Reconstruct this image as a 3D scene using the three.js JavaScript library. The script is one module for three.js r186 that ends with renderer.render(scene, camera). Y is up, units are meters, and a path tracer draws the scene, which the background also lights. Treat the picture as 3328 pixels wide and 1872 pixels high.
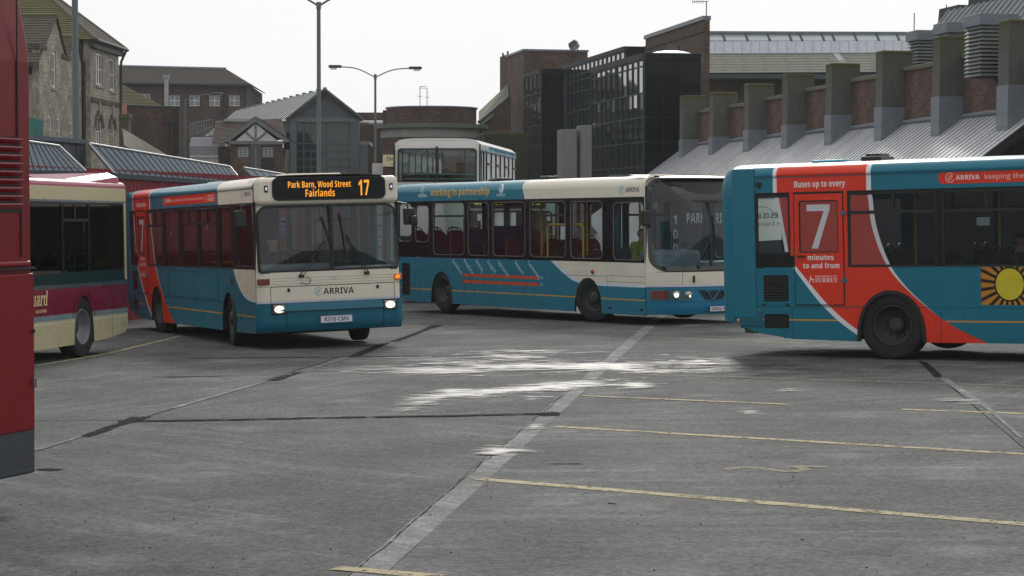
import * as THREE from 'three';
import { mergeGeometries } from 'three/addons/utils/BufferGeometryUtils.js';
import { RoundedBoxGeometry } from 'three/addons/geometries/RoundedBoxGeometry.js';
import { MarchingCubes } from 'three/addons/objects/MarchingCubes.js';

// ---------------------------------------------------------------- camera, sky, sun, exposure
const scene = new THREE.Scene();
const F = 6466.46;                                   // focal length in pixels of a 3328 x 1872 picture
const camera = new THREE.PerspectiveCamera(2 * Math.atan(936 / F) * 180 / Math.PI, 16 / 9, 0.1, 3000);
camera.position.set(0, 1.844, 0);
camera.rotation.set(-0.04216, 0, 0.00203);
camera.updateMatrixWorld(true);
const renderer = new THREE.WebGLRenderer();
renderer.setSize(1024, 576);
renderer.toneMapping = THREE.LinearToneMapping;
renderer.toneMappingExposure = 1.0;
renderer.shadowMap.enabled = true;
renderer.shadowMap.type = THREE.PCFSoftShadowMap;

const SUN = new THREE.Vector3(Math.sin(0.07) * Math.cos(0.5), Math.sin(0.5), -Math.cos(0.07) * Math.cos(0.5));
const V3 = (x, y, z) => new THREE.Vector3(x, y, z);

// hashed value noise, periodic
const hash = (x, y, s) => { let h = (x * 374761393 + y * 668265263 + s * 974634777) | 0; h = Math.imul(h ^ (h >>> 13), 1274126177); h ^= h >>> 16; return (h >>> 0) / 4294967296; };
function pn(x, y, px, py, s) {
  const xi = Math.floor(x), yi = Math.floor(y), fx = x - xi, fy = y - yi, m = (a, b) => ((a % b) + b) % b;
  const u = fx * fx * (3 - 2 * fx), v = fy * fy * (3 - 2 * fy), x0 = m(xi, px), x1 = m(xi + 1, px), y0 = m(yi, py), y1 = m(yi + 1, py);
  return (hash(x0, y0, s) * (1 - u) + hash(x1, y0, s) * u) * (1 - v) + (hash(x0, y1, s) * (1 - u) + hash(x1, y1, s) * u) * v;
}
function fbm(x, y, px, py, s, n = 4) { let a = 0, w = 0.5, t = 0; for (let i = 0; i < n; i++) { a += w * pn(x, y, px, py, s + i * 17); t += w; x *= 2; y *= 2; px *= 2; py *= 2; w *= 0.55; } return a / t; }
let seed = 20240611;
const rnd = () => { seed = (Math.imul(seed, 1664525) + 1013904223) | 0; return (seed >>> 0) / 4294967296; };
const rr = (a, b) => a + (b - a) * rnd();

{ // a thin bright overcast, brightest round the veiled sun ahead
  const w = 512, h = 256, d = new Float32Array(w * h * 4);
  for (let j = 0; j < h; j++) for (let i = 0; i < w; i++) {
    const th = (j + 0.5) / h * Math.PI - Math.PI / 2, ph = (i + 0.5) / w * 2 * Math.PI - Math.PI;   // row 0 = down
    const x = Math.cos(th) * Math.cos(ph), y = Math.sin(th), z = Math.cos(th) * Math.sin(ph);
    const c = x * SUN.x + y * SUN.y + z * SUN.z, ang = Math.acos(Math.max(-1, Math.min(1, c)));
    const cl = fbm(i / w * 8 + 3, j / h * 14, 8, 14, 5, 5) - 0.5;
    const cl2 = fbm(i / w * 4, j / h * 7 + 2, 4, 7, 9, 4) - 0.5;
    let L = 0.53 + 0.38 * Math.pow(0.5 + 0.5 * c, 1.15) + 0.06 * Math.exp(-ang * ang / 0.5) + 1.2 * Math.exp(-ang * ang / 0.03);
    L *= 1.1 * (1 + 0.16 * cl + 0.2 * cl2);
    const k = (j * w + i) * 4;
    d[k] = L * 1.0; d[k + 1] = L * 1.0; d[k + 2] = L * (0.985 + 0.05 * Math.min(1, ang / 2)); d[k + 3] = 1;
    if (y < -0.02) { d[k] *= 0.3; d[k + 1] *= 0.3; d[k + 2] *= 0.3; }
  }
  const t = new THREE.DataTexture(d, w, h, THREE.RGBAFormat, THREE.FloatType);
  t.mapping = THREE.EquirectangularReflectionMapping; t.magFilter = THREE.LinearFilter; t.minFilter = THREE.LinearFilter; t.needsUpdate = true;
  scene.background = t; scene.environment = t;
}
const sun = new THREE.DirectionalLight(new THREE.Color(1, 0.95, 0.87), 1.5);
sun.position.copy(SUN).multiplyScalar(150); sun.target.position.set(0, 0, -30); sun.position.add(V3(0, 0, -30));
sun.castShadow = true; sun.shadow.radius = 20; sun.shadow.mapSize.set(4096, 4096);
Object.assign(sun.shadow.camera, { left: -60, right: 60, top: 60, bottom: -60, near: 1, far: 400 });
scene.add(sun, sun.target);
scene.fog = new THREE.FogExp2(0xe4e8ea, 0.0004);

// ---------------------------------------------------------------- helpers
const ray = (u, v) => V3((u - 1664) / F, (936 - v) / F, -1).applyQuaternion(camera.quaternion);
const at = (u, v, depth) => { const r = ray(u, v); return camera.position.clone().addScaledVector(r, depth / -r.z); };
const GX = 0.0142, GZ = 0.01269, gy = (x, z) => GX * x + GZ * z;        // the yard rises to the right and falls away behind
const GP = (u, v) => { const r = ray(u, v), c = camera.position; const k = (gy(c.x, c.z) - c.y) / (r.y - GX * r.x - GZ * r.z); return c.clone().addScaledVector(r, k); };
const R = (d) => d * Math.PI / 180;
const used = {};
const numbered = (n) => { const k = used[n] = (used[n] ?? -1) + 1; return k ? `${n}_${String(k).padStart(3, '0')}` : n; };
function tag(o, label, category, group, kind) { o.userData.label = label; if (category) o.userData.category = category; if (group) o.userData.group = group; if (kind) o.userData.kind = kind; return o; }
function thing(name, label, category, group, kind) { const g = new THREE.Group(); g.name = numbered(name); scene.add(g); return tag(g, label, category, group, kind); }
function part(parent, name, geo, mat) { const m = new THREE.Mesh(Array.isArray(geo) ? mg(geo) : geo, mat); m.name = name; m.castShadow = m.receiveShadow = true; parent.add(m); return m; }
function top(name, geo, mat, label, category, group, kind) { const m = part(scene, numbered(name), geo, mat); return tag(m, label, category, group, kind); }
function struct(name, geo, mat) { const m = part(scene, numbered(name), geo, mat); m.userData.kind = 'structure'; return m; }
function mg(list) { const l = list.filter(Boolean).map((g) => { const n = g.index ? g.toNonIndexed() : g; for (const k of Object.keys(n.attributes)) if (!['position', 'normal', 'uv'].includes(k)) n.deleteAttribute(k); if (!n.attributes.uv) n.setAttribute('uv', new THREE.BufferAttribute(new Float32Array(n.attributes.position.count * 2), 2)); n.clearGroups(); return n; }); return l.length > 1 ? mergeGeometries(l) : l[0]; }
function tris(pos, uv) { const g = new THREE.BufferGeometry(); g.setAttribute('position', new THREE.Float32BufferAttribute(pos, 3)); g.setAttribute('uv', new THREE.Float32BufferAttribute(uv, 2)); g.computeVertexNormals(); return g; }
// box between two corners, uv in metres
function bx(x0, y0, z0, x1, y1, z1) {
  if (x0 > x1) [x0, x1] = [x1, x0]; if (y0 > y1) [y0, y1] = [y1, y0]; if (z0 > z1) [z0, z1] = [z1, z0];
  const P = [], U = [], q = (a, b, c, d, f) => { for (const p of [a, b, c, a, c, d]) { P.push(...p); U.push(...f(p)); } };
  q([x0, y0, z1], [x1, y0, z1], [x1, y1, z1], [x0, y1, z1], (p) => [p[0], p[1]]);
  q([x1, y0, z0], [x0, y0, z0], [x0, y1, z0], [x1, y1, z0], (p) => [-p[0], p[1]]);
  q([x1, y0, z1], [x1, y0, z0], [x1, y1, z0], [x1, y1, z1], (p) => [-p[2], p[1]]);
  q([x0, y0, z0], [x0, y0, z1], [x0, y1, z1], [x0, y1, z0], (p) => [p[2], p[1]]);
  q([x0, y1, z1], [x1, y1, z1], [x1, y1, z0], [x0, y1, z0], (p) => [p[0], -p[2]]);
  q([x0, y0, z0], [x1, y0, z0], [x1, y0, z1], [x0, y0, z1], (p) => [p[0], p[2]]);
  return tris(P, U);
}
const bc = (w, h, d, x, y, z) => bx(x - w / 2, y - h / 2, z - d / 2, x + w / 2, y + h / 2, z + d / 2);
const rb = (w, h, d, r, x, y, z, s = 3) => new RoundedBoxGeometry(w, h, d, s, r).translate(x, y, z);
// prism: planar convex outline of points (arrays), pushed along off
function prism(pts, off) {
  const a = pts.map((p) => V3(...p)), o = V3(...off);
  const n = V3(0, 0, 0); for (let i = 1; i < a.length - 1; i++) n.add(a[i].clone().sub(a[0]).cross(a[i + 1].clone().sub(a[0])));
  if (n.dot(o) > 0) a.reverse(); n.normalize(); if (n.dot(o) > 0) n.negate();
  const up = Math.abs(n.y) > 0.98 ? V3(0, 0, -1) : V3(0, 1, 0), ux = up.clone().cross(n).normalize(), uy = n.clone().cross(ux);
  const b = a.map((p) => p.clone().add(o)), P = [], U = [];
  const put = (p) => { P.push(p.x, p.y, p.z); U.push(p.dot(ux), p.dot(uy)); };
  for (let i = 1; i < a.length - 1; i++) { put(a[0]); put(a[i]); put(a[i + 1]); put(b[0]); put(b[i + 1]); put(b[i]); }
  for (let i = 0; i < a.length; i++) { const j = (i + 1) % a.length; put(a[i]); put(b[i]); put(b[j]); put(a[i]); put(b[j]); put(a[j]); }
  return tris(P, U);
}
// extruded outline in the x-y plane with holes; front face at z = 0, body behind it
function ext(pts, holes, depth, z = 0, curve = 6) {
  const mk = (l) => (l instanceof THREE.Path ? l : new THREE.Shape(l.map((p) => new THREE.Vector2(p[0], p[1]))));
  const s = mk(pts); for (const h of holes ?? []) s.holes.push(h instanceof THREE.Path ? h : new THREE.Path(h.map((p) => new THREE.Vector2(p[0], p[1]))));
  return new THREE.ExtrudeGeometry(s, { depth, bevelEnabled: false, curveSegments: curve }).translate(0, 0, z - depth);
}
const rect = (x0, y0, x1, y1) => [[x0, y0], [x1, y0], [x1, y1], [x0, y1]];
function rrect(x0, y0, x1, y1, r, rt = r, n = 5) { // rounded rectangle as points, anticlockwise; r below, rt above
  const o = [], arc = (cx, cy, q, a) => { if (q < 1e-4) { o.push([cx, cy]); return; } for (let i = 0; i <= n; i++) { const t = a + i / n * Math.PI / 2; o.push([cx + q * Math.cos(t), cy + q * Math.sin(t)]); } };
  arc(x0 + r, y0 + r, r, Math.PI); arc(x1 - r, y0 + r, r, 1.5 * Math.PI); arc(x1 - rt, y1 - rt, rt, 0); arc(x0 + rt, y1 - rt, rt, Math.PI / 2); return o;
}
function tube(pts, r, seg = 6, closed = false, straight = true) {
  const v = pts.map((p) => (p.isVector3 ? p : V3(...p)));
  let c; if (straight) { c = new THREE.CurvePath(); for (let i = 0; i < v.length - 1; i++) c.add(new THREE.LineCurve3(v[i], v[i + 1])); } else c = new THREE.CatmullRomCurve3(v, closed);
  if (straight && v.length === 2) { const d = v[1].clone().sub(v[0]), g = new THREE.CylinderGeometry(r, r, d.length(), seg); g.applyQuaternion(new THREE.Quaternion().setFromUnitVectors(V3(0, 1, 0), d.clone().normalize())); const m = v[0].clone().add(v[1]).multiplyScalar(0.5); return g.translate(m.x, m.y, m.z); }
  return straight ? mg(v.slice(1).map((p, i) => tube([v[i], p], r, seg))) : new THREE.TubeGeometry(c, v.length * 5, r, seg, closed);
}
// surface between two loops of equal count, carried by map(x, y) -> [x, y, z]
function ring(a, b, steps, map) {
  const P = [], U = [], n = a.length, g = (i, s) => { const t = s / steps; return [a[i][0] + (b[i][0] - a[i][0]) * t, a[i][1] + (b[i][1] - a[i][1]) * t]; };
  const put = (p) => { P.push(...map(p[0], p[1])); U.push(p[0], p[1]); };
  for (let s = 0; s < steps; s++) for (let i = 0; i < n; i++) { const j = (i + 1) % n, q = [g(i, s), g(j, s), g(j, s + 1), g(i, s + 1)]; for (const k of [0, 1, 2, 0, 2, 3]) put(q[k]); }
  return tris(P, U);
}
function gridS(x0, y0, x1, y1, nx, ny, map) { // rectangle carried by map, smooth normals
  const g = new THREE.PlaneGeometry(1, 1, nx, ny), p = g.attributes.position, u = g.attributes.uv;
  for (let i = 0; i < p.count; i++) { const x = x0 + (p.getX(i) + 0.5) * (x1 - x0), y = y0 + (p.getY(i) + 0.5) * (y1 - y0); u.setXY(i, x, y); p.setXYZ(i, ...map(x, y)); }
  g.computeVertexNormals(); return g;
}
class Fr { // a building's frame: origin on the ground under picture column u at a depth; x right, z out
  constructor(g, u, depth, yaw, y0) { const p = at(u, 663, depth); this.o = V3(p.x, y0 ?? gy(p.x, p.z), p.z); this.g = g; g.position.copy(this.o); g.rotation.y = yaw; this.q = new THREE.Quaternion().setFromAxisAngle(V3(0, 1, 0), -yaw); }
  loc(u, v, ax, val) { const c = camera.position.clone().sub(this.o).applyQuaternion(this.q), d = ray(u, v).applyQuaternion(this.q); return c.addScaledVector(d, (val - c[ax]) / d[ax]); }
  z(u, v, z = 0) { const p = this.loc(u, v, 'z', z); return [p.x, p.y]; }
  x(u, v, x = 0) { const p = this.loc(u, v, 'x', x); return [p.z, p.y]; }
}
// ---------------------------------------------------------------- textures and materials
function canvasTex(w, h, draw, srgb = true) { const c = document.createElement('canvas'); c.width = w; c.height = h; draw(c.getContext('2d'), w, h); const t = new THREE.CanvasTexture(c); if (srgb) t.colorSpace = THREE.SRGBColorSpace; t.wrapS = t.wrapT = THREE.RepeatWrapping; t.anisotropy = 8; return t; }
function dataTex(n, f, srgb = false, m = n) { const d = new Uint8Array(n * m * 4); for (let j = 0; j < m; j++) for (let i = 0; i < n; i++) { const c = f(i / n, j / m, i, j), k = (j * n + i) * 4; d[k] = Math.max(0, Math.min(255, c[0] * 255)); d[k + 1] = Math.max(0, Math.min(255, c[1] * 255)); d[k + 2] = Math.max(0, Math.min(255, c[2] * 255)); d[k + 3] = 255; } const t = new THREE.DataTexture(d, n, m); t.wrapS = t.wrapT = THREE.RepeatWrapping; t.magFilter = THREE.LinearFilter; t.minFilter = THREE.LinearMipmapLinearFilter; t.generateMipmaps = true; if (srgb) t.colorSpace = THREE.SRGBColorSpace; t.needsUpdate = true; return t; }
const rep = (t, mx, my = mx) => { const c = t.clone(); c.repeat.set(1 / mx, 1 / my); c.needsUpdate = true; return c; };
const std = (c, rough = 0.7, o = {}) => new THREE.MeshStandardMaterial({ color: Array.isArray(c) ? new THREE.Color(...c) : new THREE.Color(c), roughness: rough, ...o });
const phy = (c, rough, o = {}) => new THREE.MeshPhysicalMaterial({ color: Array.isArray(c) ? new THREE.Color(...c) : new THREE.Color(c), roughness: rough, ...o });
const g3 = (v) => [v, v, v];
// mottled grey, used as a tint over plain colours
const T_MOT = dataTex(512, (x, y) => g3(0.62 + 0.38 * fbm(x * 6, y * 6, 6, 6, 3, 6) + 0.12 * (fbm(x * 40, y * 40, 40, 40, 8, 3) - 0.5)));
const T_STREAK = dataTex(512, (x, y) => g3(0.6 + 0.25 * fbm(x * 40, y * 3, 40, 3, 13, 4) + 0.25 * fbm(x * 7, y * 6, 7, 6, 14, 5)));
const T_BUMP = dataTex(512, (x, y) => g3(fbm(x * 60, y * 60, 60, 60, 21, 4)));
const T_DIRT = dataTex(512, (x, y) => { const s = 0.2 + 0.28 * fbm(x * 5, y * 5, 5, 5, 31, 5); return [s, s, s]; });
function brickTex(cols, mortar, sd, vary = 0.16) { // 2.25 m square: 10 stretchers by 30 courses
  const pick = [];
  return dataTex(768, (x, y) => {
    const cy = Math.floor(y * 30), off = (cy % 2) * 0.5, bxn = x * 10 + off, ci = Math.floor(bxn) % 10, fx = bxn - Math.floor(bxn), fy = y * 30 - cy;
    const n = fbm(x * 50, y * 50, 50, 50, sd + 5, 3), big = fbm(x * 3, y * 3, 3, 3, sd + 9, 4);
    if (fx < 0.05 || fy < 0.14) return mortar.map((c) => c * (0.85 + 0.3 * n) * (0.8 + 0.4 * big));
    const k = hash(ci, cy, sd), c = cols[Math.floor(k * cols.length)], t = 1 + vary * (hash(ci, cy, sd + 1) - 0.5) * 2;
    return c.map((q) => q * t * (0.95 + 0.1 * n) * (0.78 + 0.44 * big));
  }, true);
}
const T_BRICKBUMP = dataTex(384, (x, y) => { const cy = Math.floor(y * 30), b = x * 10 + (cy % 2) * 0.5, fx = b - Math.floor(b), fy = y * 30 - cy; return g3(fx < 0.06 || fy < 0.16 ? 0.1 : 0.75 + 0.2 * hash(Math.floor(b) % 10, cy, 3)); });
const brickMat = (cols, mortar, sd, vary) => std(0xffffff, 0.92, { map: rep(brickTex(cols, mortar, sd, vary), 2.25), bumpMap: rep(T_BRICKBUMP, 2.25), bumpScale: 0.008 });
const mott = (c, rough, m = 3, o = {}) => std(c, rough, { map: rep(T_MOT, m), bumpMap: rep(T_BUMP, 1), bumpScale: 0.002, ...o });
const M = {
  brick: brickMat([[0.36, 0.29, 0.25], [0.33, 0.27, 0.235], [0.38, 0.3, 0.255], [0.31, 0.255, 0.23]], [0.38, 0.35, 0.31], 11),
  brickDark: brickMat([[0.31, 0.25, 0.21], [0.28, 0.225, 0.195], [0.33, 0.255, 0.21]], [0.27, 0.25, 0.22], 12),
  brickRed: brickMat([[0.37, 0.275, 0.24], [0.34, 0.26, 0.235], [0.39, 0.285, 0.25], [0.31, 0.245, 0.225]], [0.40, 0.37, 0.34], 13, 0.1),
  brickYellow: brickMat([[0.66, 0.64, 0.57], [0.62, 0.6, 0.53], [0.6, 0.57, 0.5], [0.69, 0.67, 0.6]], [0.36, 0.345, 0.31], 14, 0.06),
  concrete: std([1, 1, 1], 0.9, { vertexColors: true, map: rep(T_STREAK, 2.6), bumpMap: rep(T_BUMP, 0.8), bumpScale: 0.004 }),
  moss: mott([0.1, 0.11, 0.035], 0.95, 1.3),
  lead: mott([0.25, 0.27, 0.31], 0.55, 1.5, { metalness: 0.3 }),
  zinc: mott([0.42, 0.43, 0.44], 0.42, 2.2, { metalness: 0.55 }),
  steel: mott([0.3, 0.33, 0.33], 0.55, 1.5, { metalness: 0.2 }),
  pole: mott([0.17, 0.2, 0.2], 0.55, 1.5, { metalness: 0.2 }),
  slate: mott([0.14, 0.15, 0.165], 0.6, 1.7), black: std([0.012, 0.013, 0.014], 0.45), rubber: std([0.016, 0.016, 0.017], 0.7),
  dark: std([0.02, 0.021, 0.022], 0.8), white: mott([0.72, 0.72, 0.7], 0.6, 3), chrome: std([0.6, 0.6, 0.6], 0.25, { metalness: 1 }),
  green: mott([0.06, 0.17, 0.155], 0.6, 2), darkGreen: mott([0.02, 0.035, 0.03], 0.6, 2),
  glassDark: phy([0.012, 0.017, 0.018], 0.05, { metalness: 0, ior: 1.5, clearcoat: 0.6, clearcoatRoughness: 0.03 }),
  pane: phy([0.74, 0.79, 0.78], 0.02, { transmission: 1, thickness: 0, ior: 1.5 }),
  paneDark: phy([0.42, 0.47, 0.46], 0.02, { transmission: 1, thickness: 0, ior: 1.5 }),
  paneMist: phy([0.8, 0.87, 0.86], 0.55, { transmission: 0.8, thickness: 0 }),
  screen: phy([0.8, 0.85, 0.86], 0.02, { transmission: 1, thickness: 0, ior: 1.62 }),
  paneClear: phy([0.88, 0.92, 0.91], 0.02, { transmission: 1, thickness: 0, ior: 1.5 }),
};
// ---------------------------------------------------------------- the yard
const T_CONC = dataTex(1536, (x, y) => {
  const a = fbm(x * 5, y * 5, 5, 5, 41, 6), b = fbm(x * 170, y * 170, 170, 170, 42, 3), c = fbm(x * 14, y * 22, 14, 22, 43, 5), sp = hash(Math.floor(x * 1536), Math.floor(y * 1536), 7);
  let v = 0.50 + 0.15 * (a - 0.5) + 0.26 * (b - 0.5) + 0.08 * (c - 0.5); const st = fbm(x * 3, y * 30, 3, 30, 49, 4), wr = fbm(x * 8, y * 8, 8, 8, 50, 4); v += Math.max(0, st - 0.56) * 0.35 + Math.max(0, wr - 0.6) * 0.4; if (sp > 0.98) v += 0.2; if (sp < 0.015) v -= 0.15;
  const d = fbm(x * 3, y * 3, 3, 3, 47, 5); if (d > 0.62) v -= (d - 0.62) * 0.2;
  return [v * 0.98, v * 1.0, v * 0.995];
}, true);
const T_CONCB = dataTex(768, (x, y, i, j) => g3(0.5 + 0.5 * (fbm(x * 120, y * 120, 120, 120, 44, 2) - 0.5) + 0.5 * (hash(i, j, 45) - 0.5)));
const concreteMat = (tint, m = 5) => phy(tint.map((c) => c * 0.64), 0.9, { specularIntensity: 0.3, map: rep(T_CONC, m), bumpMap: rep(T_CONCB, 1.7), bumpScale: 0.0025 });
const SLAB = [concreteMat([0.80, 0.80, 0.79]), concreteMat([0.75, 0.755, 0.75], 5.3), concreteMat([0.85, 0.85, 0.83], 4.7)];
const T_WORN2 = dataTex(256, (x, y) => g3(0.55 + (fbm(x * 14, y * 14, 14, 14, 77, 5) - 0.38) * 3.2));
const STRIP = concreteMat([1.4, 1.4, 1.36], 3), BITUMEN = phy([0.034, 0.034, 0.035], 1, { map: rep(T_MOT, 1.1), specularIntensity: 0.1, alphaMap: rep(T_WORN2, 1.3), transparent: true }), T_WORN = dataTex(512, (x, y) => g3(0.86 + (fbm(x * 26, y * 26, 26, 26, 71, 5) - 0.44) * 3 + (fbm(x * 90, y * 90, 90, 90, 72, 2) - 0.5) * 1.6)), YELLOW = std([0.5, 0.425, 0.26], 0.9, { map: rep(T_MOT, 1.4), alphaMap: rep(T_WORN, 1.6), transparent: true }), YELLOWOLD = std([0.42, 0.37, 0.24], 0.9, { map: rep(T_MOT, 0.9), alphaMap: rep(T_WORN, 1.1), transparent: true, opacity: 0.75 });
const cl = (c, z) => c - 0.126 * z;                           // x on joint line c at depth z
const P = (x, z, dy = 0) => [x, gy(x, z) + dy, z];
function sheet(pts, dy, rot = 0) { // flat polygon on the yard, uv in metres
  const p = pts.map((q) => P(q[0], q[1], dy)), o = [], u = [], cs = Math.cos(rot), sn = Math.sin(rot), put = (a) => { o.push(...a); u.push(a[0] * cs + a[2] * sn + rot * 3.7, -a[0] * sn + a[2] * cs + rot * 1.9); };
  const t = THREE.ShapeUtils.triangulateShape(pts.map((q) => new THREE.Vector2(q[0], -q[1])), []);
  for (const f of t) { const [a, b, c] = f, s = (pts[b][0] - pts[a][0]) * -(pts[c][1] - pts[a][1]) + (pts[b][1] - pts[a][1]) * (pts[c][0] - pts[a][0]); for (const k of s > 0 ? [a, b, c] : [a, c, b]) put(p[k]); }
  return tris(o, u);
}
const px = (list) => list.map(([u, v]) => { const g = GP(u, v); return [g.x, g.z]; });
const band = (a, b, w0, w1 = w0) => { const dx = b[0] - a[0], dz = b[1] - a[1], l = Math.hypot(dx, dz), nx = -dz / l / 2, nz = dx / l / 2; return [[a[0] + nx * w0, a[1] + nz * w0], [b[0] + nx * w1, b[1] + nz * w1], [b[0] - nx * w1, b[1] - nz * w1], [a[0] - nx * w0, a[1] - nz * w0]]; };

const yard = new THREE.Group(); yard.name = 'bus_yard_ground'; yard.userData.kind = 'structure'; scene.add(yard);
part(yard, 'bitumen_bed', sheet([[-1500, 60], [1500, 60], [1500, -1600], [-1500, -1600]], -0.02), mott([0.06, 0.06, 0.06], 0.8, 3));
const CL = [-27.2, -23, -18.8, -14.6, -10.4, -6.2, -2.22, 2.15, 6.4, 10.6, 14.8, 19, 23.2], CZ = [9.15, -0.45, -10.05, -19.65, -29.25, -38.85, -48.45, -58.05, -67.65];
for (let i = 0; i < CL.length - 1; i++) for (let j = 0; j < CZ.length - 1; j++) {
  const near = CL[i] > -15 && CL[i] < 11 && j < 6, a = CL[i] + (CL[i] === -2.22 ? 0.205 : 0.008), b = CL[i + 1] - (CL[i + 1] === -2.22 ? 0.006 : 0.008), z0 = CZ[j] - 0.008, z1 = CZ[j + 1] + 0.008;
  const jog = () => (near ? rr(-0.004, 0.004) : 0), e = [];
  const N = near ? 7 : 1, line = (x0, z0_, x1, z1_) => { for (let k = 0; k < N; k++) { const t = k / N; e.push([x0 + (x1 - x0) * t + (k ? jog() : 0), z0_ + (z1_ - z0_) * t + (k ? jog() * 2 : 0)]); } };
  line(cl(a, z0), z0, cl(b, z0), z0); line(cl(b, z0), z0, cl(b, z1), z1); line(cl(b, z1), z1, cl(a, z1), z1); line(cl(a, z1), z1, cl(a, z0), z0);
  part(yard, 'concrete_slab', sheet(e, rr(-0.0015, 0.0015), rr(-0.06, 0.06) + Math.floor(rnd() * 5) * 1.3), SLAB[Math.floor(rnd() * 3)]);
}
for (let j = 0; j < 6; j++) { // the pale concrete strip let in between the slabs
  const z0 = CZ[j] - 0.02, z1 = CZ[j + 1] + 0.02, n = 8, l = [], r = [];
  for (let k = 0; k <= n; k++) { const z = z0 + (z1 - z0) * k / n; l.push([cl(-2.222 + rr(-0.004, 0.004), z), z]); r.push([cl(-2.018 + rr(-0.003, 0.003), z), z]); }
  part(yard, 'concrete_strip', sheet([...l, ...r.reverse()], -0.001, 0.4 * j), STRIP);
}
{ // pale mortar left in the two other long joints, and the bitumen patches
  for (const [a, b, w] of [[[560, 1328], [870, 1238], 0.085], [[990, 1206], [1120, 1166], 0.06], [[130, 1462], [262, 1420], 0.05]]) { const [p, q] = px([a, b]); part(yard, 'mortar_strip', sheet(band(p, q, w * 0.7, w), 0.005, 1), STRIP); }
  for (const [a, b, w] of [[[3065, 1230], [3215, 1330], 0.11], [[3215, 1330], [3320, 1425], 0.05]]) { const [p, q] = px([a, b]); part(yard, 'mortar_strip', sheet(band(p, q, w, w * 0.6), 0.005, 2), STRIP); }
  for (const l of [[[258, 1419], [330, 1392], [384, 1376], [424, 1356], [492, 1354], [458, 1369], [402, 1381], [345, 1404], [290, 1421]], [[860, 1239], [958, 1210], [984, 1210], [905, 1238]], [[1127, 1161], [1227, 1119], [1268, 1114], [1235, 1130], [1169, 1159]], [[1266, 1111], [1340, 1085], [1402, 1058], [1442, 1056], [1395, 1072], [1300, 1109]], [[110, 1527], [150, 1523], [212, 1526], [160, 1532]], [[480, 1226], [640, 1223.5], [832, 1221.5], [700, 1224], [560, 1227]], [[1770, 1508], [1850, 1507], [1912, 1509], [1850, 1510]], [[1325, 1218], [1375, 1216], [1370, 1219]], [[2984, 1174], [3012, 1178], [3062, 1222], [3040, 1228]], [[1975, 1635], [2005, 1637], [2000, 1640], [1978, 1638]], [[1745, 1345], [1790, 1338], [1822, 1342], [1818, 1352], [1760, 1353]]]) part(yard, 'bitumen_patch', sheet(px(l), 0.005, 0.3), BITUMEN);
  const j1 = px([[385, 1370], [720, 1366], [1100, 1358], [1500, 1352], [1815, 1344]]); for (let k = 0; k < 4; k++) part(yard, 'joint_sealant', sheet(band(j1[k], j1[k + 1], 0.15), 0.006, 1), BITUMEN);
  const j2 = px([[620, 1166], [1130, 1161], [1580, 1155]]); part(yard, 'joint_sealant', sheet(band(j2[1], j2[0], 0.1), 0.006, 1), BITUMEN); part(yard, 'joint_sealant', sheet(band(j2[1], j2[2], 0.09), 0.006, 1), BITUMEN);
  { const cr = []; for (let z = -10; z > -23; z -= 0.3) cr.push([cl(-2.2 + rr(-0.012, 0.014), z), z]); for (let k = 0; k < cr.length - 1; k++) part(yard, 'joint_crack', sheet(band(cr[k], cr[k + 1], rr(0.004, 0.013), rr(0.004, 0.013)), 0.0035), BITUMEN); }
}
{ // worn yellow bay lines
  const lines = [[[1560, 1558], [3420, 1712.5], 0.095, 1], [[1805, 1387], [3420, 1482.5], 0.085, 1], [[1893, 1287], [2560, 1315], 0.08, 1], [[2050, 1217], [3420, 1257.5], 0.08, 0], [[2120, 1097], [2610, 1116], 0.1, 0], [[2930, 1331], [3420, 1348.5], 0.09, 1], [[1090, 1847], [1430, 1876], 0.085, 1], [[108, 1190], [345, 1151], 0.09, 1], [[345, 1151], [592, 1091], 0.085, 1], [[2880, 1183], [3420, 1192], 0.08, 0], [[2400, 1165], [2640, 1172], 0.07, 0]];
  for (const [a, b, w, k] of lines) { const [p, q] = px([a, b]), n = 6; const l = [], r = [], dx = q[0] - p[0], dz = q[1] - p[1], L = Math.hypot(dx, dz); for (let i = 0; i <= n * 2; i++) { const t = i / n / 2, ww = w * 0.72 * rr(0.88, 1.05); l.push([p[0] + dx * t - dz / L * ww, p[1] + dz * t + dx / L * ww]); r.push([p[0] + dx * t + dz / L * ww, p[1] + dz * t - dx / L * ww]); } part(yard, 'bay_line', sheet([...l, ...r.reverse()], 0.0042), k ? YELLOW : YELLOWOLD); }
  const num = px([[2358, 1527], [2420, 1519], [2480, 1524], [2520, 1531], [2570, 1535], [2620, 1530], [2600, 1521], [2570, 1518], [2690, 1520]]), gs = []; for (let k = 0; k < num.length - 1; k++) gs.push(sheet(band(num[k], num[k + 1], 0.09), 0.0042 + k * 0.0004)); part(yard, 'bay_number', gs, std([0.36, 0.32, 0.21], 0.9, { alphaMap: rep(T_WORN, 0.8), transparent: true, opacity: 0.65 }));
}
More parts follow.
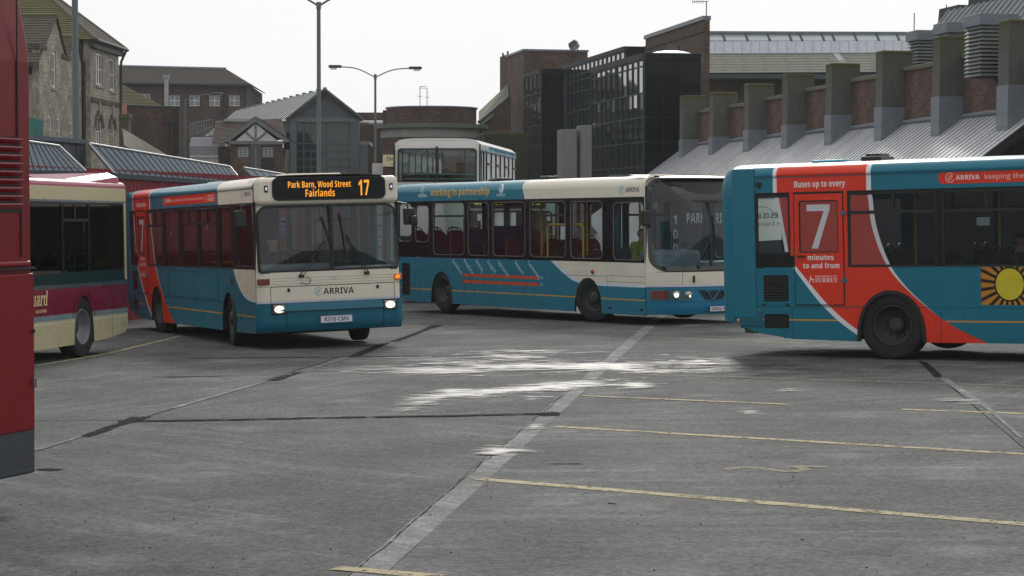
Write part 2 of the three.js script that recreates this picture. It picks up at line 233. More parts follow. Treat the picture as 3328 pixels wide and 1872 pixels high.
{ // water lying on the concrete
  const X0 = -5, X1 = 7, Z0 = -14, Z1 = -33, n = 1024;
  const seg = (x, z, a, b, w) => { const dx = b[0] - a[0], dz = b[1] - a[1], t = Math.max(0, Math.min(1, ((x - a[0]) * dx + (z - a[1]) * dz) / (dx * dx + dz * dz))); return Math.hypot(x - a[0] - dx * t, z - a[1] - dz * t) / w; };
  const W = [px([[1470, 1205], [1760, 1198]]), px([[1760, 1190], [2360, 1178]]), px([[1640, 1143], [1760, 1143]]), px([[1880, 1250], [1480, 1290]]), px([[1480, 1270], [1290, 1345]]), px([[2020, 1212], [2150, 1214]])], D = px([[1625, 1468], [1735, 1390], [2080, 1258], [1720, 1298], [2570, 1268], [3140, 1310], [2440, 1342]]);
  const ww = [0.9, 1.9, 0.45, 0.4, 0.22, 0.3], dr = [0.13, 0.09, 0.16, 0.14, 0.2, 0.2, 0.16];
  const T = dataTex(n, (x, y) => {
    const wx = X0 + (X1 - X0) * x, wz = Z0 + (Z1 - Z0) * y; let m = -9;
    W.forEach((s, k) => { m = Math.max(m, 1.25 - seg(wx, wz, s[0], s[1], ww[k])); }); D.forEach((p, k) => { m = Math.max(m, 1.4 - Math.hypot((wx - p[0]), (wz - p[1]) * 0.45) / dr[k]); });
    const nz = fbm(wx * 0.9 + 40, wz * 1.5 + 90, 4000, 4000, 61, 6), f = fbm(wx * 5 + 40, wz * 22 + 900, 9000, 9000, 62, 4);
    const a = Math.max(0, Math.min(1, (m + (nz - 0.5) * 3.6 + (f - 0.5) * 3.8 - 0.5) * 0.78)); return g3(a);
  });
  T.wrapS = T.wrapT = THREE.ClampToEdgeWrapping;
  const g = sheet([[X0, Z0], [X1, Z0], [X1, Z1], [X0, Z1]], 0.012), p = g.attributes.position, u = g.attributes.uv; for (let i = 0; i < p.count; i++) u.setXY(i, (p.getX(i) - X0) / (X1 - X0), (p.getZ(i) - Z0) / (Z1 - Z0));
  part(yard, 'standing_water', g, phy([0.09, 0.09, 0.09], 0.42, { alphaMap: T, transparent: true, ior: 1.4 }));
}
{ // grit and small stones
  const st = [], base = new THREE.IcosahedronGeometry(1, 0);
  for (let k = 0; k < 120; k++) { const q = GP(rr(60, 3300), 1250 + 620 * Math.sqrt(rnd())), s = rr(0.002, 0.007); st.push(base.clone().scale(s * rr(0.8, 1.6), s * 0.6, s).rotateY(rr(0, 6)).translate(q.x, q.y + 0.004, q.z)); }
  part(yard, 'grit', st, mott([0.05, 0.05, 0.05], 0.9)).userData.kind = 'stuff';
  const ch = [], oc = new THREE.OctahedronGeometry(1, 0); for (let k = 0; k < 5200; k++) { const z = -10.2 - 16 * Math.pow(rnd(), 1.4), x = z * rr(-0.27, 0.27), s = rr(0.0015, 0.0045); ch.push(oc.clone().scale(s * rr(0.8, 1.8), s * 0.7, s).rotateX(rr(-1, 1)).rotateY(rr(0, 6)).translate(x, gy(x, z) + 0.002, z)); }
  part(yard, 'pale_chipping', ch, phy([0.42, 0.42, 0.41], 0.5, { specularIntensity: 0.7 })).userData.kind = 'stuff';
}
// ---------------------------------------------------------------- buses
// local frame of a bus: origin on the ground under the middle of its tail, +z towards its front, +x its nearside, y up
function busFrame(g, o, X, Y, Z) { g.matrix.makeBasis(V3(...X), V3(...Y), V3(...Z)); g.quaternion.setFromRotationMatrix(g.matrix); g.position.set(...o); }
function livery(w, h, x0, draw, s = 220) { // canvas in metres, y up; text helper
  const t = canvasTex(Math.min(2048, Math.round(w * s)), Math.round(h * s), (c, W, H) => {
    const k = W / w; c.setTransform(k, 0, 0, -H / h, -x0 * k, H);
    const txt = (str, x, y, size, col, o = {}) => { c.save(); c.translate(x, y); c.scale(o.sx ?? 1, -1); if (o.rot) c.rotate(o.rot); c.scale(size / 100, size / 100); c.font = `${o.font ?? 'bold'} 139px ${o.face ?? 'sans-serif'}`; c.textAlign = o.align ?? 'left'; c.fillStyle = col; if (o.w) { const m = c.measureText(str).width; c.scale(o.w * 100 / size / m, 1); } c.fillText(str, 0, 0); c.restore(); };
    const poly = (p, col) => { c.fillStyle = col; c.beginPath(); p.forEach((q, i) => (i ? c.lineTo(...q) : c.moveTo(...q))); c.closePath(); c.fill(); };
    const box = (a, b, d, e, col) => { c.fillStyle = col; c.fillRect(Math.min(a, d), Math.min(b, e), Math.abs(d - a), Math.abs(e - b)); };
    const line = (p, wd, col) => { c.strokeStyle = col; c.lineWidth = wd; c.beginPath(); p.forEach((q, i) => (i ? c.lineTo(...q) : c.moveTo(...q))); c.stroke(); };
    draw({ c, txt, poly, box, line });
    c.setTransform(1, 0, 0, 1, 0, 0);                                   // road dirt, thickest low down
    for (let i = 0; i < 900; i++) { const y = H * (1 - Math.pow(rnd(), 2.2) * 0.55); c.fillStyle = `rgba(60,56,50,${0.012 + 0.03 * rnd()})`; c.beginPath(); c.ellipse(rnd() * W, y, 6 + 60 * rnd(), 2 + 9 * rnd(), 0, 0, 7); c.fill(); }
  });
  t.wrapS = t.wrapT = THREE.ClampToEdgeWrapping; t.repeat.set(1 / w, 1 / h); t.offset.set(-x0 / w, 0); return t;
}
const paintOf = (t, rough = 0.32) => phy(0xffffff, rough * 2.6, { map: t, clearcoat: 0.22, clearcoatRoughness: 0.1, specularIntensity: 0.7, roughnessMap: rep(T_DIRT, 2.3), ior: 1.45 });
const plainPaint = (c, rough = 0.35) => phy(c, rough, { clearcoat: 0.22, clearcoatRoughness: 0.1, specularIntensity: 0.7 });
const TEAL = '#177388', TEALD = '#126274', CREAM = '#e9e2cf', RED = '#e23a1f', WHITE = '#e6e8ee';
const swirl = (c, x, y, r, col) => { c.save(); c.strokeStyle = col; c.lineWidth = r * 0.16; c.beginPath(); c.arc(x, y, r, 0.7, 5.9); c.stroke(); c.lineWidth = r * 0.13; c.beginPath(); c.ellipse(x, y, r * 0.62, r * 0.36, 0.8, 0, 6.3); c.stroke(); c.beginPath(); c.moveTo(x - r * 0.4, y - r * 0.45); c.lineTo(x + r * 0.45, y + r * 0.5); c.stroke(); c.restore(); };
const SWL = [[0.63, 2.8], [0.63, 2.32], [0.665, 2.25], [0.77, 1.67], [0.83, 1.41], [1.01, 1.16], [1.33, 0.77], [1.6, 0.52], [1.9, 0.31], [1.99, 0.24]], SWR = [[2.10, 2.8], [2.10, 2.32], [2.12, 2.2], [2.17, 1.82], [2.34, 1.34], [2.56, 1.03], [2.88, 0.73], [3.22, 0.48], [3.70, 0.25]];
const smoothPts = (l) => new THREE.SplineCurve(l.map((p) => new THREE.Vector2(...p))).getPoints(40).map((p) => [p.x, p.y]);
const swl = smoothPts(SWL.slice(1)), swr = smoothPts(SWR.slice(1)), shift = (l, d, e = d) => l.map(([x, y]) => [x + (y > 1.5 ? d : d + (1.5 - y) * e), y]);
function swoosh({ poly, box }) {
  box(0.63, 2.3, 2.1, 2.8, WHITE); poly([...swl, ...swr.slice().reverse()], WHITE);
  box(0.69, 2.3, 2.03, 2.8, RED); poly([...shift(swl, 0.05, 0.06), ...shift(swr, -0.065, 0.07).reverse()], RED);
}
function clipRect(p, [x0, y0, x1, y1]) { // polygon cut to a rectangle
  for (const [a, v, s] of [[0, x0, 1], [0, x1, -1], [1, y0, 1], [1, y1, -1]]) { const o = []; for (let i = 0; i < p.length; i++) { const A = p[i], B = p[(i + 1) % p.length], ia = (A[a] - v) * s >= 0, ib = (B[a] - v) * s >= 0; if (ia) o.push(A); if (ia !== ib) { const t = (v - A[a]) / (B[a] - A[a]); o.push([A[0] + (B[0] - A[0]) * t, A[1] + (B[1] - A[1]) * t]); } } p = o; } return p;
}
const arch = (zc, r, h, y0, n = 14) => { const o = []; for (let i = 0; i <= n; i++) { const t = Math.PI - i / n * Math.PI; o.push([zc + r * Math.cos(t), y0 + (h - y0) * Math.pow(Math.sin(t), 0.8)]); } return o; };
// a shape in the (z, y) plane, extruded and hung on the offside (x = -w) or nearside wall
const hang = (g, w, side = -1, d = 0) => g.rotateY(-Math.PI / 2).translate(side < 0 ? -w + d : w, 0, 0);
const INT = { wall: std([0.2, 0.2, 0.2], 0.8), floor: std([0.1, 0.1, 0.1], 0.85), ceil: std([0.42, 0.43, 0.43], 0.6), seat: mott([0.11, 0.022, 0.03], 0.9, 0.3), seatBlue: mott([0.03, 0.06, 0.14], 0.9, 0.3), yellow: std([0.75, 0.5, 0.03], 0.4), rail: std([0.03, 0.03, 0.03], 0.4) };
const AMBER = phy([0.8, 0.22, 0.02], 0.2, { clearcoat: 1 }), AMBERD = phy([0.16, 0.03, 0.012], 0.2, { clearcoat: 1 }), AMBERON = new THREE.MeshPhysicalMaterial({ color: 0xff7a10, roughness: 0.2, emissive: 0xff8a18, emissiveIntensity: 0.9, clearcoat: 1 }), LAMP = new THREE.MeshPhysicalMaterial({ color: 0xfff2dc, roughness: 0.15, emissive: 0xfff0d4, emissiveIntensity: 1.3, clearcoat: 1 }), LENS = phy([0.35, 0.36, 0.37], 0.08, { metalness: 0.7, clearcoat: 1 }), REDLENS = phy([0.35, 0.01, 0.01], 0.2, { clearcoat: 1 });

function wheel(parent, x, y, z, r, out, steer = 0, rimMat, flat = false) { // out = -1: face to the offside
  const w = new THREE.Group(); w.name = 'wheel'; w.position.set(x, y, z); w.rotation.y = steer; parent.add(w);
  const T = 0.27, prof = [[r * 0.60, -T * 0.42], [r * 0.64, -T / 2], [r * 0.86, -T / 2], [r * 0.95, -T * 0.46], [r * 0.985, -T * 0.38], [r, -T * 0.2], [r, T * 0.2], [r * 0.985, T * 0.38], [r * 0.95, T * 0.46], [r * 0.86, T / 2], [r * 0.64, T / 2], [r * 0.60, T * 0.42], [r * 0.60, -T * 0.42]];
  const lat = (p, n = 36) => new THREE.LatheGeometry(p.map((q) => new THREE.Vector2(q[0], q[1])), n).rotateZ(out < 0 ? Math.PI / 2 : -Math.PI / 2);
  part(w, 'tyre', lat(prof), TYRE);
  const d = flat ? 0.06 : -0.06;
  part(w, 'rim', lat([[r * 0.61, T * 0.36], [r * 0.585, T * 0.47], [r * 0.55, T * 0.44], [r * 0.52, T * 0.1], [r * 0.40, d], [r * 0.30, d + 0.012], [r * 0.29, d - 0.02], [0.02, d - 0.02]]), rimMat);
  const hub = part(w, 'hub', lat([[r * 0.27, d - 0.02], [r * 0.27, d + 0.03], [r * 0.22, d + 0.075], [r * 0.12, d + 0.09], [0.001, d + 0.09]], 24), HUB);
  const nuts = []; for (let k = 0; k < 10; k++) { const a = k / 10 * 6.283, n = new THREE.CylinderGeometry(0.014, 0.016, 0.035, 6).rotateZ(Math.PI / 2); nuts.push(n.translate(out * (d + 0.02), r * 0.345 * Math.cos(a), r * 0.345 * Math.sin(a))); }
  part(w, 'wheel_nut', nuts, HUB).userData.kind = 'stuff';
  return w;
}
const TYRE = mott([0.02, 0.02, 0.021], 0.82, 0.4), RIMG = mott([0.055, 0.058, 0.055], 0.6, 0.5), RIMS = mott([0.3, 0.31, 0.33], 0.45, 0.6, { metalness: 0.4 }), HUB = mott([0.05, 0.05, 0.048], 0.6, 0.3);

function seat(parent, x, z, back, mat, yf = 0.42, h = 0.62, rail = true) { // pair of seats facing the front
  for (const dx of [-0.215, 0.215]) {
    const bkShape = rrect(-0.2, 0, 0.2, h, 0.05, 0.17), bk = new THREE.ExtrudeGeometry(new THREE.Shape(bkShape.map((p) => new THREE.Vector2(...p))), { depth: 0.05, bevelEnabled: true, bevelSize: 0.015, bevelThickness: 0.015, bevelSegments: 2 });
    bk.rotateX(-0.16).translate(x + dx, yf + 0.42, z - 0.2);
    const s = part(parent, 'seat', [bk, rb(0.41, 0.1, 0.42, 0.04, x + dx, yf + 0.42, z + 0.03), bc(0.06, 0.4, 0.3, x + dx, yf + 0.2, z + 0.02)], mat);
    if (rail) part(s, 'grab_rail', tube([[x + dx - 0.15, yf + 0.42 + h - 0.12, z - 0.27], [x + dx - 0.12, yf + 0.45 + h, z - 0.32], [x + dx, yf + 0.5 + h, z - 0.335], [x + dx + 0.12, yf + 0.45 + h, z - 0.32], [x + dx + 0.15, yf + 0.42 + h - 0.12, z - 0.27]], 0.014, 6, false, false), INT.rail);
  }
}
// body common to the single-deckers; wins = [z0, z1, y0, y1, hopper bar height or 0, radius, hopper split z]
function shell(g, S) {
  const W = S.w, hole = S.wins.map((w) => rrect(w[0], w[2], w[1], w[3], w[5] ?? 0.03, w[5] ?? 0.03, 4));
  const outline = [...S.under(), [S.L1, S.eave], [S.under()[0][0], S.eave]];
  const wall = part(g, 'side_panel', hang(ext(outline, hole, 0.04, 0.04), W, -1, 0.04), [S.paint, M.rubber]);
  const wall2 = part(g, 'side_panel', hang(ext(outline, hole, 0.04, 0.04), W, 1), [S.plain, M.rubber]);
  // roof: curved section carried along the body
  const sec = S.section, rf = [], N = 14, zs = []; for (let i = 0; i <= N; i++) zs.push(S.L1 * i / N);
  const full = [...sec.map(([x, y]) => [-x, y]), ...sec.slice().reverse().map(([x, y]) => [x, y])];
  { const p = [], u = []; for (let i = 0; i < N; i++) for (let k = 0; k < full.length - 1; k++) { const q = [[full[k], zs[i]], [full[k], zs[i + 1]], [full[k + 1], zs[i + 1]], [full[k + 1], zs[i]]]; for (const m of [0, 1, 2, 0, 2, 3]) { p.push(q[m][0][0], q[m][0][1], q[m][1]); u.push(q[m][1], q[m][0][1]); } } const ge = tris(p, u); part(g, 'roof', smooth(ge), S.paint); }
  part(g, 'ceiling', bx(-W + 0.06, S.eave - 0.06, 0.1, W - 0.06, S.eave - 0.03, S.L1 - 0.05), INT.ceil);
  part(g, 'floor', [bx(-0.74, 0.34, 0.12, 0.74, 0.42, S.zf - 0.5), ...[[0.12, S.axles[0] - 0.5], [S.axles[0] + 0.5, S.axles[1] - 0.5], [S.axles[1] + 0.5, S.zf - 0.5]].flatMap(([a, b]) => [bx(-W + 0.06, 0.34, a, -0.741, 0.42, b), bx(0.741, 0.34, a, W - 0.06, 0.42, b)]), bx(-W + 0.55, 0.42, 0.12, W - 0.55, S.rear ?? 0.75, 3.0)], INT.floor);
  const cuts = [0.1, ...S.axles.flatMap((z) => [z - 0.5, z + 0.5]), S.L1 - 0.1];
  for (const s of [-1, 1]) for (let i = 0; i < cuts.length - 1; i++) part(g, 'lining_panel', bx(s * (W - 0.042), i % 2 ? 0.98 : 0.42, cuts[i], s * (W - 0.07), S.waist - 0.02, cuts[i + 1]), INT.wall);
  part(g, 'underframe', [bx(-W + 0.55, 0.24, 0.5, W - 0.55, 0.34, S.L1 - 0.3), ...S.axles.map((z) => bc(2 * W - 0.7, 0.16, 0.16, 0, 0.47, z))], M.dark);
  for (const z of S.axles) for (const s of [-1, 1]) { const r = S.archR(z), p = []; for (let k = 0; k <= 12; k++) { const t = k / 12 * Math.PI; p.push([z + r * 1.06 * Math.cos(t), 0.36 + (S.archTop + 0.02 - 0.36) * Math.sin(t)]); } const q = p.map(([a, b]) => [z + (a - z) * 0.97, 0.36 + (b - 0.36) * 0.97]); part(g, 'wheel_arch', hang(ext([...p, ...q.reverse()], [], 0.42, 0.42), W - 0.012, s, s < 0 ? 0.42 : 0), M.black); }
  S.wins.forEach((w, k) => {
    for (const s of [-1, 1]) {
      if (s > 0 && w[7]) continue;
      const r = w[5] ?? 0.03, fo = S.frame ?? 0.022, o = rrect(w[0] - fo, w[2] - fo, w[1] + fo, w[3] + fo, r + fo, r + fo, 4), i = rrect(w[0] + 0.004, w[2] + 0.004, w[1] - 0.004, w[3] - 0.004, r, r, 4);
      const win = part(g, 'window', hang(ext(o, [i], 0.016, 0.016), W + 0.006, s, 0.016), S.frameMat ?? M.rubber);
      part(win, 'pane', hang(new THREE.ShapeGeometry(new THREE.Shape(i.map((p) => new THREE.Vector2(...p)))), W - 0.008, s), w[8] ?? S.glass);
      if (w[4]) { part(win, 'hopper_bar', hang(ext(rect(w[0] + 0.006, w[4] - 0.022, w[1] - 0.006, w[4] + 0.022), [], 0.03, 0.03), W + 0.004, s, 0.03), M.black); if (w[6]) part(win, 'hopper_bar', hang(ext(rect(w[6] - 0.02, w[4] + 0.022, w[6] + 0.02, w[3] - 0.006), [], 0.03, 0.03), W + 0.003, s, 0.03), M.black); }
    }
  });
}
function smooth(ge) { const p = ge.attributes.position, n = ge.attributes.normal, m = new Map(); for (let i = 0; i < p.count; i++) { const k = `${p.getX(i).toFixed(3)},${p.getY(i).toFixed(3)},${p.getZ(i).toFixed(3)}`; const a = m.get(k) ?? [0, 0, 0]; a[0] += n.getX(i); a[1] += n.getY(i); a[2] += n.getZ(i); m.set(k, a); } for (let i = 0; i < p.count; i++) { const a = m.get(`${p.getX(i).toFixed(3)},${p.getY(i).toFixed(3)},${p.getZ(i).toFixed(3)}`), l = Math.hypot(...a) || 1; n.setXYZ(i, a[0] / l, a[1] / l, a[2] / l); } return ge; }

// ---- the two low-floor buses of one make: the 17 and the 7
const DART_UNDER = () => [[0.08, 0.45], [0.36, 0.35], [0.9, 0.27], [1.88, 0.25], ...arch(2.36, 0.455, 0.91, 0.25), [2.83, 0.25], ...arch(7.31, 0.4, 0.9, 0.26), [8.9, 0.28]].filter((p, i, a) => !i || p[0] >= a[i - 1][0] - 1e-6);
const DART_SEC = [[1.2, 2.55], [1.212, 2.556], [1.205, 2.6], [1.175, 2.655], [1.11, 2.695], [0.95, 2.73], [0.6, 2.748], [0, 2.755]];
const bul = (x) => -0.33 * Math.pow(Math.max(0, 1 - Math.pow(Math.abs(x) / 1.12, 7)), 0.4);
function dart(name, label, o, B, seven) {
  const g = thing(name, label, 'bus', null); busFrame(g, o, ...B);
  const bands = seven ? [[1.78, 3.01, 2.03, 2.41], [3.13, 4.30, 2.03, 3.72], [4.42, 5.5, 2.03, 4.9], [5.62, 6.7, 2.03, 6.1], [6.86, 7.68, 0, 0]] : [[1.82, 2.97, 2.03, 2.41], [3.13, 4.18, 0, 0], [4.35, 5.43, 2.03, 4.89], [5.58, 6.69, 2.03, 6.12], [6.86, 7.68, 0, 0]];
  const wins = [[0.38, 0.86, 1.49, 2.27, 0, 0.02, 0, 0, seven ? M.paneClear : M.paneDark], ...bands.map((b) => [b[0], b[1], 1.30, 2.28, b[2], 0.02, b[3]]), [7.86, 8.88, 1.335, 2.30, 0, 0.02], [1.03, 1.60, 1.49, 2.20, 0, 0.02, 0, 1]];
  const tex = livery(9.1, 2.8, 0, (k) => {
    const { c, txt, poly, box, line } = k;
    box(0, 0, 9.1, 2.8, TEAL); line([[0, 0.54], [9.1, 0.54]], 0.022, '#d9953a'); swoosh(k);
    if (!seven) { box(6.86, 2.33, 9.1, 2.8, WHITE); box(6.93, 2.33, 9.1, 2.8, CREAM); const cv = smoothPts([[7.62, 1.31], [7.68, 1.25], [7.86, 1.06], [8.18, 0.87], [8.5, 0.79], [8.91, 0.765], [9.1, 0.76]]); poly([...cv, [9.1, 1.31]], WHITE); poly([...shift(cv, 0.05, 0).map(([x, y]) => [x, y + 0.035]), [9.1, 1.31]], CREAM); box(8.9, 0.74, 9.1, 2.8, CREAM); }
    box(0.33, 1.28, 9, 2.33, '#0d1113'); 
    poly([[0.88, 1.44], [0.94, 1.44], [0.94, 2.33], [0.88, 2.33]], RED); box(1.69, 1.28, 1.745, 2.33, RED);
    c.save(); c.beginPath(); c.rect(0.94, 0.3, 0.75, 2.0); c.clip(); swoosh(k); c.restore();
    line([[0, 0.725], [9, 0.725]], 0.008, '#0d4a5c'); line([[0.345, 0.3], [0.345, 2.7]], 0.009, '#0c3c4c'); line([[0.9, 0.27], [0.9, 0.72]], 0.006, '#0c3c4c'); line([[3.07, 0.25], [3.07, 0.72]], 0.006, '#0c3c4c'); line([[0.345, 2.55], [6.9, 2.55]], 0.008, '#0c3c4c');
    txt('Buses up to every', 0.95, 2.395, 0.085, '#eceef2', { w: 0.77, font: 'bold' });
    if (seven) {
      c.fillStyle = RED; c.beginPath(); c.roundRect(3.06, 2.385, 6, 0.165, 0.08); c.fill(); swirl(c, 3.225, 2.468, 0.06, '#f3d9d2'); txt('ARRIVA', 3.305, 2.437, 0.066, '#f1e4e0', { w: 0.33 }); txt('keeping the people of', 3.695, 2.437, 0.068, '#f0cfc6', { w: 1.0, font: 'normal' });
      // a poster: plain sunburst
      c.save(); c.beginPath(); c.rect(3.63, 0.765, 0.97, 0.505); c.clip(); box(3.63, 0.765, 4.6, 1.27, '#b8702a'); for (let i = 0; i < 40; i++) { const a = i / 40 * 6.283; line([[4.02 + 0.17 * Math.cos(a), 1.03 + 0.19 * Math.sin(a)], [4.02 + 0.62 * Math.cos(a), 1.03 + 0.62 * Math.sin(a)]], 0.036, i % 2 ? '#17110b' : '#c08a2a'); } c.fillStyle = '#d5c531'; c.beginPath(); c.ellipse(4.02, 1.04, 0.2, 0.22, 0, 0, 7); c.fill(); c.strokeStyle = '#1a130c'; c.lineWidth = 0.02; c.stroke(); c.restore();
    } else {
      c.fillStyle = RED; c.beginPath(); c.roundRect(3.08, 2.38, 3.68, 0.165, 0.02); c.fill(); swirl(c, 3.22, 2.465, 0.055, '#f3d9d2'); txt('ARRIVA', 3.3, 2.437, 0.062, '#f5e4df', { w: 0.42 }); txt('keeping the people of Guildford on the move in partnership with', 3.79, 2.44, 0.055, '#f3d6ce', { w: 2.15, font: 'normal' }); txt('SURREY', 6.2, 2.405, 0.06, '#f7e6e2', { w: 0.45, face: 'serif' }); txt('UNIVERSITY OF', 6.2, 2.48, 0.03, '#f7e6e2', { w: 0.4 }); stag(k, 6.03, 2.4, 0.11);
      swirl(c, 8.3, 2.465, 0.055, '#57a9ad'); txt('ARRIVA', 8.4, 2.437, 0.07, '#3d4150', { w: 0.4 });
      line([[3.3, 0.75], [6.72, 0.76], [6.72, 1.23], [3.3, 1.21], [3.3, 0.75]], 0.012, '#0f4a5c');
    }
    txt('minutes', 1.14, 1.375, 0.075, '#eceef2', { w: 0.40 }); txt('to and from', 1.07, 1.262, 0.075, '#eceef2', { w: 0.56 }); txt('UNIVERSITY OF', 1.25, 1.135, 0.03, '#f2cfc7', { w: 0.33 }); txt('SURREY', 1.25, 1.07, 0.06, '#f2e2de', { w: 0.34, face: 'serif' }); stag(k, 1.16, 1.065, 0.1);
    line([[0.345, 1.0], [0.345, 1.0]], 0.01, '#000'); for (const [a, b, d, e] of [[0.46, 0.8, 0.84, 1.17], [0.46, 0.42, 0.84, 0.62]]) { c.fillStyle = '#0a1517'; c.beginPath(); c.roundRect(a, b, d - a, e - b, 0.03); c.fill(); }
    box(0.42, 0.73, 0.5, 0.765, '#123b46'); box(0.78, 0.73, 0.86, 0.765, '#123b46'); box(0.37, 1.27, 0.47, 1.35, '#0b1418');
  });
  const S = { w: 1.2, L1: 8.9, zf: 8.95, eave: 2.55, waist: 1.28, under: DART_UNDER, wins, paint: paintOf(tex), plain: plainPaint(TEAL), section: DART_SEC, glass: M.paneDark, axles: [2.36, 7.31], archR: (z) => (z < 4 ? 0.455 : 0.4), archTop: 0.9 };
  shell(g, S);
  part(g, 'cove_strip', [hang(ext(rect(0.34, 2.545, 8.9, 2.56), [], 0.012, 0.012), 1.21, -1, 0.012)], plainPaint(seven ? TEALD : TEALD));
  // emergency door in the offside: its leaf, frame, hinges and handle
  const door = part(g, 'emergency_door', hang(ext(rrect(0.955, 0.76, 1.675, 2.315, 0.02), [rrect(1.02, 1.48, 1.61, 2.21, 0.03)], 0.012, 0.012), 1.211, -1, 0.012), S.paint);
  part(door, 'door_seal', hang(ext(rrect(0.94, 0.745, 1.69, 2.33, 0.03), [rrect(0.958, 0.763, 1.672, 2.312, 0.02)], 0.01, 0.01), 1.206, -1, 0.01), M.rubber);
  for (const y of [2.0, 1.07]) part(door, 'hinge', hang(ext(rect(1.655, y, 1.72, y + 0.05), [], 0.02, 0.02), 1.22, -1, 0.02), plainPaint(TEAL));
  part(door, 'handle', hang(ext(rect(0.99, 1.42, 1.1, 1.445), [], 0.025, 0.025), 1.232, -1, 0.025), M.black);
  // vinyl on the glass: red swoosh with white edge and the large 7
  const vin = (poly, r) => { const p = clipRect(poly, r); return p.length > 2 ? hang(new THREE.ShapeGeometry(new THREE.Shape(p.map((q) => new THREE.Vector2(...q)))), 1.197, -1) : null; };
  const redB = [...shift(swl, 0.05, 0.06), ...shift(swr, -0.065, 0.07).reverse()], whB = [...swl, ...shift(swl, 0.05, 0.06).reverse()], whC = [...shift(swr, -0.065, 0.07), ...swr.slice().reverse()];
  const rects = [[0.385, 1.495, 0.855, 2.265], [bands[0][0] + 0.01, 1.31, bands[0][1] - 0.01, 2.27]];
  for (const r of rects) part(g, 'window_vinyl', vin(redB, r), VINR);
  part(g, 'window_vinyl', hang(new THREE.ShapeGeometry(new THREE.Shape(rrect(1.036, 1.496, 1.594, 2.194, 0.01).map((q) => new THREE.Vector2(...q)))), 1.1968, -1), VINR);
  part(g, 'window_vinyl', vin(whB, rects[0]), VINW); part(g, 'window_vinyl', vin(whC, rects[1]), VINW);
  part(g, 'route_number', hang(ext([[1.14, 2.15], [1.485, 2.15], [1.485, 2.085], [1.30, 1.54], [1.205, 1.54], [1.395, 2.06], [1.14, 2.06]], [], 0.002, 0.002), 1.2, -1, 0.002), VINW);
  // tail: bulging engine cover between two corner posts
  const tz = (x, y) => [x, y, bul(x) * (y < 2.35 ? 1 : Math.sqrt(Math.max(0, 1 - Math.pow((y - 2.35) / 0.33, 2))) * 0.6 + 0.4)];
  part(g, 'tail_panel', gridS(1.2, 0.5, -1.2, 1.42, 44, 4, tz), plainPaint(TEAL)); part(g, 'tail_panel', gridS(1.2, 2.28, -1.2, 2.66, 44, 8, tz), plainPaint(TEAL)); for (const q of [-1, 1]) part(g, 'tail_post', gridS(q * 1.2, 1.42, q * 0.99, 2.28, 12, 4, tz), plainPaint(TEAL));
  part(g, 'rear_window', gridS(0.99, 1.42, -0.99, 2.28, 24, 2, (x, y) => { const p = tz(x, y); p[2] += 0.01; return p; }), M.paneClear);
  for (const x of [-1.198, 1.198]) part(g, 'corner_post', rb(0.035, 2.12, 0.35, 0.014, x, 1.62, 0.17), plainPaint(TEAL));
  part(g, 'rear_bumper', [rb(2.42, 0.3, 0.4, 0.05, 0, 0.56, 0.26)], plainPaint(TEALD));
  for (const s of [-1, 1]) { wheel(g, s * 1.04, 0.475, 2.36, 0.475, s, 0, RIMG); wheel(g, s * 1.03, 0.475, 7.31, 0.475, s, seven ? 0 : -0.16, RIMG, true); }
  for (const z of seven ? [2.0, 3.3, 4.1, 4.9, 5.7, 6.4] : [2.6, 3.5, 4.3, 5.1, 5.9]) { seat(g, -0.74, z, 1, seven ? INT.wallSeat : INT.seat, 0.42); seat(g, 0.74, z, 1, seven ? INT.wallSeat : INT.seat, 0.42); }
  for (const [x, z] of seven ? [[-0.5, 2.46], [-0.5, 3.66], [0.5, 4.3], [0.4, 5.5]] : [[-0.5, 5.9], [-0.5, 4.5], [0.5, 6.6], [0.55, 7.4], [-0.5, 6.9]]) part(g, 'grab_pole', tube([[x, 0.42, z], [x, 2.5, z]], 0.018, 8), INT.yellow);
  part(g, 'luggage_rail', [tube([[-1.1, 1.37, 5.9], [-0.5, 1.37, 5.9], [-0.5, 1.37, 6.7], [-1.1, 1.37, 6.7]], 0.017, 6)], INT.yellow);
  for (const q of seven ? [[3.58, 1.82, 3.76, 1.93]] : [[3.5, 1.8, 3.6, 1.92], [6.02, 1.93, 6.13, 2.06]]) part(g, 'window_sticker', hang(ext(rect(...q), [], 0.002, 0.002), 1.189, -1, 0.002), STICK);
  return g;
}
const stag = ({ c }, x, y, h, col = '#f4e4e0') => { c.save(); c.translate(x, y); c.scale(h, h); c.fillStyle = col; c.beginPath(); for (const [i, p] of [[0.1, 0], [0.22, 0], [0.2, 0.35], [0.55, 0.38], [0.62, 0], [0.74, 0], [0.72, 0.5], [0.5, 0.58], [0.36, 0.6], [0.3, 0.78], [0.36, 1.0], [0.28, 0.98], [0.2, 0.82], [0.05, 0.74], [0.08, 0.66], [0.18, 0.66], [0.12, 0.4], [0, 0.28]].entries()) i ? c.lineTo(...p) : c.moveTo(...p); c.closePath(); c.fill(); c.restore(); };
const VINR = phy([0.42, 0.05, 0.035], 0.35, { transparent: true, opacity: 0.86, clearcoat: 0.6 }), VINW = phy([0.62, 0.63, 0.66], 0.4, { clearcoat: 0.4 }), STICK = std([0.75, 0.77, 0.8], 0.6);
INT.wallSeat = mott([0.05, 0.045, 0.05], 0.9, 0.3);

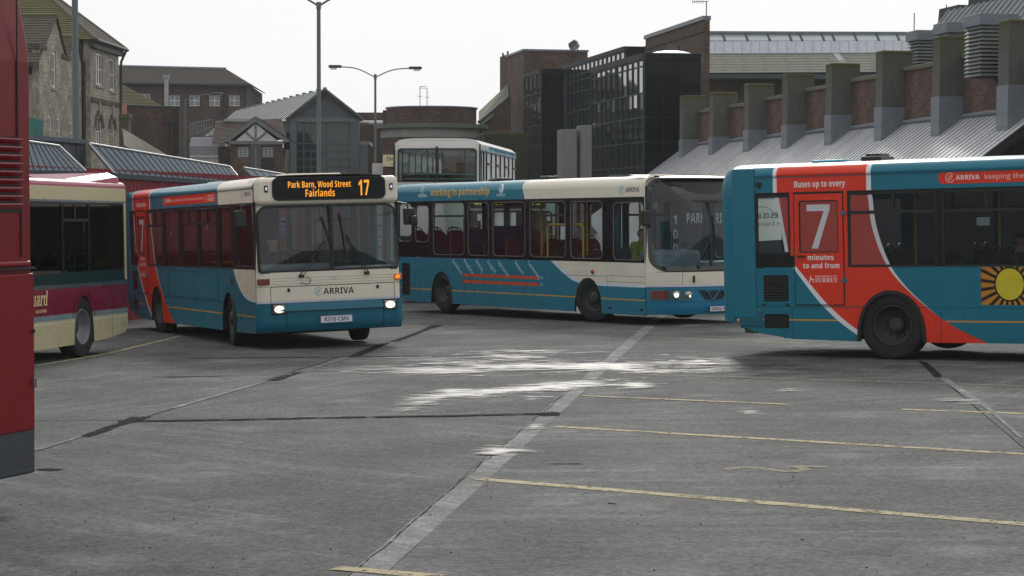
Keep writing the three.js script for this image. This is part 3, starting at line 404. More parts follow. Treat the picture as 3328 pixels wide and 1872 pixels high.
const A_L = 8.987, aD = [0.40124, 0.01963, 0.91576];
const busA = dart('single_decker_bus', 'cream and teal single-decker bus showing an orange 17, its front towards us with headlights lit', [-2.84 - aD[0] * A_L, -0.439 - aD[1] * A_L, -31.443 - aD[2] * A_L], [[0.91546, 0.0249, -0.40164], [-0.03068, 0.9995, -0.00798], aD], false);
const busC = dart('single_decker_bus', 'teal single-decker bus with a red and white swoosh and a big 7 on its door', [3.846, -0.319, -29.408], [[0.53507, 0.01359, -0.8447], [-0.02746, 0.99962, -0.00132], [0.84436, 0.0239, 0.53524]], true);

{ // ---- face of the 17
  const g = busA, L = 8.95, fz = (x) => L + 0.04 * (1 - Math.pow(x / 1.2, 2)) - 0.1 * Math.pow(Math.max(0, (Math.abs(x) - 1.1) / 0.1), 2) * 0.6;
  // picture x runs to the right = towards +x (nearside); livery drawn so
  const tf = livery(2.5, 1.4, -1.25, ({ c, txt, box, line }) => {
    box(-1.25, 0, 1.25, 1.4, CREAM); box(-1.25, 0, 1.25, 0.735, '#0a667d'); box(-1.25, 0.735, 1.25, 0.775, '#c9d2de');
    for (const y of [1.04, 1.085, 1.13]) line([[-0.96, y], [1.05, y]], 0.009, '#b9b29c');
    line([[-1.2, 1.005], [1.2, 1.005]], 0.008, '#8d8774'); line([[-0.98, 1.0], [-0.98, 0.74]], 0.01, '#4a463c'); line([[-0.98, 1.0], [1.08, 1.0]], 0.01, '#4a463c'); line([[1.08, 1.0], [1.08, 0.74]], 0.01, '#4a463c');
    swirl(c, -0.205, 0.905, 0.062, '#4fa3a8'); txt('ARRIVA', -0.125, 0.856, 0.098, '#1c2030', { w: 0.51 }); txt('3100', -0.03, 1.085, 0.05, '#8fb6ae', { w: 0.14, font: 'normal' });
    line([[-1.2, 0.735], [1.2, 0.735]], 0.014, '#0b4b62');
  }, 420);
  const fm = paintOf(tf, 0.36);
  part(g, 'front_panel', gridS(-1.2, 0.7, 1.2, 1.225, 30, 4, (x, y) => [x, y, fz(x) + 0.004]), fm);
  part(g, 'bumper', gridS(-1.215, 0.29, 1.215, 0.735, 30, 8, (x, y) => [x, y, fz(x * 0.985) + 0.035 - 0.06 * Math.pow(Math.max(0, (0.42 - y) / 0.13), 2)]), fm);
  part(g, 'bumper_lip', gridS(-0.86, 0.62, 0.86, 0.735, 20, 2, (x, y) => [x, y, fz(x) + 0.04 + (0.735 - y) * 0.32]), plainPaint('#0a667d'));
  part(g, 'bumper_underside', bx(-1.18, 0.28, 8.5, 1.18, 0.31, 8.93), M.dark);
  for (const x of [-0.745, 0.87]) part(g, 'panel_joint', bc(0.012, 0.3, 0.01, x, 0.46, fz(x) + 0.034), M.dark);
  // windscreen
  const out = rrect(-1.2, 1.205, 1.2, 2.31, 0.01, 0.06, 8), mid = rrect(-1.165, 1.215, 1.175, 2.275, 0.06, 0.19, 8), inn = rrect(-1.125, 1.255, 1.135, 2.24, 0.04, 0.16, 8), wz = (x, y) => [x, y, fz(x) - 0.05 * (y - 1.2)];
  const ws = part(g, 'windscreen', ring(mid, inn, 1, (x, y) => { const p = wz(x, y); p[2] += 0.012; return p; }), M.black);
  part(g, 'windscreen_surround', ring(out, mid, 1, wz), plainPaint(CREAM));
  part(ws, 'pane', ring(inn, inn.map(() => [0, 1.75]), 5, wz), M.screen);
  part(ws, 'windscreen_bar', [bc(0.05, 1.0, 0.03, 0.04, 1.75, fz(0) - 0.02)], M.black);
  // destination box and display
  const dome = part(g, 'destination_box', [rb(2.37, 0.43, 0.5, 0.085, 0, 2.497, L - 0.175, 4)], plainPaint(CREAM));
  const dt = canvasTex(1024, 192, (c, w, h) => { c.fillStyle = '#060708'; c.fillRect(0, 0, w, h); const sx = w / 1.86, sy = h / 0.35, T = (s, x0, x1, y, cap, f) => { c.save(); c.translate((x0 + 0.915) * sx, (0.35 - (y - 2.355)) * sy); c.font = `${f} 100px sans-serif`; const m = c.measureText(s).width; c.scale((x1 - x0) * sx / m, cap * sy / 73); c.fillStyle = '#ffa52e'; c.fillText(s, 0, 0); c.restore(); };
    T('Park Barn, Wood Street', -0.67, 0.38, 2.545, 0.1, 'bold'); T('Fairlands', -0.39, 0.11, 2.40, 0.115, 'bold'); c.strokeStyle = '#ffa52e'; T('17', 0.49, 0.69, 2.405, 0.25, 'bold'); c.fillStyle = 'rgba(6,7,8,0.5)'; for (let x = 0; x < w; x += 6) c.fillRect(x, 0, 1.6, h); for (let y = 0; y < h; y += 6) c.fillRect(0, y, w, 1.6); });
  const dm = new THREE.MeshPhysicalMaterial({ color: 0x050505, roughness: 0.3, specularIntensity: 0.4, emissive: 0xffffff, emissiveMap: dt, emissiveIntensity: 1.9 });
  const dl = rrect(-0.915, 2.355, 0.945, 2.705, 0.09, 0.09, 8), dg = ring(dl, dl.map(() => [0.015, 2.53]), 3, (x, y) => [x, y, L + 0.082]); { const u = dg.attributes.uv; for (let i = 0; i < u.count; i++) u.setXY(i, (u.getX(i) + 0.915) / 1.86, (u.getY(i) - 2.355) / 0.35); }
  const disp = part(g, 'destination_display', dg, dm); part(disp, 'display_frame', ring(rrect(-0.925, 2.345, 0.955, 2.712, 0.1, 0.1, 8), rrect(-0.905, 2.365, 0.935, 2.695, 0.085, 0.085, 8), 1, (x, y) => [x, y, L + 0.086]), M.black);
  for (const x of [-1.02, 1.05]) { const m = part(g, 'marker_lamp', [rb(0.055, 0.11, 0.03, 0.02, x, 2.535, L + 0.08)], M.black); part(m, 'lamp_lens', rb(0.025, 0.05, 0.02, 0.009, x, 2.535, L + 0.09), new THREE.MeshPhysicalMaterial({ color: 0xd8ccff, roughness: 0.2, emissive: 0xd9ccff, emissiveIntensity: 0.8 })); }
  // lamps
  for (const [x, on] of [[-0.865, 1], [0.98, 1]]) { const h = part(g, 'headlamp', [rb(0.245, 0.175, 0.06, 0.02, x, 0.655, fz(x) + 0.025)], M.black); part(h, 'lamp_lens', rb(0.2, 0.135, 0.03, 0.025, x, 0.652, fz(x) + 0.05), LENS); part(h, 'lit_bulb', new THREE.SphereGeometry(0.085, 20, 12).scale(1, 0.68, 0.14).translate(x, 0.65, fz(x) + 0.062), LAMP); }
  part(g, 'indicator', rb(0.2, 0.1, 0.03, 0.012, -1.09, 1.085, fz(-1.09) + 0.012), AMBERD); { const n = part(g, 'indicator', rb(0.13, 0.1, 0.05, 0.012, 1.14, 1.09, fz(1.14) + 0.012), AMBER); part(n, 'lit_bulb', new THREE.SphereGeometry(0.04, 12, 8).scale(1, 0.85, 0.3).translate(1.135, 1.09, fz(1.14) + 0.038), AMBERON); }
  for (const x of [-0.69, 0.79]) part(g, 'panel_lock', rb(0.04, 0.055, 0.02, 0.008, x, 0.945, fz(x) + 0.012), M.black);
  // number plate
  const pt = canvasTex(512, 112, (c, w, h) => { c.fillStyle = '#dfe3ee'; c.fillRect(0, 0, w, h); c.strokeStyle = '#222'; c.lineWidth = 5; c.strokeRect(3, 3, w - 6, h - 6); c.fillStyle = '#15151c'; c.font = 'bold 88px sans-serif'; const m = c.measureText('R310 CMV').width; c.save(); c.translate(w / 2, 88); c.scale(400 / m, 1); c.textAlign = 'center'; c.fillText('R310 CMV', 0, 0); c.restore(); });
  const pg = gridS(0, 0, 1, 1, 1, 1, (x, y) => [-0.2 + 0.53 * x, 0.405 + 0.115 * y, fz(0) + 0.052]); part(g, 'number_plate_holder', rb(0.6, 0.17, 0.03, 0.02, 0.065, 0.462, fz(0) + 0.035), plainPaint('#0b5a75')); part(g, 'number_plate', pg, phy(0xffffff, 0.35, { map: pt, clearcoat: 0.4 }));
  // wipers
  const wip = (px_, py, ex, ey, bx0, by0, bx1, by1, d) => { const z = (y) => fz(0) + 0.035 - 0.05 * (y - 1.2); const w = part(g, 'wiper', [tube([[px_, py, z(py)], [ex, ey, z(ey)]], 0.008), tube([[px_ + d, py, z(py)], [ex + d * 0.6, ey - 0.04, z(ey)]], 0.006), rb(0.09, 0.05, 0.04, 0.015, px_ + d / 2, py - 0.01, z(py) - 0.01)], M.black); part(w, 'wiper_blade', [tube([[bx0, by0, z(by0) - 0.012], [bx1, by1, z(by1) - 0.012]], 0.012)], M.rubber); };
  wip(-0.52, 1.17, -0.06, 1.70, -0.11, 2.09, 0.055, 1.55, 0.07); wip(0.63, 1.18, 0.3, 1.78, 0.19, 2.14, 0.27, 1.45, -0.05);
  part(g, 'washer_hose', tube([[-0.4, 1.15, fz(0) + 0.02], [-0.33, 1.1, fz(0) + 0.03], [-0.38, 1.03, fz(0) + 0.025], [-0.5, 1.06, fz(0) + 0.02]], 0.005, 5, false, false), M.black);
  // mirrors on arms
  for (const [x, z, y] of [[-1.46, 9.08, 2.08], [1.36, 8.98, 2.05]]) { const s = Math.sign(x), m = part(g, 'mirror', [rb(0.19, 0.27, 0.07, 0.03, x, y, z)], M.black); part(m, 'mirror_arm', tube([[s * 1.17, y + 0.24, L - 0.05], [x - s * 0.03, y + 0.2, z - 0.01], [x, y + 0.1, z]], 0.014), M.black); }
  part(g, 'mirror', [rb(0.12, 0.16, 0.06, 0.03, 1.42, 1.98, 9.05)], M.black);
  // cab
  part(g, 'dashboard', [rb(1.25, 0.3, 0.45, 0.06, -0.5, 1.2, 8.62), rb(1.1, 0.2, 0.4, 0.06, 0.6, 1.18, 8.66)], std([0.12, 0.15, 0.16], 0.6));
  part(g, 'steering_wheel', new THREE.TorusGeometry(0.22, 0.016, 8, 28).rotateX(-1.05).translate(-0.62, 1.42, 8.3), M.black);
  part(g, 'cab_partition', [bx(-1.13, 0.42, 7.78, -0.1, 1.5, 7.81), bx(-0.13, 0.42, 7.8, -0.1, 1.35, 8.5), bx(-1.13, 1.5, 7.775, -0.45, 2.4, 7.8)], std([0.025, 0.025, 0.027], 0.7));
  part(g, 'ticket_machine', [rb(0.24, 0.34, 0.2, 0.03, 0.05, 1.5, 8.45), rb(0.4, 0.03, 0.25, 0.01, -0.25, 1.5, 8.5)], M.black);
  part(g, 'front_door', [bx(1.14, 0.42, 7.95, 1.17, 2.35, 7.99), bx(1.14, 0.42, 8.45, 1.17, 2.35, 8.5)], plainPaint(TEAL));
  part(g, 'roof_hatch', rb(0.9, 0.05, 0.7, 0.02, 0.1, 2.77, 7.7), plainPaint(CREAM)); part(g, 'roof_hatch', rb(0.9, 0.05, 0.7, 0.02, 0.1, 2.77, 3.4), plainPaint(CREAM));
  part(g, 'side_repeater', hang(ext(rrect(7.52, 1.03, 7.6, 1.13, 0.01), [], 0.02, 0.02), 1.215, -1, 0.02), AMBERD);
  part(g, 'beading', hang(ext(rect(3.29, 0.745, 6.73, 1.23), [rect(3.31, 0.765, 6.71, 1.21)], 0.01, 0.01), 1.208, -1, 0.01), plainPaint(TEALD));
}
{ // ---- extras of the 7
  const g = busC;
  part(g, 'roof_vent', rb(0.6, 0.05, 0.5, 0.024, -0.5, 2.75, 1.3), plainPaint('#2f9fbd')); part(g, 'roof_hatch', [rb(0.5, 0.07, 0.3, 0.02, -0.45, 2.77, 1.9), rb(0.36, 0.05, 0.22, 0.02, -0.45, 2.82, 1.9)], M.black);
  part(g, 'filler_cap', new THREE.CylinderGeometry(0.045, 0.045, 0.02, 16).rotateZ(Math.PI / 2).translate(-1.21, 2.45, 0.41), M.black);
  for (const [a, b, n] of [[0.82, 1.15, 9], [0.44, 0.6, 5]]) for (let k = 0; k < n; k++) part(g, 'grille_slat', hang(ext(rect(0.475, a + (b - a) * k / n, 0.825, a + (b - a) * (k + 0.45) / n), [], 0.012, 0.012), 1.21, -1, 0.012), M.black);
  part(g, 'wheel_arch_trim', hang(ext(arch(2.36, 0.5, 0.96, 0.25).concat([[2.36 + 0.5, 0.25]]), [arch(2.36, 0.455, 0.91, 0.2501)], 0.02, 0.02), 1.216, -1, 0.02), M.rubber);
  part(g, 'front_bulkhead', bx(-1.15, 0.42, 8.5, 1.15, 1.3, 8.9), INT.wall); part(g, 'front_panel', [bx(-1.19, 0.3, 8.95, 1.19, 1.22, 8.99), bx(-1.19, 2.3, 8.95, 1.19, 2.72, 9.0)], plainPaint(TEAL)); { const w = part(g, 'windscreen', ring(rrect(-1.19, 1.22, 1.19, 2.3, 0.02, 0.05), rrect(-1.13, 1.27, 1.13, 2.25, 0.05, 0.15), 1, (x, y) => [x, y, 8.98]), M.black); part(w, 'pane', gridS(-1.13, 1.27, 1.13, 2.25, 1, 1, (x, y) => [x, y, 8.97]), M.pane); }
  // lettering on the rear window, read from inside
  const t = canvasTex(1024, 400, (c, w, h) => { c.fillStyle = '#c6cbca'; c.fillRect(0, 0, w, h); c.fillStyle = '#2d3338'; const T = (str, y, wd, f) => { c.save(); c.translate(430, y); c.font = f; c.textAlign = 'right'; const m = c.measureText(str).width; c.scale(wd / m, 1); c.fillText(str, 0, 0); c.restore(); }; T('buses.co.uk', 190, 560, 'bold 92px sans-serif'); T('times & ticket info', 262, 520, '56px sans-serif'); c.strokeStyle = '#7d8386'; c.lineWidth = 9; c.beginPath(); c.ellipse(300, 190, 230, 110, 0, 3.3, 6.1); c.stroke(); });
  part(g, 'rear_window_advert', gridS(0.98, 1.62, -0.98, 2.26, 12, 1, (x, y) => [x, y, bul(x) + 0.03]), phy(0xffffff, 1, { map: t, transmission: 0.8, thickness: 0 })).geometry.attributes.uv.array.set(gridS(0, 0, 1, 1, 12, 1, (x, y) => [x, y, 0]).attributes.uv.array);
}
// ---- the single-decker with black glazed sides
const bD = [0.54435, 0.01023, 0.83879], B_L = 9.975;
const busB = thing('single_decker_bus', 'long blue and cream single-decker bus with black window band and two orange route strips', 'bus', null);
busFrame(busB, [3.811 - bD[0] * B_L, -0.423 - bD[1] * B_L, -37.61 - bD[2] * B_L], [0.83882, 0.00298, -0.5444], [-0.00807, 0.99994, -0.00696], bD);
const TEALB = '#2a7e95', nose = (x) => B_L - 0.46 * Math.pow(Math.abs(x) / 1.25, 2.6);
{
  const g = busB, tex = livery(9.6, 2.85, 0, (k) => {
    const { c, txt, poly, box, line } = k;
    box(0, 0, 9.6, 2.85, TEALB); line([[0, 0.47], [9.6, 0.47]], 0.024, '#d9a53a');
    poly([[5.30, 2.85], [5.36, 2.6], [5.44, 2.4], [9.6, 2.4], [9.6, 2.85]], CREAM); line([[5.29, 2.86], [5.355, 2.6], [5.435, 2.4]], 0.03, '#dfe6ee');
    const cv = smoothPts([[6.28, 1.22], [6.42, 1.13], [6.88, 0.89], [7.28, 0.76], [7.92, 0.715], [8.6, 0.71], [9.6, 0.71]]); poly([...cv, [9.6, 1.22]], '#dfe6ee'); poly([...shift(cv, 0.05, 0).map(([x, y]) => [x, y + 0.06]), [9.6, 1.22]], CREAM);
    box(9.49, 0.71, 9.6, 2.85, CREAM);
    box(0.05, 1.19, 9.49, 2.41, '#101214'); line([[0.05, 2.415], [9.49, 2.415]], 0.012, '#2a3a44'); line([[0.05, 1.19], [9.49, 1.19]], 0.03, '#0a0c0d');
    swirl(c, 1.27, 2.66, 0.07, '#cfe3ea'); txt('ARRIVA', 1.09, 2.505, 0.075, '#d6e6ec', { w: 0.36 }); txt('working in partnership', 1.62, 2.53, 0.145, '#ecb64e', { w: 2.44, font: 'bold' }); txt('SURREY', 4.33, 2.485, 0.06, '#cfe3ea', { w: 0.34, face: 'serif' }); c.fillStyle = '#cfe3ea'; c.beginPath(); c.ellipse(4.52, 2.65, 0.085, 0.1, 0, 0, 7); c.fill(); c.fillStyle = TEALB; c.beginPath(); c.ellipse(4.49, 2.67, 0.03, 0.05, 0.4, 0, 7); c.fill();
    swirl(c, 8.77, 2.55, 0.08, '#57aab0'); txt('ARRIVA', 8.89, 2.515, 0.085, '#2c3040', { w: 0.44 });
    for (const y of [0.815, 0.68]) { c.fillStyle = '#d8592f'; c.beginPath(); c.roundRect(2.93, y - 0.032, 2.98, 0.064, 0.03); c.fill(); }
    for (const z of [2.97, 3.34, 3.8, 4.28, 4.82, 5.88]) { c.fillStyle = '#b8333a'; c.beginPath(); c.arc(z, 0.815, 0.026, 0, 7); c.fill(); } for (const z of [2.97, 3.82, 4.3, 4.83, 5.45, 5.88]) { c.fillStyle = '#b8333a'; c.beginPath(); c.arc(z, 0.68, 0.026, 0, 7); c.fill(); }
    txt('34', 5.95, 0.785, 0.07, '#b9d3dc', { w: 0.11, font: 'normal' }); txt('35', 5.95, 0.645, 0.07, '#b9d3dc', { w: 0.11, font: 'normal' });
    for (const [s, z] of [['Guildford', 2.52], ['Westfield', 3.0], ['Woking', 3.48], ['Knaphill', 3.94], ['Lightwater', 4.36], ['Deepcut', 5.0], ['Camberley', 5.5]]) txt(s, z, 1.11, 0.085, '#d5e5ea', { rot: 0.62, font: 'normal', sx: 0.9 });
    for (const z of [3.05, 4.07, 5.43, 6.9, 8.28]) line([[z, 0.19], [z, z > 8 ? 0.92 : 0.89]], 0.007, '#14566e'); line([[0.3, 0.9], [8.28, 0.9]], 0.007, '#155a73'); line([[8.28, 0.915], [9.5, 0.915]], 0.009, '#7d7a6c'); line([[8.28, 0.8], [9.5, 0.8]], 0.008, '#7d7a6c'); line([[1.57, 0.2], [1.57, 2.4]], 0.006, '#0e2a35');
    c.fillStyle = '#0c1012'; c.fillRect(0.35, 0.32, 0.34, 0.71); c.fillRect(8.32, 0.27, 0.1, 0.04); c.fillRect(9.34, 0.27, 0.1, 0.04); box(1.0, 1.16, 1.12, 1.185, '#8a8f90');
  });
  const wins = [[0.2, 0.78, 1.53, 2.36, 0, 0.1], [0.96, 1.54, 1.52, 2.31, 0, 0.1], [1.74, 3.03, 1.25, 2.36, 2.085, 0.1], [3.2, 4.02, 1.25, 2.36, 0, 0.1], [4.19, 5.41, 1.25, 2.36, 0, 0.1], [5.6, 6.87, 1.25, 2.36, 2.085, 0.1], [7.06, 8.13, 1.24, 2.35, 0, 0.1], [8.5, 9.46, 1.23, 2.31, 0, 0.1]];
  shell(g, { w: 1.25, L1: 9.51, zf: 9.6, eave: 2.62, waist: 1.19, rear: 0.95, under: () => [[0, 0.3], [0.35, 0.24], [0.82, 0.18], [1.6, 0.18], ...arch(2.07, 0.45, 0.87, 0.18), [2.54, 0.185], ...arch(7.64, 0.46, 0.86, 0.18), [9.51, 0.18]], wins, paint: paintOf(tex), plain: plainPaint(TEALB), section: [[1.25, 2.62], [1.245, 2.68], [1.215, 2.735], [1.15, 2.78], [1.0, 2.81], [0.5, 2.835], [0, 2.84]], glass: M.pane, axles: [2.07, 7.64], archR: (z) => (z < 4 ? 0.45 : 0.46), archTop: 0.87, frame: 0.012, frameMat: mott([0.16, 0.17, 0.17], 0.5) });
  for (const s of [-1, 1]) { wheel(g, s * 1.08, 0.47, 2.07, 0.47, s, 0, RIMG); wheel(g, s * 1.06, 0.47, 7.7, 0.47, s, 0.3, RIMG, true); }
  // face, strongly bowed in plan
  const tf = livery(2.6, 1.5, -1.3, ({ c, box, line }) => { box(-1.3, 0, 1.3, 1.5, CREAM); box(-1.3, 0, 1.3, 0.715, '#1f7fa4'); line([[-1.3, 0.715], [1.3, 0.715]], 0.022, '#23508a'); box(-1.3, 0.72, 1.3, 0.75, '#d5dbe4'); line([[-0.66, 0.73], [-0.66, 1.02]], 0.008, '#77725f'); line([[-1.3, 0.44], [1.3, 0.44]], 0.012, '#0f5573'); }, 380);
  const fm = paintOf(tf, 0.34), FP = (x, y, d = 0) => { const t = Math.max(0, y - 2.45) / 0.42; return [x * (1 - 0.05 * t * t), y, nose(x) + d - 0.10 * Math.max(0, y - 1.0) / 1.5 - 0.16 * t * t]; };
  const out = rrect(-1.25, 0.99, 1.25, 2.84, 0.02, 0.22, 10), scr = rrect(-1.2, 1.02, 1.2, 2.775, 0.26, 0.26, 10), gl = rrect(-1.15, 1.11, 1.15, 2.72, 0.2, 0.2, 10);
  part(g, 'front_panel', gridS(-1.25, 0.70, 1.25, 1.0, 40, 5, (x, y) => FP(x, y)), fm);
  part(g, 'bumper', gridS(-1.25, 0.2, 1.25, 0.715, 40, 8, (x, y) => FP(x, y, 0.02 - 0.05 * Math.pow(Math.max(0, (0.4 - y) / 0.2), 2))), fm);
  part(g, 'windscreen_surround', ring(out, scr, 3, (x, y) => FP(x, y)), plainPaint(CREAM));
  const ws = part(g, 'windscreen', ring(scr, gl, 2, (x, y) => FP(x, y, 0.006)), phy([0.01, 0.011, 0.012], 0.12, { clearcoat: 0.5 }));
  part(ws, 'pane', ring(gl, gl.map(() => [0, 1.8]), 8, (x, y) => FP(x, y, 0.004)), M.pane);
  part(ws, 'windscreen_bar', tube([FP(-0.02, 1.1, -0.02), FP(-0.02, 2.3, -0.02)], 0.03, 8), M.black);
  part(g, 'destination_display', [gridS(-1.08, 2.35, 1.08, 2.7, 30, 2, (x, y) => FP(x, y, -0.09)), gridS(-1.13, 2.315, 1.13, 2.35, 30, 1, (x, y) => FP(x, y, -0.03))], M.black);
  part(g, 'front_cornice', gridS(-1.2, 2.76, 1.2, 2.86, 30, 4, (x, y) => { const t = (y - 2.76) / 0.1; return [x, 2.77 + 0.07 * t, nose(x) - 0.18 - 0.45 * t * t]; }), plainPaint(CREAM));
  // lamps, grille, plate
  for (const s of [-1, 1]) {
    const q = (x, y, d) => FP(s * x, y, d);
    part(g, 'lamp_cluster', gridS(s * 1.22, 0.47, s * 0.5, 0.68, 14, 2, (x, y) => FP(x, y, 0.03)), phy([0.05, 0.16, 0.2], 0.25, { clearcoat: 1 }));
    part(g, 'indicator', gridS(s * 1.19, 0.495, s * 0.93, 0.65, 8, 2, (x, y) => FP(x, y, 0.045)), s < 0 ? AMBERD : AMBERD);
    const h = part(g, 'headlamp', new THREE.SphereGeometry(0.1, 20, 12).scale(1, 0.78, 0.4).translate(...q(0.78, 0.575, 0.02)), LENS); part(h, 'lit_bulb', new THREE.SphereGeometry(0.062, 16, 10).scale(1, 0.8, 0.4).translate(...q(0.8, 0.57, 0.05)), LAMP);
    const h2 = part(g, 'headlamp', new THREE.SphereGeometry(0.09, 20, 12).scale(1, 0.78, 0.4).translate(...q(0.56, 0.575, 0.02)), LENS); part(h2, 'lit_bulb', new THREE.SphereGeometry(0.022, 12, 8).translate(...q(0.55, 0.545, 0.05)), LAMP);
  }
  part(g, 'grille', ring([[-0.36, 0.655], [0.36, 0.655], [0.2, 0.475], [-0.2, 0.475]], [[-0.02, 0.56], [0.02, 0.56], [0.02, 0.55], [-0.02, 0.55]], 4, (x, y) => FP(x, y, 0.035)), M.dark);
  for (const [a, b] of [[[-0.2, 0.65], [-0.05, 0.48]], [[0.13, 0.65], [-0.02, 0.48]], [[0.2, 0.65], [0.3, 0.55]]]) part(g, 'grille_rib', tube([FP(a[0], a[1], 0.045), FP(b[0], b[1], 0.045)], 0.012), plainPaint('#1f7fa4'));
  part(g, 'panel_handle', rb(0.045, 0.13, 0.03, 0.012, ...FP(-0.44, 0.865, 0.01)), M.black);
  const pt = canvasTex(512, 112, (c, w, h) => { c.fillStyle = '#d7dbe2'; c.fillRect(0, 0, w, h); c.strokeStyle = '#222'; c.lineWidth = 5; c.strokeRect(3, 3, w - 6, h - 6); c.fillStyle = '#15151c'; c.font = 'bold 88px sans-serif'; const m = c.measureText('GK52 YVF').width; c.save(); c.translate(w / 2, 88); c.scale(440 / m, 1); c.textAlign = 'center'; c.fillText('GK52 YVF', 0, 0); c.restore(); });
  part(g, 'number_plate', gridS(0, 0, 1, 1, 6, 1, (x, y) => { const p = FP(-0.12 + 0.53 * x, 0.245 + 0.105 * y, 0.055); return p; }).scale(1, 1, 1), phy(0xffffff, 0.35, { map: pt })).geometry.attributes.uv.needsUpdate = true;
  { const w = part(g, 'wiper', [tube([FP(-0.36, 1.13, 0.03), FP(0.02, 1.75, 0.03)], 0.01), tube([FP(-0.3, 1.13, 0.03), FP(0.06, 1.6, 0.03)], 0.007)], M.black); part(w, 'wiper_blade', tube([FP(0.02, 2.05, 0.02), FP(0.1, 1.4, 0.02)], 0.012), M.rubber); }
  for (const x of [-1.42, 1.42]) { const m = part(g, 'mirror', rb(0.2, 0.3, 0.09, 0.04, x, 2.02, 9.75), M.black); part(m, 'mirror_arm', tube([[Math.sign(x) * 1.2, 2.3, 9.55], [x, 2.2, 9.75]], 0.014), M.black); }
  part(g, 'marker_lamp', rb(0.09, 0.04, 0.05, 0.015, -1.05, 2.8, 9.6), M.black);
  part(g, 'side_marker', new THREE.SphereGeometry(0.05, 14, 10).scale(0.5, 0.9, 1).translate(-1.265, 0.98, 7.81), REDLENS);
  part(g, 'window_advert', hang(ext(rect(6.68, 1.6, 6.86, 1.87), [], 0.002, 0.002), 1.238, -1, 0.002), STICK); part(g, 'window_advert', hang(ext(rect(3.55, 1.98, 3.7, 2.12), [], 0.002, 0.002), 1.238, -1, 0.002), STICK); part(g, 'window_advert', hang(ext(rect(6.2, 1.98, 6.32, 2.12), [], 0.002, 0.002), 1.238, -1, 0.002), STICK);
  // inside: seats, rails, stanchions, cab
  for (const z of [0.9, 1.75, 2.6]) for (const x of [-0.78, 0.78]) seat(g, x, z, 1, INT.seat, 0.72, 0.62);
  for (const z of [4.0, 4.85]) for (const x of [-0.78, 0.78]) seat(g, x, z, 1, INT.seat, 0.5, 0.66); for (const z of [5.7, 6.6, 7.5]) for (const x of [-0.78, 0.78]) seat(g, x, z, 1, INT.wallSeat, 0.36, 0.5);
  part(g, 'seat_screen', rb(0.9, 0.42, 0.05, 0.03, -0.76, 1.6, 3.0), INT.seatBlue); part(g, 'seat_screen', rb(0.9, 0.5, 0.05, 0.03, -0.76, 1.62, 3.95), INT.seatBlue);
  part(g, 'grab_rail', tube([[-1.1, 1.2, 6.02], [-1.1, 1.86, 6.02], [-1.1, 1.9, 6.1], [-1.1, 1.9, 7.2], [-1.1, 1.86, 7.28], [-1.1, 1.2, 7.28]], 0.022, 8), INT.yellow);
  for (const [x, z] of [[-0.5, 4.9], [-0.5, 6.55], [0.5, 6.2], [0.45, 7.2], [-0.4, 8.2]]) part(g, 'grab_pole', tube([[x, 0.42, z], [x, 2.55, z]], 0.02, 8), INT.yellow);
  part(g, 'cab_partition', [bx(-1.15, 0.42, 8.24, -0.15, 1.45, 8.28), bx(-1.15, 1.45, 8.24, -0.9, 2.45, 8.28), bx(-0.17, 0.42, 8.28, -0.13, 1.3, 9.1)], std([0.05, 0.16, 0.22], 0.5));
  part(g, 'cab_pillar', bx(-0.35, 0.42, 8.24, -0.15, 2.5, 8.28), std([0.03, 0.03, 0.035], 0.5));
  part(g, 'dashboard', [rb(1.15, 0.42, 0.5, 0.09, -0.5, 1.2, 9.3), rb(0.9, 0.12, 0.4, 0.05, 0.55, 1.12, 9.3)], std([0.11, 0.17, 0.2], 0.5));
  part(g, 'steering_wheel', new THREE.TorusGeometry(0.22, 0.016, 8, 28).rotateX(-1.05).translate(-0.65, 1.46, 9.0), M.black);
  const tb = (x, y) => [x, y, -0.05 + 0.05 * Math.pow(Math.abs(x) / 1.25, 4)]; part(g, 'tail_panel', gridS(1.25, 0.3, -1.25, 1.38, 20, 3, tb), plainPaint(TEALB)); part(g, 'tail_panel', gridS(1.25, 2.42, -1.25, 2.62, 20, 3, tb), plainPaint(TEALB)); for (const q of [-1, 1]) part(g, 'tail_post', gridS(q * 1.25, 1.38, q * 1.12, 2.42, 5, 3, tb), M.black); part(g, 'rear_window', gridS(1.12, 1.38, -1.12, 2.42, 12, 1, tb), M.paneClear);
  part(g, 'roof_vent', [rb(0.36, 0.07, 0.36, 0.03, -0.6, 2.86, 3.5), rb(0.6, 0.03, 0.12, 0.01, -0.6, 2.85, 3.5)], M.black); part(g, 'roof_vent', rb(0.3, 0.08, 0.3, 0.03, -0.5, 2.86, 5.2), M.black); part(g, 'roof_hatch', rb(0.3, 0.03, 0.3, 0.01, -0.8, 2.84, 8.1), M.black); part(g, 'aerial', tube([[-0.8, 2.8, 8.7], [-0.8, 2.97, 8.7]], 0.008), M.black);
  for (let k = 0; k < 12; k++) part(g, 'grille_slat', hang(ext(rect(0.37, 0.34 + k * 0.056, 0.67, 0.368 + k * 0.056), [], 0.012, 0.012), 1.258, -1, 0.012), M.black);
}
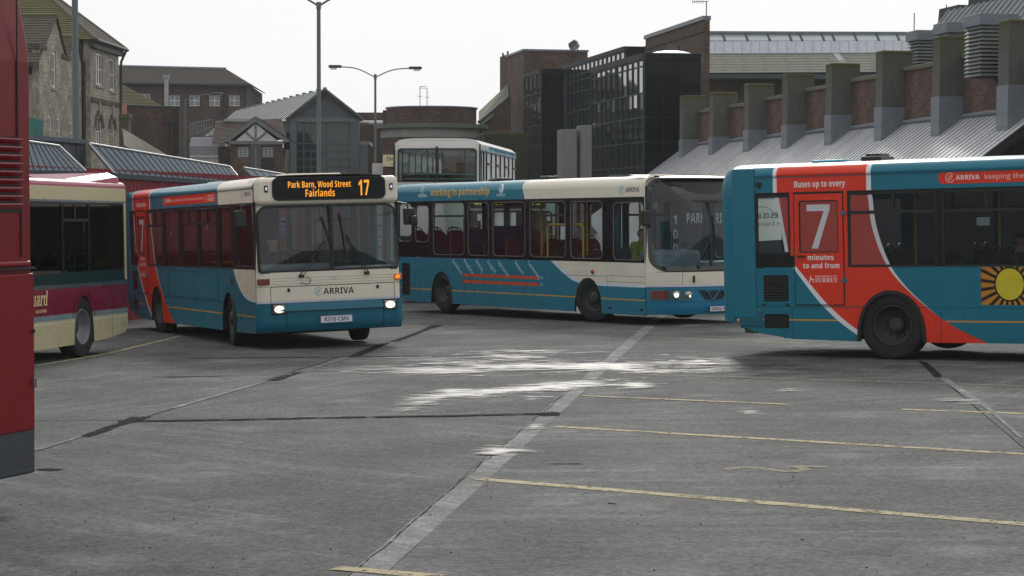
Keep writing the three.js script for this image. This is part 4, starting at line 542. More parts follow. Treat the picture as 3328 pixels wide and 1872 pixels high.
// ---- the maroon and cream midibus at the left
{
  const g = thing('single_decker_bus', 'cream and maroon single-decker bus with dark windows and a raised roof pod at its tail', 'bus', null), d = [-0.1988, 0.0096, 0.98], l = [0.97993, 0.01643, 0.19864];
  const W = [-6.419, -0.47, -29.846], w = 1.2, rw = 1.68; // wheel contact is 1.68 m ahead of the tail
  busFrame(g, [W[0] - d[0] * rw - l[0] * w, W[1] - d[1] * rw - l[1] * w, W[2] - d[2] * rw - l[2] * w], l, [-0.01405, 0.99981, -0.0127], d);
  const CR = '#c9c09a', MAR = '#7d1233', tex = livery(9, 2.8, 0, ({ c, txt, box, line, poly }) => {
    box(0, 0, 9, 2.8, CR); box(0, 0.68, 9, 1.08, MAR); box(0, 0.6, 9, 0.68, '#7f9096'); box(0, 1.06, 9, 1.13, '#46555c'); box(0.09, 1.12, 9, 2.33, '#0b1012'); line([[0, 0.56], [9, 0.56]], 0.012, '#efe8cc'); line([[0.62, 0.25], [0.62, 1.06]], 0.012, '#2b1720'); box(0, 2.56, 9, 2.8, '#a7405e'); line([[0, 2.345], [9, 2.345]], 0.03, '#6f7f88'); line([[2.62, 0.2], [2.62, 0.68]], 0.006, '#6c6648'); line([[1.25, 0.2], [1.25, 0.56]], 0.006, '#6c6648');
    c.save(); c.translate(9, 0); c.scale(-1, 1);   // seen from the nearside the print runs towards the tail
    txt('Safeguard', 9 - 4.08, 0.83, 0.2, '#e6dd9c', { w: 1.12, font: 'italic bold', face: 'serif' }); txt('GUILDFORD', 9 - 3.36, 0.73, 0.045, '#e6dd9c', { w: 0.37 }); c.restore();
  });
  const wins = [[0.13, 1.42, 1.28, 2.3, 0, 0.05], [1.47, 2.36, 1.28, 2.3, 2.06, 0.04, 1.95], [2.41, 3.9, 1.28, 2.3, 0, 0.05], [3.95, 5.4, 1.28, 2.3, 2.06, 0.04], [5.45, 7.4, 1.28, 2.3, 0, 0.05]];
  const P0 = paintOf(tex); shell(g, { w, L1: 8.6, zf: 8.6, eave: 2.56, waist: 1.2, under: () => [[0, 0.36], [0.12, 0.3], [0.7, 0.24], [1.28, 0.22], ...arch(1.68, 0.36, 0.93, 0.21), [2.06, 0.21], ...arch(6.4, 0.4, 0.9, 0.21), [8.6, 0.22]], wins, paint: P0, plain: P0, section: [[1.2, 2.56], [1.2, 2.6], [1.17, 2.64], [1.08, 2.67], [0.6, 2.69], [0, 2.7]], glass: phy([0.16, 0.19, 0.19], 0.02, { transmission: 1, thickness: 0 }), axles: [1.68, 6.4], archR: () => 0.37, archTop: 0.92, frame: 0.005 });
  // nearside arch lip, pod, wheels, inside
  const lip = arch(1.68, 0.42, 0.99, 0.62); part(g, 'wheel_arch_trim', hang(ext([...lip, ...arch(1.68, 0.36, 0.93, 0.6).reverse()], [], 0.025, 0.025), 1.2, 1), plainPaint('#a82c4c'));
  part(g, 'roof_pod', prismPod(), plainPaint('#a7405e', 0.22));
  part(g, 'roof_rib', rb(0.06, 0.03, 3.2, 0.012, 0.9, 2.7, 4.4), plainPaint('#a7405e')); part(g, 'roof_rib', rb(0.06, 0.03, 3.2, 0.012, 0.4, 2.71, 4.4), plainPaint('#a7405e'));
  for (const s of [-1, 1]) { wheel(g, s * 1.05, 0.46, 1.68, 0.46, s, 0, RIMS); wheel(g, s * 1.05, 0.46, 6.4, 0.46, s, 0, RIMS); }
  for (const z of [1.5, 2.4, 3.3, 4.2, 5.1]) for (const x of [-0.74, 0.74]) seat(g, x, z, 1, INT.wallSeat, 0.5, 0.6);
  part(g, 'luggage_rail', tube([[1.05, 1.37, 0.4], [1.05, 1.37, 1.9]], 0.02), INT.yellow); part(g, 'seat_rail', tube([[1.0, 1.25, 0.95], [1.0, 1.5, 1.0], [1.0, 1.53, 1.08], [1.0, 1.53, 1.45], [1.0, 1.5, 1.52], [1.0, 1.25, 1.56]], 0.013), M.chrome);
  part(g, 'skirting_panel', hang(ext(rect(0.1, 1.13, 8.2, 1.27), [], 0.005, 0.005), 1.204, 1), phy([0.008, 0.035, 0.036], 0.5, { specularIntensity: 0.3 }));
  part(g, 'tail_panel', gridS(1.2, 0.36, -1.2, 2.56, 20, 6, (x, y) => [x, y, -0.06 + 0.06 * Math.pow(Math.abs(x) / 1.2, 4)]), plainPaint(CR)); part(g, 'front_panel', bx(-1.2, 0.3, 8.6, 1.2, 2.6, 8.64), plainPaint(CR));
  part(g, 'window_sticker', bx(1.185, 1.9, 1.55, 1.188, 2.02, 1.65), STICK);
}
function prismPod() { const sec = [[1.15, 2.6], [1.13, 2.72], [1.0, 2.78], [-1.0, 2.78], [-1.13, 2.72], [-1.15, 2.6]], g = new THREE.ExtrudeGeometry(new THREE.Shape(sec.map((p) => new THREE.Vector2(...p))), { depth: 1.5, bevelEnabled: true, bevelSize: 0.03, bevelThickness: 0.12, bevelSegments: 3 }), p = g.attributes.position; g.translate(0, 0, 0.25); for (let i = 0; i < p.count; i++) if (p.getY(i) > 2.62 && p.getZ(i) > 1.6) p.setY(i, p.getY(i) - 0.12); g.computeVertexNormals(); return g; }
// ---- tail corner of the red double-decker that cuts in at the left edge
{
  const g = thing('double_decker_bus', 'tall red double-decker bus with louvred grille and grey skirt, cut by the picture edge', 'bus', null);
  const c = camera.position, r = ray(112, 1528), k = (gy(0, 0) + 0.25 - c.y) / (r.y - GX * r.x - GZ * r.z), p = c.clone().addScaledVector(r, k), o = V3(p.x, gy(p.x, p.z), p.z);
  g.position.copy(o); g.rotation.y = Math.atan2(0.93, 0.37);
  const RD = paintOf(livery(9, 4.4, -9, ({ c: q, box, line }) => { box(-9, 0, 0, 4.4, '#a01522'); }, 100), 0.3);
  const prof = [[0, 0.56], [0, 3.0], [-0.03, 3.2], [-0.1, 3.5], [-0.2, 3.9], [-0.34, 4.1], [-0.6, 4.2], [-1.9, 4.2], [-2.2, 4.1], [-2.4, 3.6], [-2.48, 3.0], [-2.48, 0.56]];
  const body = new THREE.ExtrudeGeometry(new THREE.Shape(prof.map(([z, y]) => new THREE.Vector2(-z, y))), { depth: 8.4, bevelEnabled: true, bevelSize: 0.012, bevelThickness: 0.012, bevelSegments: 2 }).rotateY(Math.PI / 2).translate(-8.43, 0, -0.014);
  part(g, 'body', body, phy('#740a15', 0.42, { clearcoat: 0.12, clearcoatRoughness: 0.1, specularIntensity: 0.5 }));
  part(g, 'lower_panel', rb(8.4, 1.06, 0.05, 0.014, -4.215, 1.06, -0.003), phy('#7a0d18', 0.45, { clearcoat: 0.1, specularIntensity: 0.5 }));
  part(g, 'skirt', [rb(8.42, 0.33, 2.5, 0.02, -4.215, 0.40, -1.235)], mott([0.05, 0.06, 0.068], 0.6));
  part(g, 'waist_moulding', rb(8.4, 0.035, 0.03, 0.012, -4.235, 1.655, -0.001), plainPaint('#84121f', 0.25));
  part(g, 'panel_joint', bc(8.4, 0.016, 0.03, -4.2, 1.622, 0.012), M.dark); part(g, 'panel_joint', bc(0.008, 1.3, 0.006, -0.165, 3.0, 0.004), M.dark); part(g, 'panel_joint', bc(0.008, 0.34, 0.006, -0.13, 1.87, 0.004), M.dark);
  part(g, 'grille_backing', bx(-1.4, 2.0, 0.001, -0.14, 2.5, 0.006), M.dark);
  for (let i = 0; i < 9; i++) part(g, 'grille_slat', prism([[-1.4, 2.02 + i * 0.054, 0.005], [-1.4, 2.05 + i * 0.054, 0.03], [-1.4, 2.058 + i * 0.054, 0.026], [-1.4, 2.028 + i * 0.054, 0.005]], [1.26, 0, 0]), plainPaint('#84121f', 0.25));
  for (let i = 0; i < 8; i++) part(g, 'rivet', new THREE.SphereGeometry(0.006, 6, 4).translate(-0.15, 2.75 + i * 0.11, 0.006), plainPaint('#8f1522'));
  part(g, 'panel_lock', new THREE.CylinderGeometry(0.014, 0.014, 0.01, 10).rotateX(Math.PI / 2).translate(-0.05, 1.2, 0.038), M.black);
  { const t = canvasTex(64, 64, (q, w, h) => { q.clearRect(0, 0, w, h); q.fillStyle = '#191012'; q.font = 'bold 52px sans-serif'; q.fillText('18', 2, 52); }); part(g, 'fleet_mark', gridS(-0.085, 0.80, -0.012, 0.90, 1, 1, (x, y) => [x, y, 0.0385]), std(0xffffff, 0.6, { map: t, transparent: true })).geometry.attributes.uv.array.set([0, 1, 1, 1, 0, 0, 1, 0]); }
  for (const [x, z] of [[-2.6, -0.16], [-2.6, -2.3], [-7, -0.16], [-7, -2.3]]) { const w = wheel(g, x, 0.5, z, 0.5, -1, Math.PI / 2, RIMG); }
}
// ---- white double-decker behind, and two buses seen through the long bus's windows
{
  const g = thing('double_decker_bus', 'white double-decker bus facing us behind the long blue and cream bus', 'bus', null);
  // front face: top corners at columns 1281 and 1553, 51 m off
  const pl = at(1277, 560, 50.62), pr = at(1562, 575, 50.4), X = pr.clone().sub(pl); X.y = 0; X.normalize(); const Z = V3(-X.z, 0, X.x), c0 = pl.clone().add(pr).multiplyScalar(0.5); c0.y = gy(c0.x, c0.z);
  g.position.copy(c0); g.rotation.y = Math.atan2(Z.x, Z.z);                 // local x right in the picture, z towards us, front face at z = 0
  const hw = pl.distanceTo(pr) / 2 * 0.995, tY = at(1428, 450, 51).y - c0.y, y = (v, d = 51) => at(1428, v, d).y - c0.y, Lg = 9.3;
  const WH = plainPaint('#e4e2da', 0.35), face = (x, q, d = 0) => [x, q, d - 0.10 * Math.pow(Math.abs(x) / hw, 3)];
  const yb = y(592), yt = y(478), topO = (x) => tY - 0.12 * Math.pow(Math.abs(x) / hw, 2.2);
  const n = 48, oo = [], ii = [], gg = []; const base = rrect(-1, 0, 1, 1, 0.02, 0.1, 11);
  for (const [a, b] of base) { oo.push([a * hw, (yb - 0.12) + b * (topO(a * hw) - yb + 0.12)]); ii.push([a * (hw - 0.1), yb + b * (yt - yb - 0.05 * a * a)]); gg.push([a * (hw - 0.14), yb + 0.03 + b * (yt - yb - 0.07 - 0.05 * a * a)]); }
  part(g, 'front_panel', ring(oo, ii, 3, (x, q) => face(x, q, 0.0 - 0.25 * Math.max(0, q - yt) ** 2)), WH);
  const ws = part(g, 'windscreen', ring(ii, gg, 1, (x, q) => face(x, q, 0.012)), M.black); part(ws, 'pane', ring(gg, gg.map(() => [0, (yb + yt) / 2]), 4, (x, q) => face(x, q, 0.0)), M.paneClear); part(ws, 'windscreen_bar', bc(0.06, yt - yb, 0.04, 0, (yb + yt) / 2, 0.0), M.black);
  part(g, 'handrail', tube([[-hw + 0.15, yb + 0.2, -0.25], [hw - 0.15, yb + 0.2, -0.25]], 0.022), std([0.05, 0.2, 0.15], 0.4)); part(g, 'handrail', tube([[-hw + 0.15, yb + 0.08, -0.3], [hw - 0.15, yb + 0.08, -0.3]], 0.02), std([0.05, 0.2, 0.15], 0.4));
  part(g, 'lower_front', bx(-hw, 0.3, -0.14, hw, yb - 0.13, -0.1), WH); part(g, 'lower_windscreen', rb(2 * hw - 0.3, 0.9, 0.05, 0.02, 0, 1.25, -0.08), M.glassDark);
  const wy0 = yb + 0.02, wy1 = yt - 0.1, xs = [0.18, 0.75, 1.4, 2.55, 3.7, 4.85, 6.0, 7.15, 8.3, 9.2];
  for (const s of [-1, 1]) {
    const holes = []; for (let i = 0; i < xs.length - 1; i++) holes.push(rrect(xs[i] + 0.05, wy0, xs[i + 1] - 0.05, wy1, 0.04));
    const sh = ext(rect(0.05, 0.3, Lg, tY - 0.16), holes, 0.04, 0.04); const lv = livery(9.4, 4.6, 0, ({ box }) => { box(0, 0, 9.4, 4.6, '#e4e2da'); box(1.9, wy1 + 0.06, 9.4, 4.6, '#2f86ab'); box(0, wy1, 9.4, wy1 + 0.05, '#9fc4d4'); box(0, wy0 - 0.05, 9.4, wy1, '#23303a'); }, 100);
    const m = new THREE.Matrix4().makeBasis(V3(0, 0, -1), V3(0, 1, 0), V3(1, 0, 0)); sh.applyMatrix4(m); sh.translate(s * hw - (s < 0 ? 0 : 0.04), 0, 0); part(g, 'side_panel', sh, [paintOf(lv), M.rubber]);
    for (let i = 0; i < xs.length - 1; i++) { const w = part(g, 'window', ext(rect(xs[i] + 0.05, wy0, xs[i + 1] - 0.05, wy1), [rect(xs[i] + 0.08, wy0 + 0.03, xs[i + 1] - 0.08, wy1 - 0.03)], 0.012, 0.012).applyMatrix4(m).translate(s * hw + (s < 0 ? -0.012 : 0), 0, 0), M.black); part(w, 'pane', bx(s * hw - s * 0.02, wy0, -xs[i] - 0.05, s * hw - s * 0.016, wy1, -xs[i + 1] + 0.05), M.paneMist); if (i > 1 && i % 2 === 0) part(w, 'hopper_bar', bx(s * hw + s * 0.002, wy1 - 0.34, -xs[i] - 0.05, s * hw + s * 0.02, wy1 - 0.28, -xs[i + 1] + 0.05), M.black); }
  }
  { const sec = []; for (let k = 0; k <= 16; k++) { const a = -1 + k / 8; sec.push([a * hw, tY - 0.16 + 0.16 * Math.pow(1 - Math.pow(Math.abs(a), 5), 0.5)]); } part(g, 'roof', new THREE.ExtrudeGeometry(new THREE.Shape([...sec, [hw - 0.03, tY - 0.18], [-hw + 0.03, tY - 0.18]].map((p) => new THREE.Vector2(...p))), { depth: Lg - 0.2, bevelEnabled: false }).translate(0, 0, -Lg + 0.02), WH); }
  part(g, 'upper_deck', bx(-hw + 0.05, yb - 0.35, -Lg, hw - 0.05, yb - 0.25, -0.2), INT.floor); part(g, 'floor', bx(-hw + 0.05, 0.3, -Lg, hw - 0.05, 0.4, -0.2), INT.floor); part(g, 'tail_panel', bx(-hw, 0.3, -Lg - 0.04, hw, wy0 + 0.1, -Lg), WH); part(g, 'tail_panel', bx(-hw, wy1 - 0.1, -Lg - 0.04, hw, tY - 0.14, -Lg), WH);
  for (let r2 = 0; r2 < 5; r2++) for (const s of [-1, 1]) part(g, 'seat', rb(0.85, 0.55, 0.08, 0.03, s * 0.68, yb - 0.02, -1.3 - r2 * 1.4), INT.seat);
  for (const [x, z] of [[-0.4, -1.2], [0.4, -2.6], [-0.4, -4]]) part(g, 'grab_pole', tube([[x, yb - 0.2, z], [x, yt, z]], 0.02), std([0.05, 0.2, 0.15], 0.4));
  for (const [x, z] of [[-1, -2], [1, -2], [-1, -7], [1, -7]]) wheel(g, x * (hw - 0.15), 0.5, z, 0.5, -x, 0, RIMG);
}
function plainBus(name, label, u, depth, yaw, hgt, w, L, body, front, extra, blind) { // a bus of which only bits show through the glass of another
  const g = thing(name, label, 'bus', null), f = new Fr(g, u, depth, yaw), P1 = plainPaint(body), HO = blind ? [] : [rrect(-L + 0.3, 1.3, -L / 2 - 0.1, 2.3, 0.1), rrect(-L / 2 + 0.1, 1.3, -1.6, 2.3, 0.1)], sd = () => ext(rect(0, 0.3, L, hgt - 0.15), HO.map((h) => h.map(([x, y]) => [-x, y])), 0.04, 0.04).applyMatrix4(new THREE.Matrix4().makeBasis(V3(0, 0, -1), V3(0, 1, 0), V3(1, 0, 0)));
  part(g, 'side_panel', sd().translate(-w / 2, 0, 0), P1); part(g, 'side_panel', sd().translate(w / 2 - 0.04, 0, 0), P1);
  part(g, 'roof', rb(w, 0.2, L, 0.09, 0, hgt - 0.1, -L / 2), P1); part(g, 'floor', bx(-w / 2, 0.3, -L, w / 2, 0.4, -0.1), INT.floor); part(g, 'tail_panel', bx(-w / 2, 0.4, -L - 0.03, w / 2, hgt - 0.2, -L), P1);
  part(g, 'front_panel', [ext(rect(-w / 2, 0.3, w / 2, hgt - 0.12), [rrect(-w / 2 + 0.08, 1.25, w / 2 - 0.08, 2.3, 0.12)], 0.04, 0.04)], plainPaint(front));
  const ws = part(g, 'windscreen', ring(rrect(-w / 2 + 0.07, 1.24, w / 2 - 0.07, 2.31, 0.13), rrect(-w / 2 + 0.12, 1.29, w / 2 - 0.12, 2.26, 0.1), 1, (x, y) => [x, y, 0.05]), M.black); part(ws, 'pane', gridS(-w / 2 + 0.1, 1.27, w / 2 - 0.1, 2.28, 1, 1, (x, y) => [x, y, 0.03]), M.pane);
  for (const [x, z] of [[-1, -2], [1, -2], [-1, -L + 2.2], [1, -L + 2.2]]) wheel(g, x * (w / 2 - 0.15), 0.48, z, 0.48, -x, 0, RIMG);
  extra?.(g, w, hgt); return g;
}
plainBus('single_decker_bus', 'pale green-fronted bus parked beyond the long blue bus, its lit display seen through the windows', 1650, 49, 0.25, 2.85, 2.4, 9, '#8fb5a4', '#a9c4b6', (g, w, h) => {
  const t = canvasTex(512, 96, (c, W, H) => { c.fillStyle = '#0a0d0a'; c.fillRect(0, 0, W, H); c.fillStyle = '#b7e23a'; c.font = 'bold 60px sans-serif'; c.fillText('Merrow ch Park', 20, 68); });
  part(g, 'destination_display', gridS(-0.95, 2.36, 0.95, 2.66, 1, 1, (x, y) => [x, y, 0.06]), new THREE.MeshStandardMaterial({ color: 0x0a0d0a, emissive: 0xffffff, emissiveMap: t, emissiveIntensity: 0.7, roughness: 0.3 })).geometry.attributes.uv.array.set([0, 1, 1, 1, 0, 0, 1, 0]);
});
plainBus('single_decker_bus', 'dark grey park and ride bus behind the windscreen of the long blue and cream bus', 2118, 47, -1.5, 2.9, 2.5, 10.5, '#30353a', '#3a4045', (g, w, h) => {
  const t = canvasTex(1024, 256, (c, W, H) => { c.fillStyle = '#30353a'; c.fillRect(0, 0, W, H); c.fillStyle = '#b9bdc0'; c.font = 'bold 150px sans-serif'; c.fillText('PARK & RIDE', 60, 170); });
  const t2 = canvasTex(64, 256, (c, W, H) => { c.fillStyle = '#30353a'; c.fillRect(0, 0, W, H); c.fillStyle = '#b9bdc0'; c.font = 'bold 70px sans-serif'; c.textAlign = 'center'; ['1', '0', '0'].forEach((s, i) => c.fillText(s, 32, 76 + i * 80)); });
  const put = (tx, z0, z1, y0, y1) => { const s = part(g, 'side_lettering', gridS(0, 0, 1, 1, 1, 1, (x, y) => [w / 2 + 0.006, y0 + (y1 - y0) * y, z0 + (z1 - z0) * x]), std(0xffffff, 0.6, { map: tx })); s.geometry.attributes.uv.array.set([0, 1, 1, 1, 0, 0, 1, 0]); };
  put(t, -0.55, -1.75, 1.78, 2.33); put(t2, -0.28, -0.48, 1.2, 2.25);
}, true);
// ---------------------------------------------------------------- buildings at the left and in the middle
const HALLM = mott([0.62, 0.63, 0.64], 0.5, 2, { metalness: 0.3 });
const lerp3 = (a, b, t) => a.map((q, i) => q + (b[i] - a[i]) * t);
const ROOF = { tile: mott([0.13, 0.115, 0.085], 0.9, 1.2), mossy: mott([0.17, 0.155, 0.07], 0.95, 1.6), brown: mott([0.11, 0.085, 0.07], 0.9, 1.4), shed: phy([0.085, 0.117, 0.15], 0.85, { map: rep(T_MOT, 1.7), specularIntensity: 0.3 }), shedDark: phy([0.045, 0.06, 0.08], 0.9, { specularIntensity: 0.2 }) };
const TR = { white: std([0.66, 0.66, 0.63], 0.6), grey: mott([0.2, 0.22, 0.23], 0.6, 1), stone: mott([0.4, 0.38, 0.33], 0.9, 1), render: mott([0.42, 0.36, 0.27], 0.95, 2.4), black: std([0.02, 0.02, 0.022], 0.6), slateBlue: mott([0.1, 0.125, 0.15], 0.6, 1.2) };
const nrm = (a, b, c) => V3(...b).sub(V3(...a)).cross(V3(...c).sub(V3(...a))).normalize();
// overlapping courses of tiles or slates on the roof face a-b (eave) d-c (ridge)
function courses(parent, name, [a, b, c, d], n, mat, t = 0.03) {
  const N = nrm(a, b, c), out = []; if (N.y < 0) N.negate();
  for (let i = 0; i < n; i++) { const L = (p, q, s) => V3(...lerp3(p, q, s)), l0 = L(a, d, i / n), r0 = L(b, c, i / n), r1 = L(b, c, (i + 1.12) / n), l1 = L(a, d, (i + 1.12) / n), up = N.clone().multiplyScalar(t); l0.add(up); r0.add(up); l1.addScaledVector(N, t * 0.15); r1.addScaledVector(N, t * 0.15); out.push(prism([l0.toArray(), r0.toArray(), r1.toArray(), l1.toArray()], N.clone().multiplyScalar(-t * 0.9).toArray())); }
  const m = part(parent, name, out, mat); m.userData.kind = 'stuff'; return m;
}
// wall in the x-y plane with its windows: [x0, y0, x1, y1, columns, rows, arched]
function wallWin(parent, name, pts, wins, thick, z, mat, o = {}) {
  const holes = wins.map((w) => (w[6] ? [...rect(w[0], w[1], w[2], w[3]).slice(0, 2), ...Array.from({ length: 9 }, (_, k) => { const t = k / 8 * Math.PI, r = (w[2] - w[0]) / 2; return [(w[0] + w[2]) / 2 + r * Math.cos(t), w[3] - r + r * Math.sin(t)]; })] : rect(...w)));
  part(parent, name, ext(pts, holes, thick, z), mat);
  for (const w of wins) winIn(parent, w, z, o);
}
function winIn(parent, w, z, o = {}) {
  const [x0, y0, x1, y1, nc = 2, nr = 2] = w, fr = o.fr ?? 0.07, d = o.recess ?? 0.1, fz = z - d;
  const win = part(parent, 'window', ext(rect(x0, y0, x1, y1), [rect(x0 + fr, y0 + fr, x1 - fr, y1 - fr)], 0.06, fz), o.frame ?? TR.white);
  part(win, 'pane', bx(x0 + fr, y0 + fr, fz - 0.05, x1 - fr, y1 - fr, fz - 0.035), o.glass ?? M.glassDark);
  for (let i = 1; i < nc; i++) part(win, 'glazing_bar', bc(o.bar ?? 0.05, y1 - y0 - 2 * fr, 0.03, x0 + (x1 - x0) * i / nc, (y0 + y1) / 2, fz - 0.015), o.frame ?? TR.white);
  for (let i = 1; i < nr; i++) part(win, 'glazing_bar', bc(x1 - x0 - 2 * fr, o.bar ?? 0.05, 0.03, (x0 + x1) / 2, y0 + (y1 - y0) * i / nr, fz - 0.018), o.frame ?? TR.white);
  if (o.sill !== false) part(win, 'sill', bx(x0 - 0.08, y0 - 0.12, z - 0.05, x1 + 0.08, y0, z + 0.07), o.sillMat ?? TR.stone);
}
const r4 = (f, u0, v0, u1, v1, z = 0) => { const a = f.z(u0, v1, z), b = f.z(u1, v0, z); return [a[0], a[1], b[0], b[1]]; };

{ // red-clad shed with a steep metal roof edge
  const g = thing('bus_shelter_shed', 'long low shed of red ribbed cladding under a steep grey metal roof edge', 'shed'), f = new Fr(g, 400, 42, Math.atan2(0.984, 0.177));
  const e0 = f.z(365, 563, 0.02), e1 = f.z(782, 593, 0.02), rg0 = f.z(290, 468, -0.5), rg1 = f.z(747, 543, -0.5), x0 = -7, x1 = f.z(925, 560, 0)[0];
  { const P = [], U = [], n = Math.round((x1 - x0) / 0.05); for (let i = 0; i < n; i++) { const a = x0 + i * 0.05, b = a + 0.05, h = (k) => [0, 0.03, 0.03, 0][k & 3], za = h(i) - 0.02, zb = h(i + 1) - 0.02; for (const p of [[a, -1, za], [b, -1, zb], [b, 3.2, zb], [a, -1, za], [b, 3.2, zb], [a, 3.2, za]]) { P.push(...p); U.push(p[0], p[1]); } } part(g, 'cladding', tris(P, U), mott([0.26, 0.022, 0.03], 0.7, 2)); }
  part(g, 'back_wall', bx(x0, -1, -6, x1, 2.6, -0.1), M.dark);
  const H = (x) => e0[1] + (e1[1] - e0[1]) * (x - e0[0]) / (e1[0] - e0[0]), HR = (x) => rg0[1] + (rg1[1] - rg0[1]) * (x - rg0[0]) / (rg1[0] - rg0[0]);
  const run = (xa, xb, ra, rb2, pitch, he = H, hr = HR) => { const n = Math.max(2, Math.round((xb - xa) / pitch)); for (let i = 0; i < n; i++) { const t0 = i / n, t1 = (i + 1) / n, a = xa + (xb - xa) * t0, b = xa + (xb - xa) * t1 - 0.03, c = ra + (rb2 - ra) * t1 - 0.03, d = ra + (rb2 - ra) * t0; const q = [[a, he(a), 0.06], [b, he(b), 0.06], [c, hr(c), -0.5], [d, hr(d), -0.5]]; part(g, 'roof_panel', prism(q, [0, -0.03, -0.03]), ROOF.shed); const s = q.map((p) => p.slice()); const rib = [[b + 0.008, he(b), 0.062], [b + 0.026, he(b), 0.062], [c + 0.026, hr(c), -0.498], [c + 0.008, hr(c), -0.498]]; part(g, 'roof_seam', prism(rib, [0, 0.008, 0.008]), ROOF.shedDark); } part(g, 'eave_trim', prism([[xa, he(xa) - 0.1, 0.05], [xb, he(xb) - 0.1, 0.05], [xb, he(xb), 0.08], [xa, he(xa), 0.08]], [0, 0, -0.05]), TR.slateBlue); part(g, 'ridge_capping', tube([[ra, hr(ra) + 0.01, -0.5], [rb2, hr(rb2) + 0.01, -0.5]], 0.028, 8), M.zinc); };
  run(e0[0], e1[0], rg0[0], rg1[0], 0.36);
  const lE0 = f.z(60, 552, 0.02), lE1 = f.z(270, 556, 0.02), lR0 = f.z(60, 457, -0.5), lR1 = f.z(192, 476, -0.5); const L = (p, q) => (x) => p[1] + (q[1] - p[1]) * (x - p[0]) / (q[0] - p[0]);
  run(lE0[0], lE1[0], lR0[0], lR1[0], 0.3, L(lE0, lE1), L(lR0, lR1));
  const rE0 = f.z(840, 597, 0.02), rE1 = f.z(925, 598, 0.02), rR0 = f.z(792, 546, -0.5), rR1 = f.z(925, 568, -0.5); run(rE0[0], rE1[0], rR0[0], rR1[0], 0.5, L(rE0, rE1), L(rR0, rR1));
  // verge flashings and the set-back panels in the gaps
  for (const [a, ha, b, hb] of [[lE1[0], lE1[1], lR1[0], lR1[1]], [e0[0] - 0.04, e0[1], rg0[0] - 0.04, rg0[1]], [e1[0], e1[1], rg1[0], rg1[1]]]) part(g, 'verge_flashing', tube([[a, ha, 0.07], [b, hb, -0.49]], 0.03, 6), M.zinc);
  for (const [p, q, r, s] of [[f.z(192, 470, -0.7), f.z(300, 470, -0.7), e0[0] + 0.2, lE1[0] - 1.4], [f.z(747, 545, -0.7), f.z(800, 548, -0.7), e1[0] + 0.9, e1[0] - 1]]) { const x = s, n = 9; for (let i = 0; i < n; i++) part(g, 'gap_panel', bx(s + (r - s) * i / n, 1.4, -0.7 - 0.02 * (i % 2), s + (r - s) * (i + 1) / n, Math.max(p[1], q[1]) + 0.02, -0.74), TR.slateBlue); part(g, 'gap_coping', bx(s, Math.max(p[1], q[1]), -0.8, r, Math.max(p[1], q[1]) + 0.09, -0.62), TR.slateBlue); }
  const sg = thing('wall_sign', 'small blue and white notice on the red ribbed cladding between two buses', 'sign'), sf = new Fr(sg, 400, 42, Math.atan2(0.984, 0.177)); const b4 = r4(sf, 408, 712, 420, 785, 0.06);
  const t = canvasTex(128, 256, (c, w, h) => { c.fillStyle = '#1f4f9a'; c.fillRect(0, 0, w, h); c.fillStyle = '#e8ecf4'; c.font = 'bold 44px sans-serif'; ['BUSES', 'ONLY'].forEach((s, i) => c.fillText(s, 4, 60 + i * 56, 120)); c.fillRect(8, 150, 112, 8); c.fillRect(8, 180, 90, 8); });
  part(sg, 'board', bx(b4[0], b4[1], 0.03, b4[0] + 0.6, b4[3], 0.055), TR.white); part(sg, 'sign_face', gridS(b4[0], b4[1], b4[0] + 0.6, b4[3], 1, 1, (x, y) => [x, y, 0.057]), std(0xffffff, 0.6, { map: t })).geometry.attributes.uv.array.set([0, 1, 1, 1, 0, 0, 1, 0]);
}
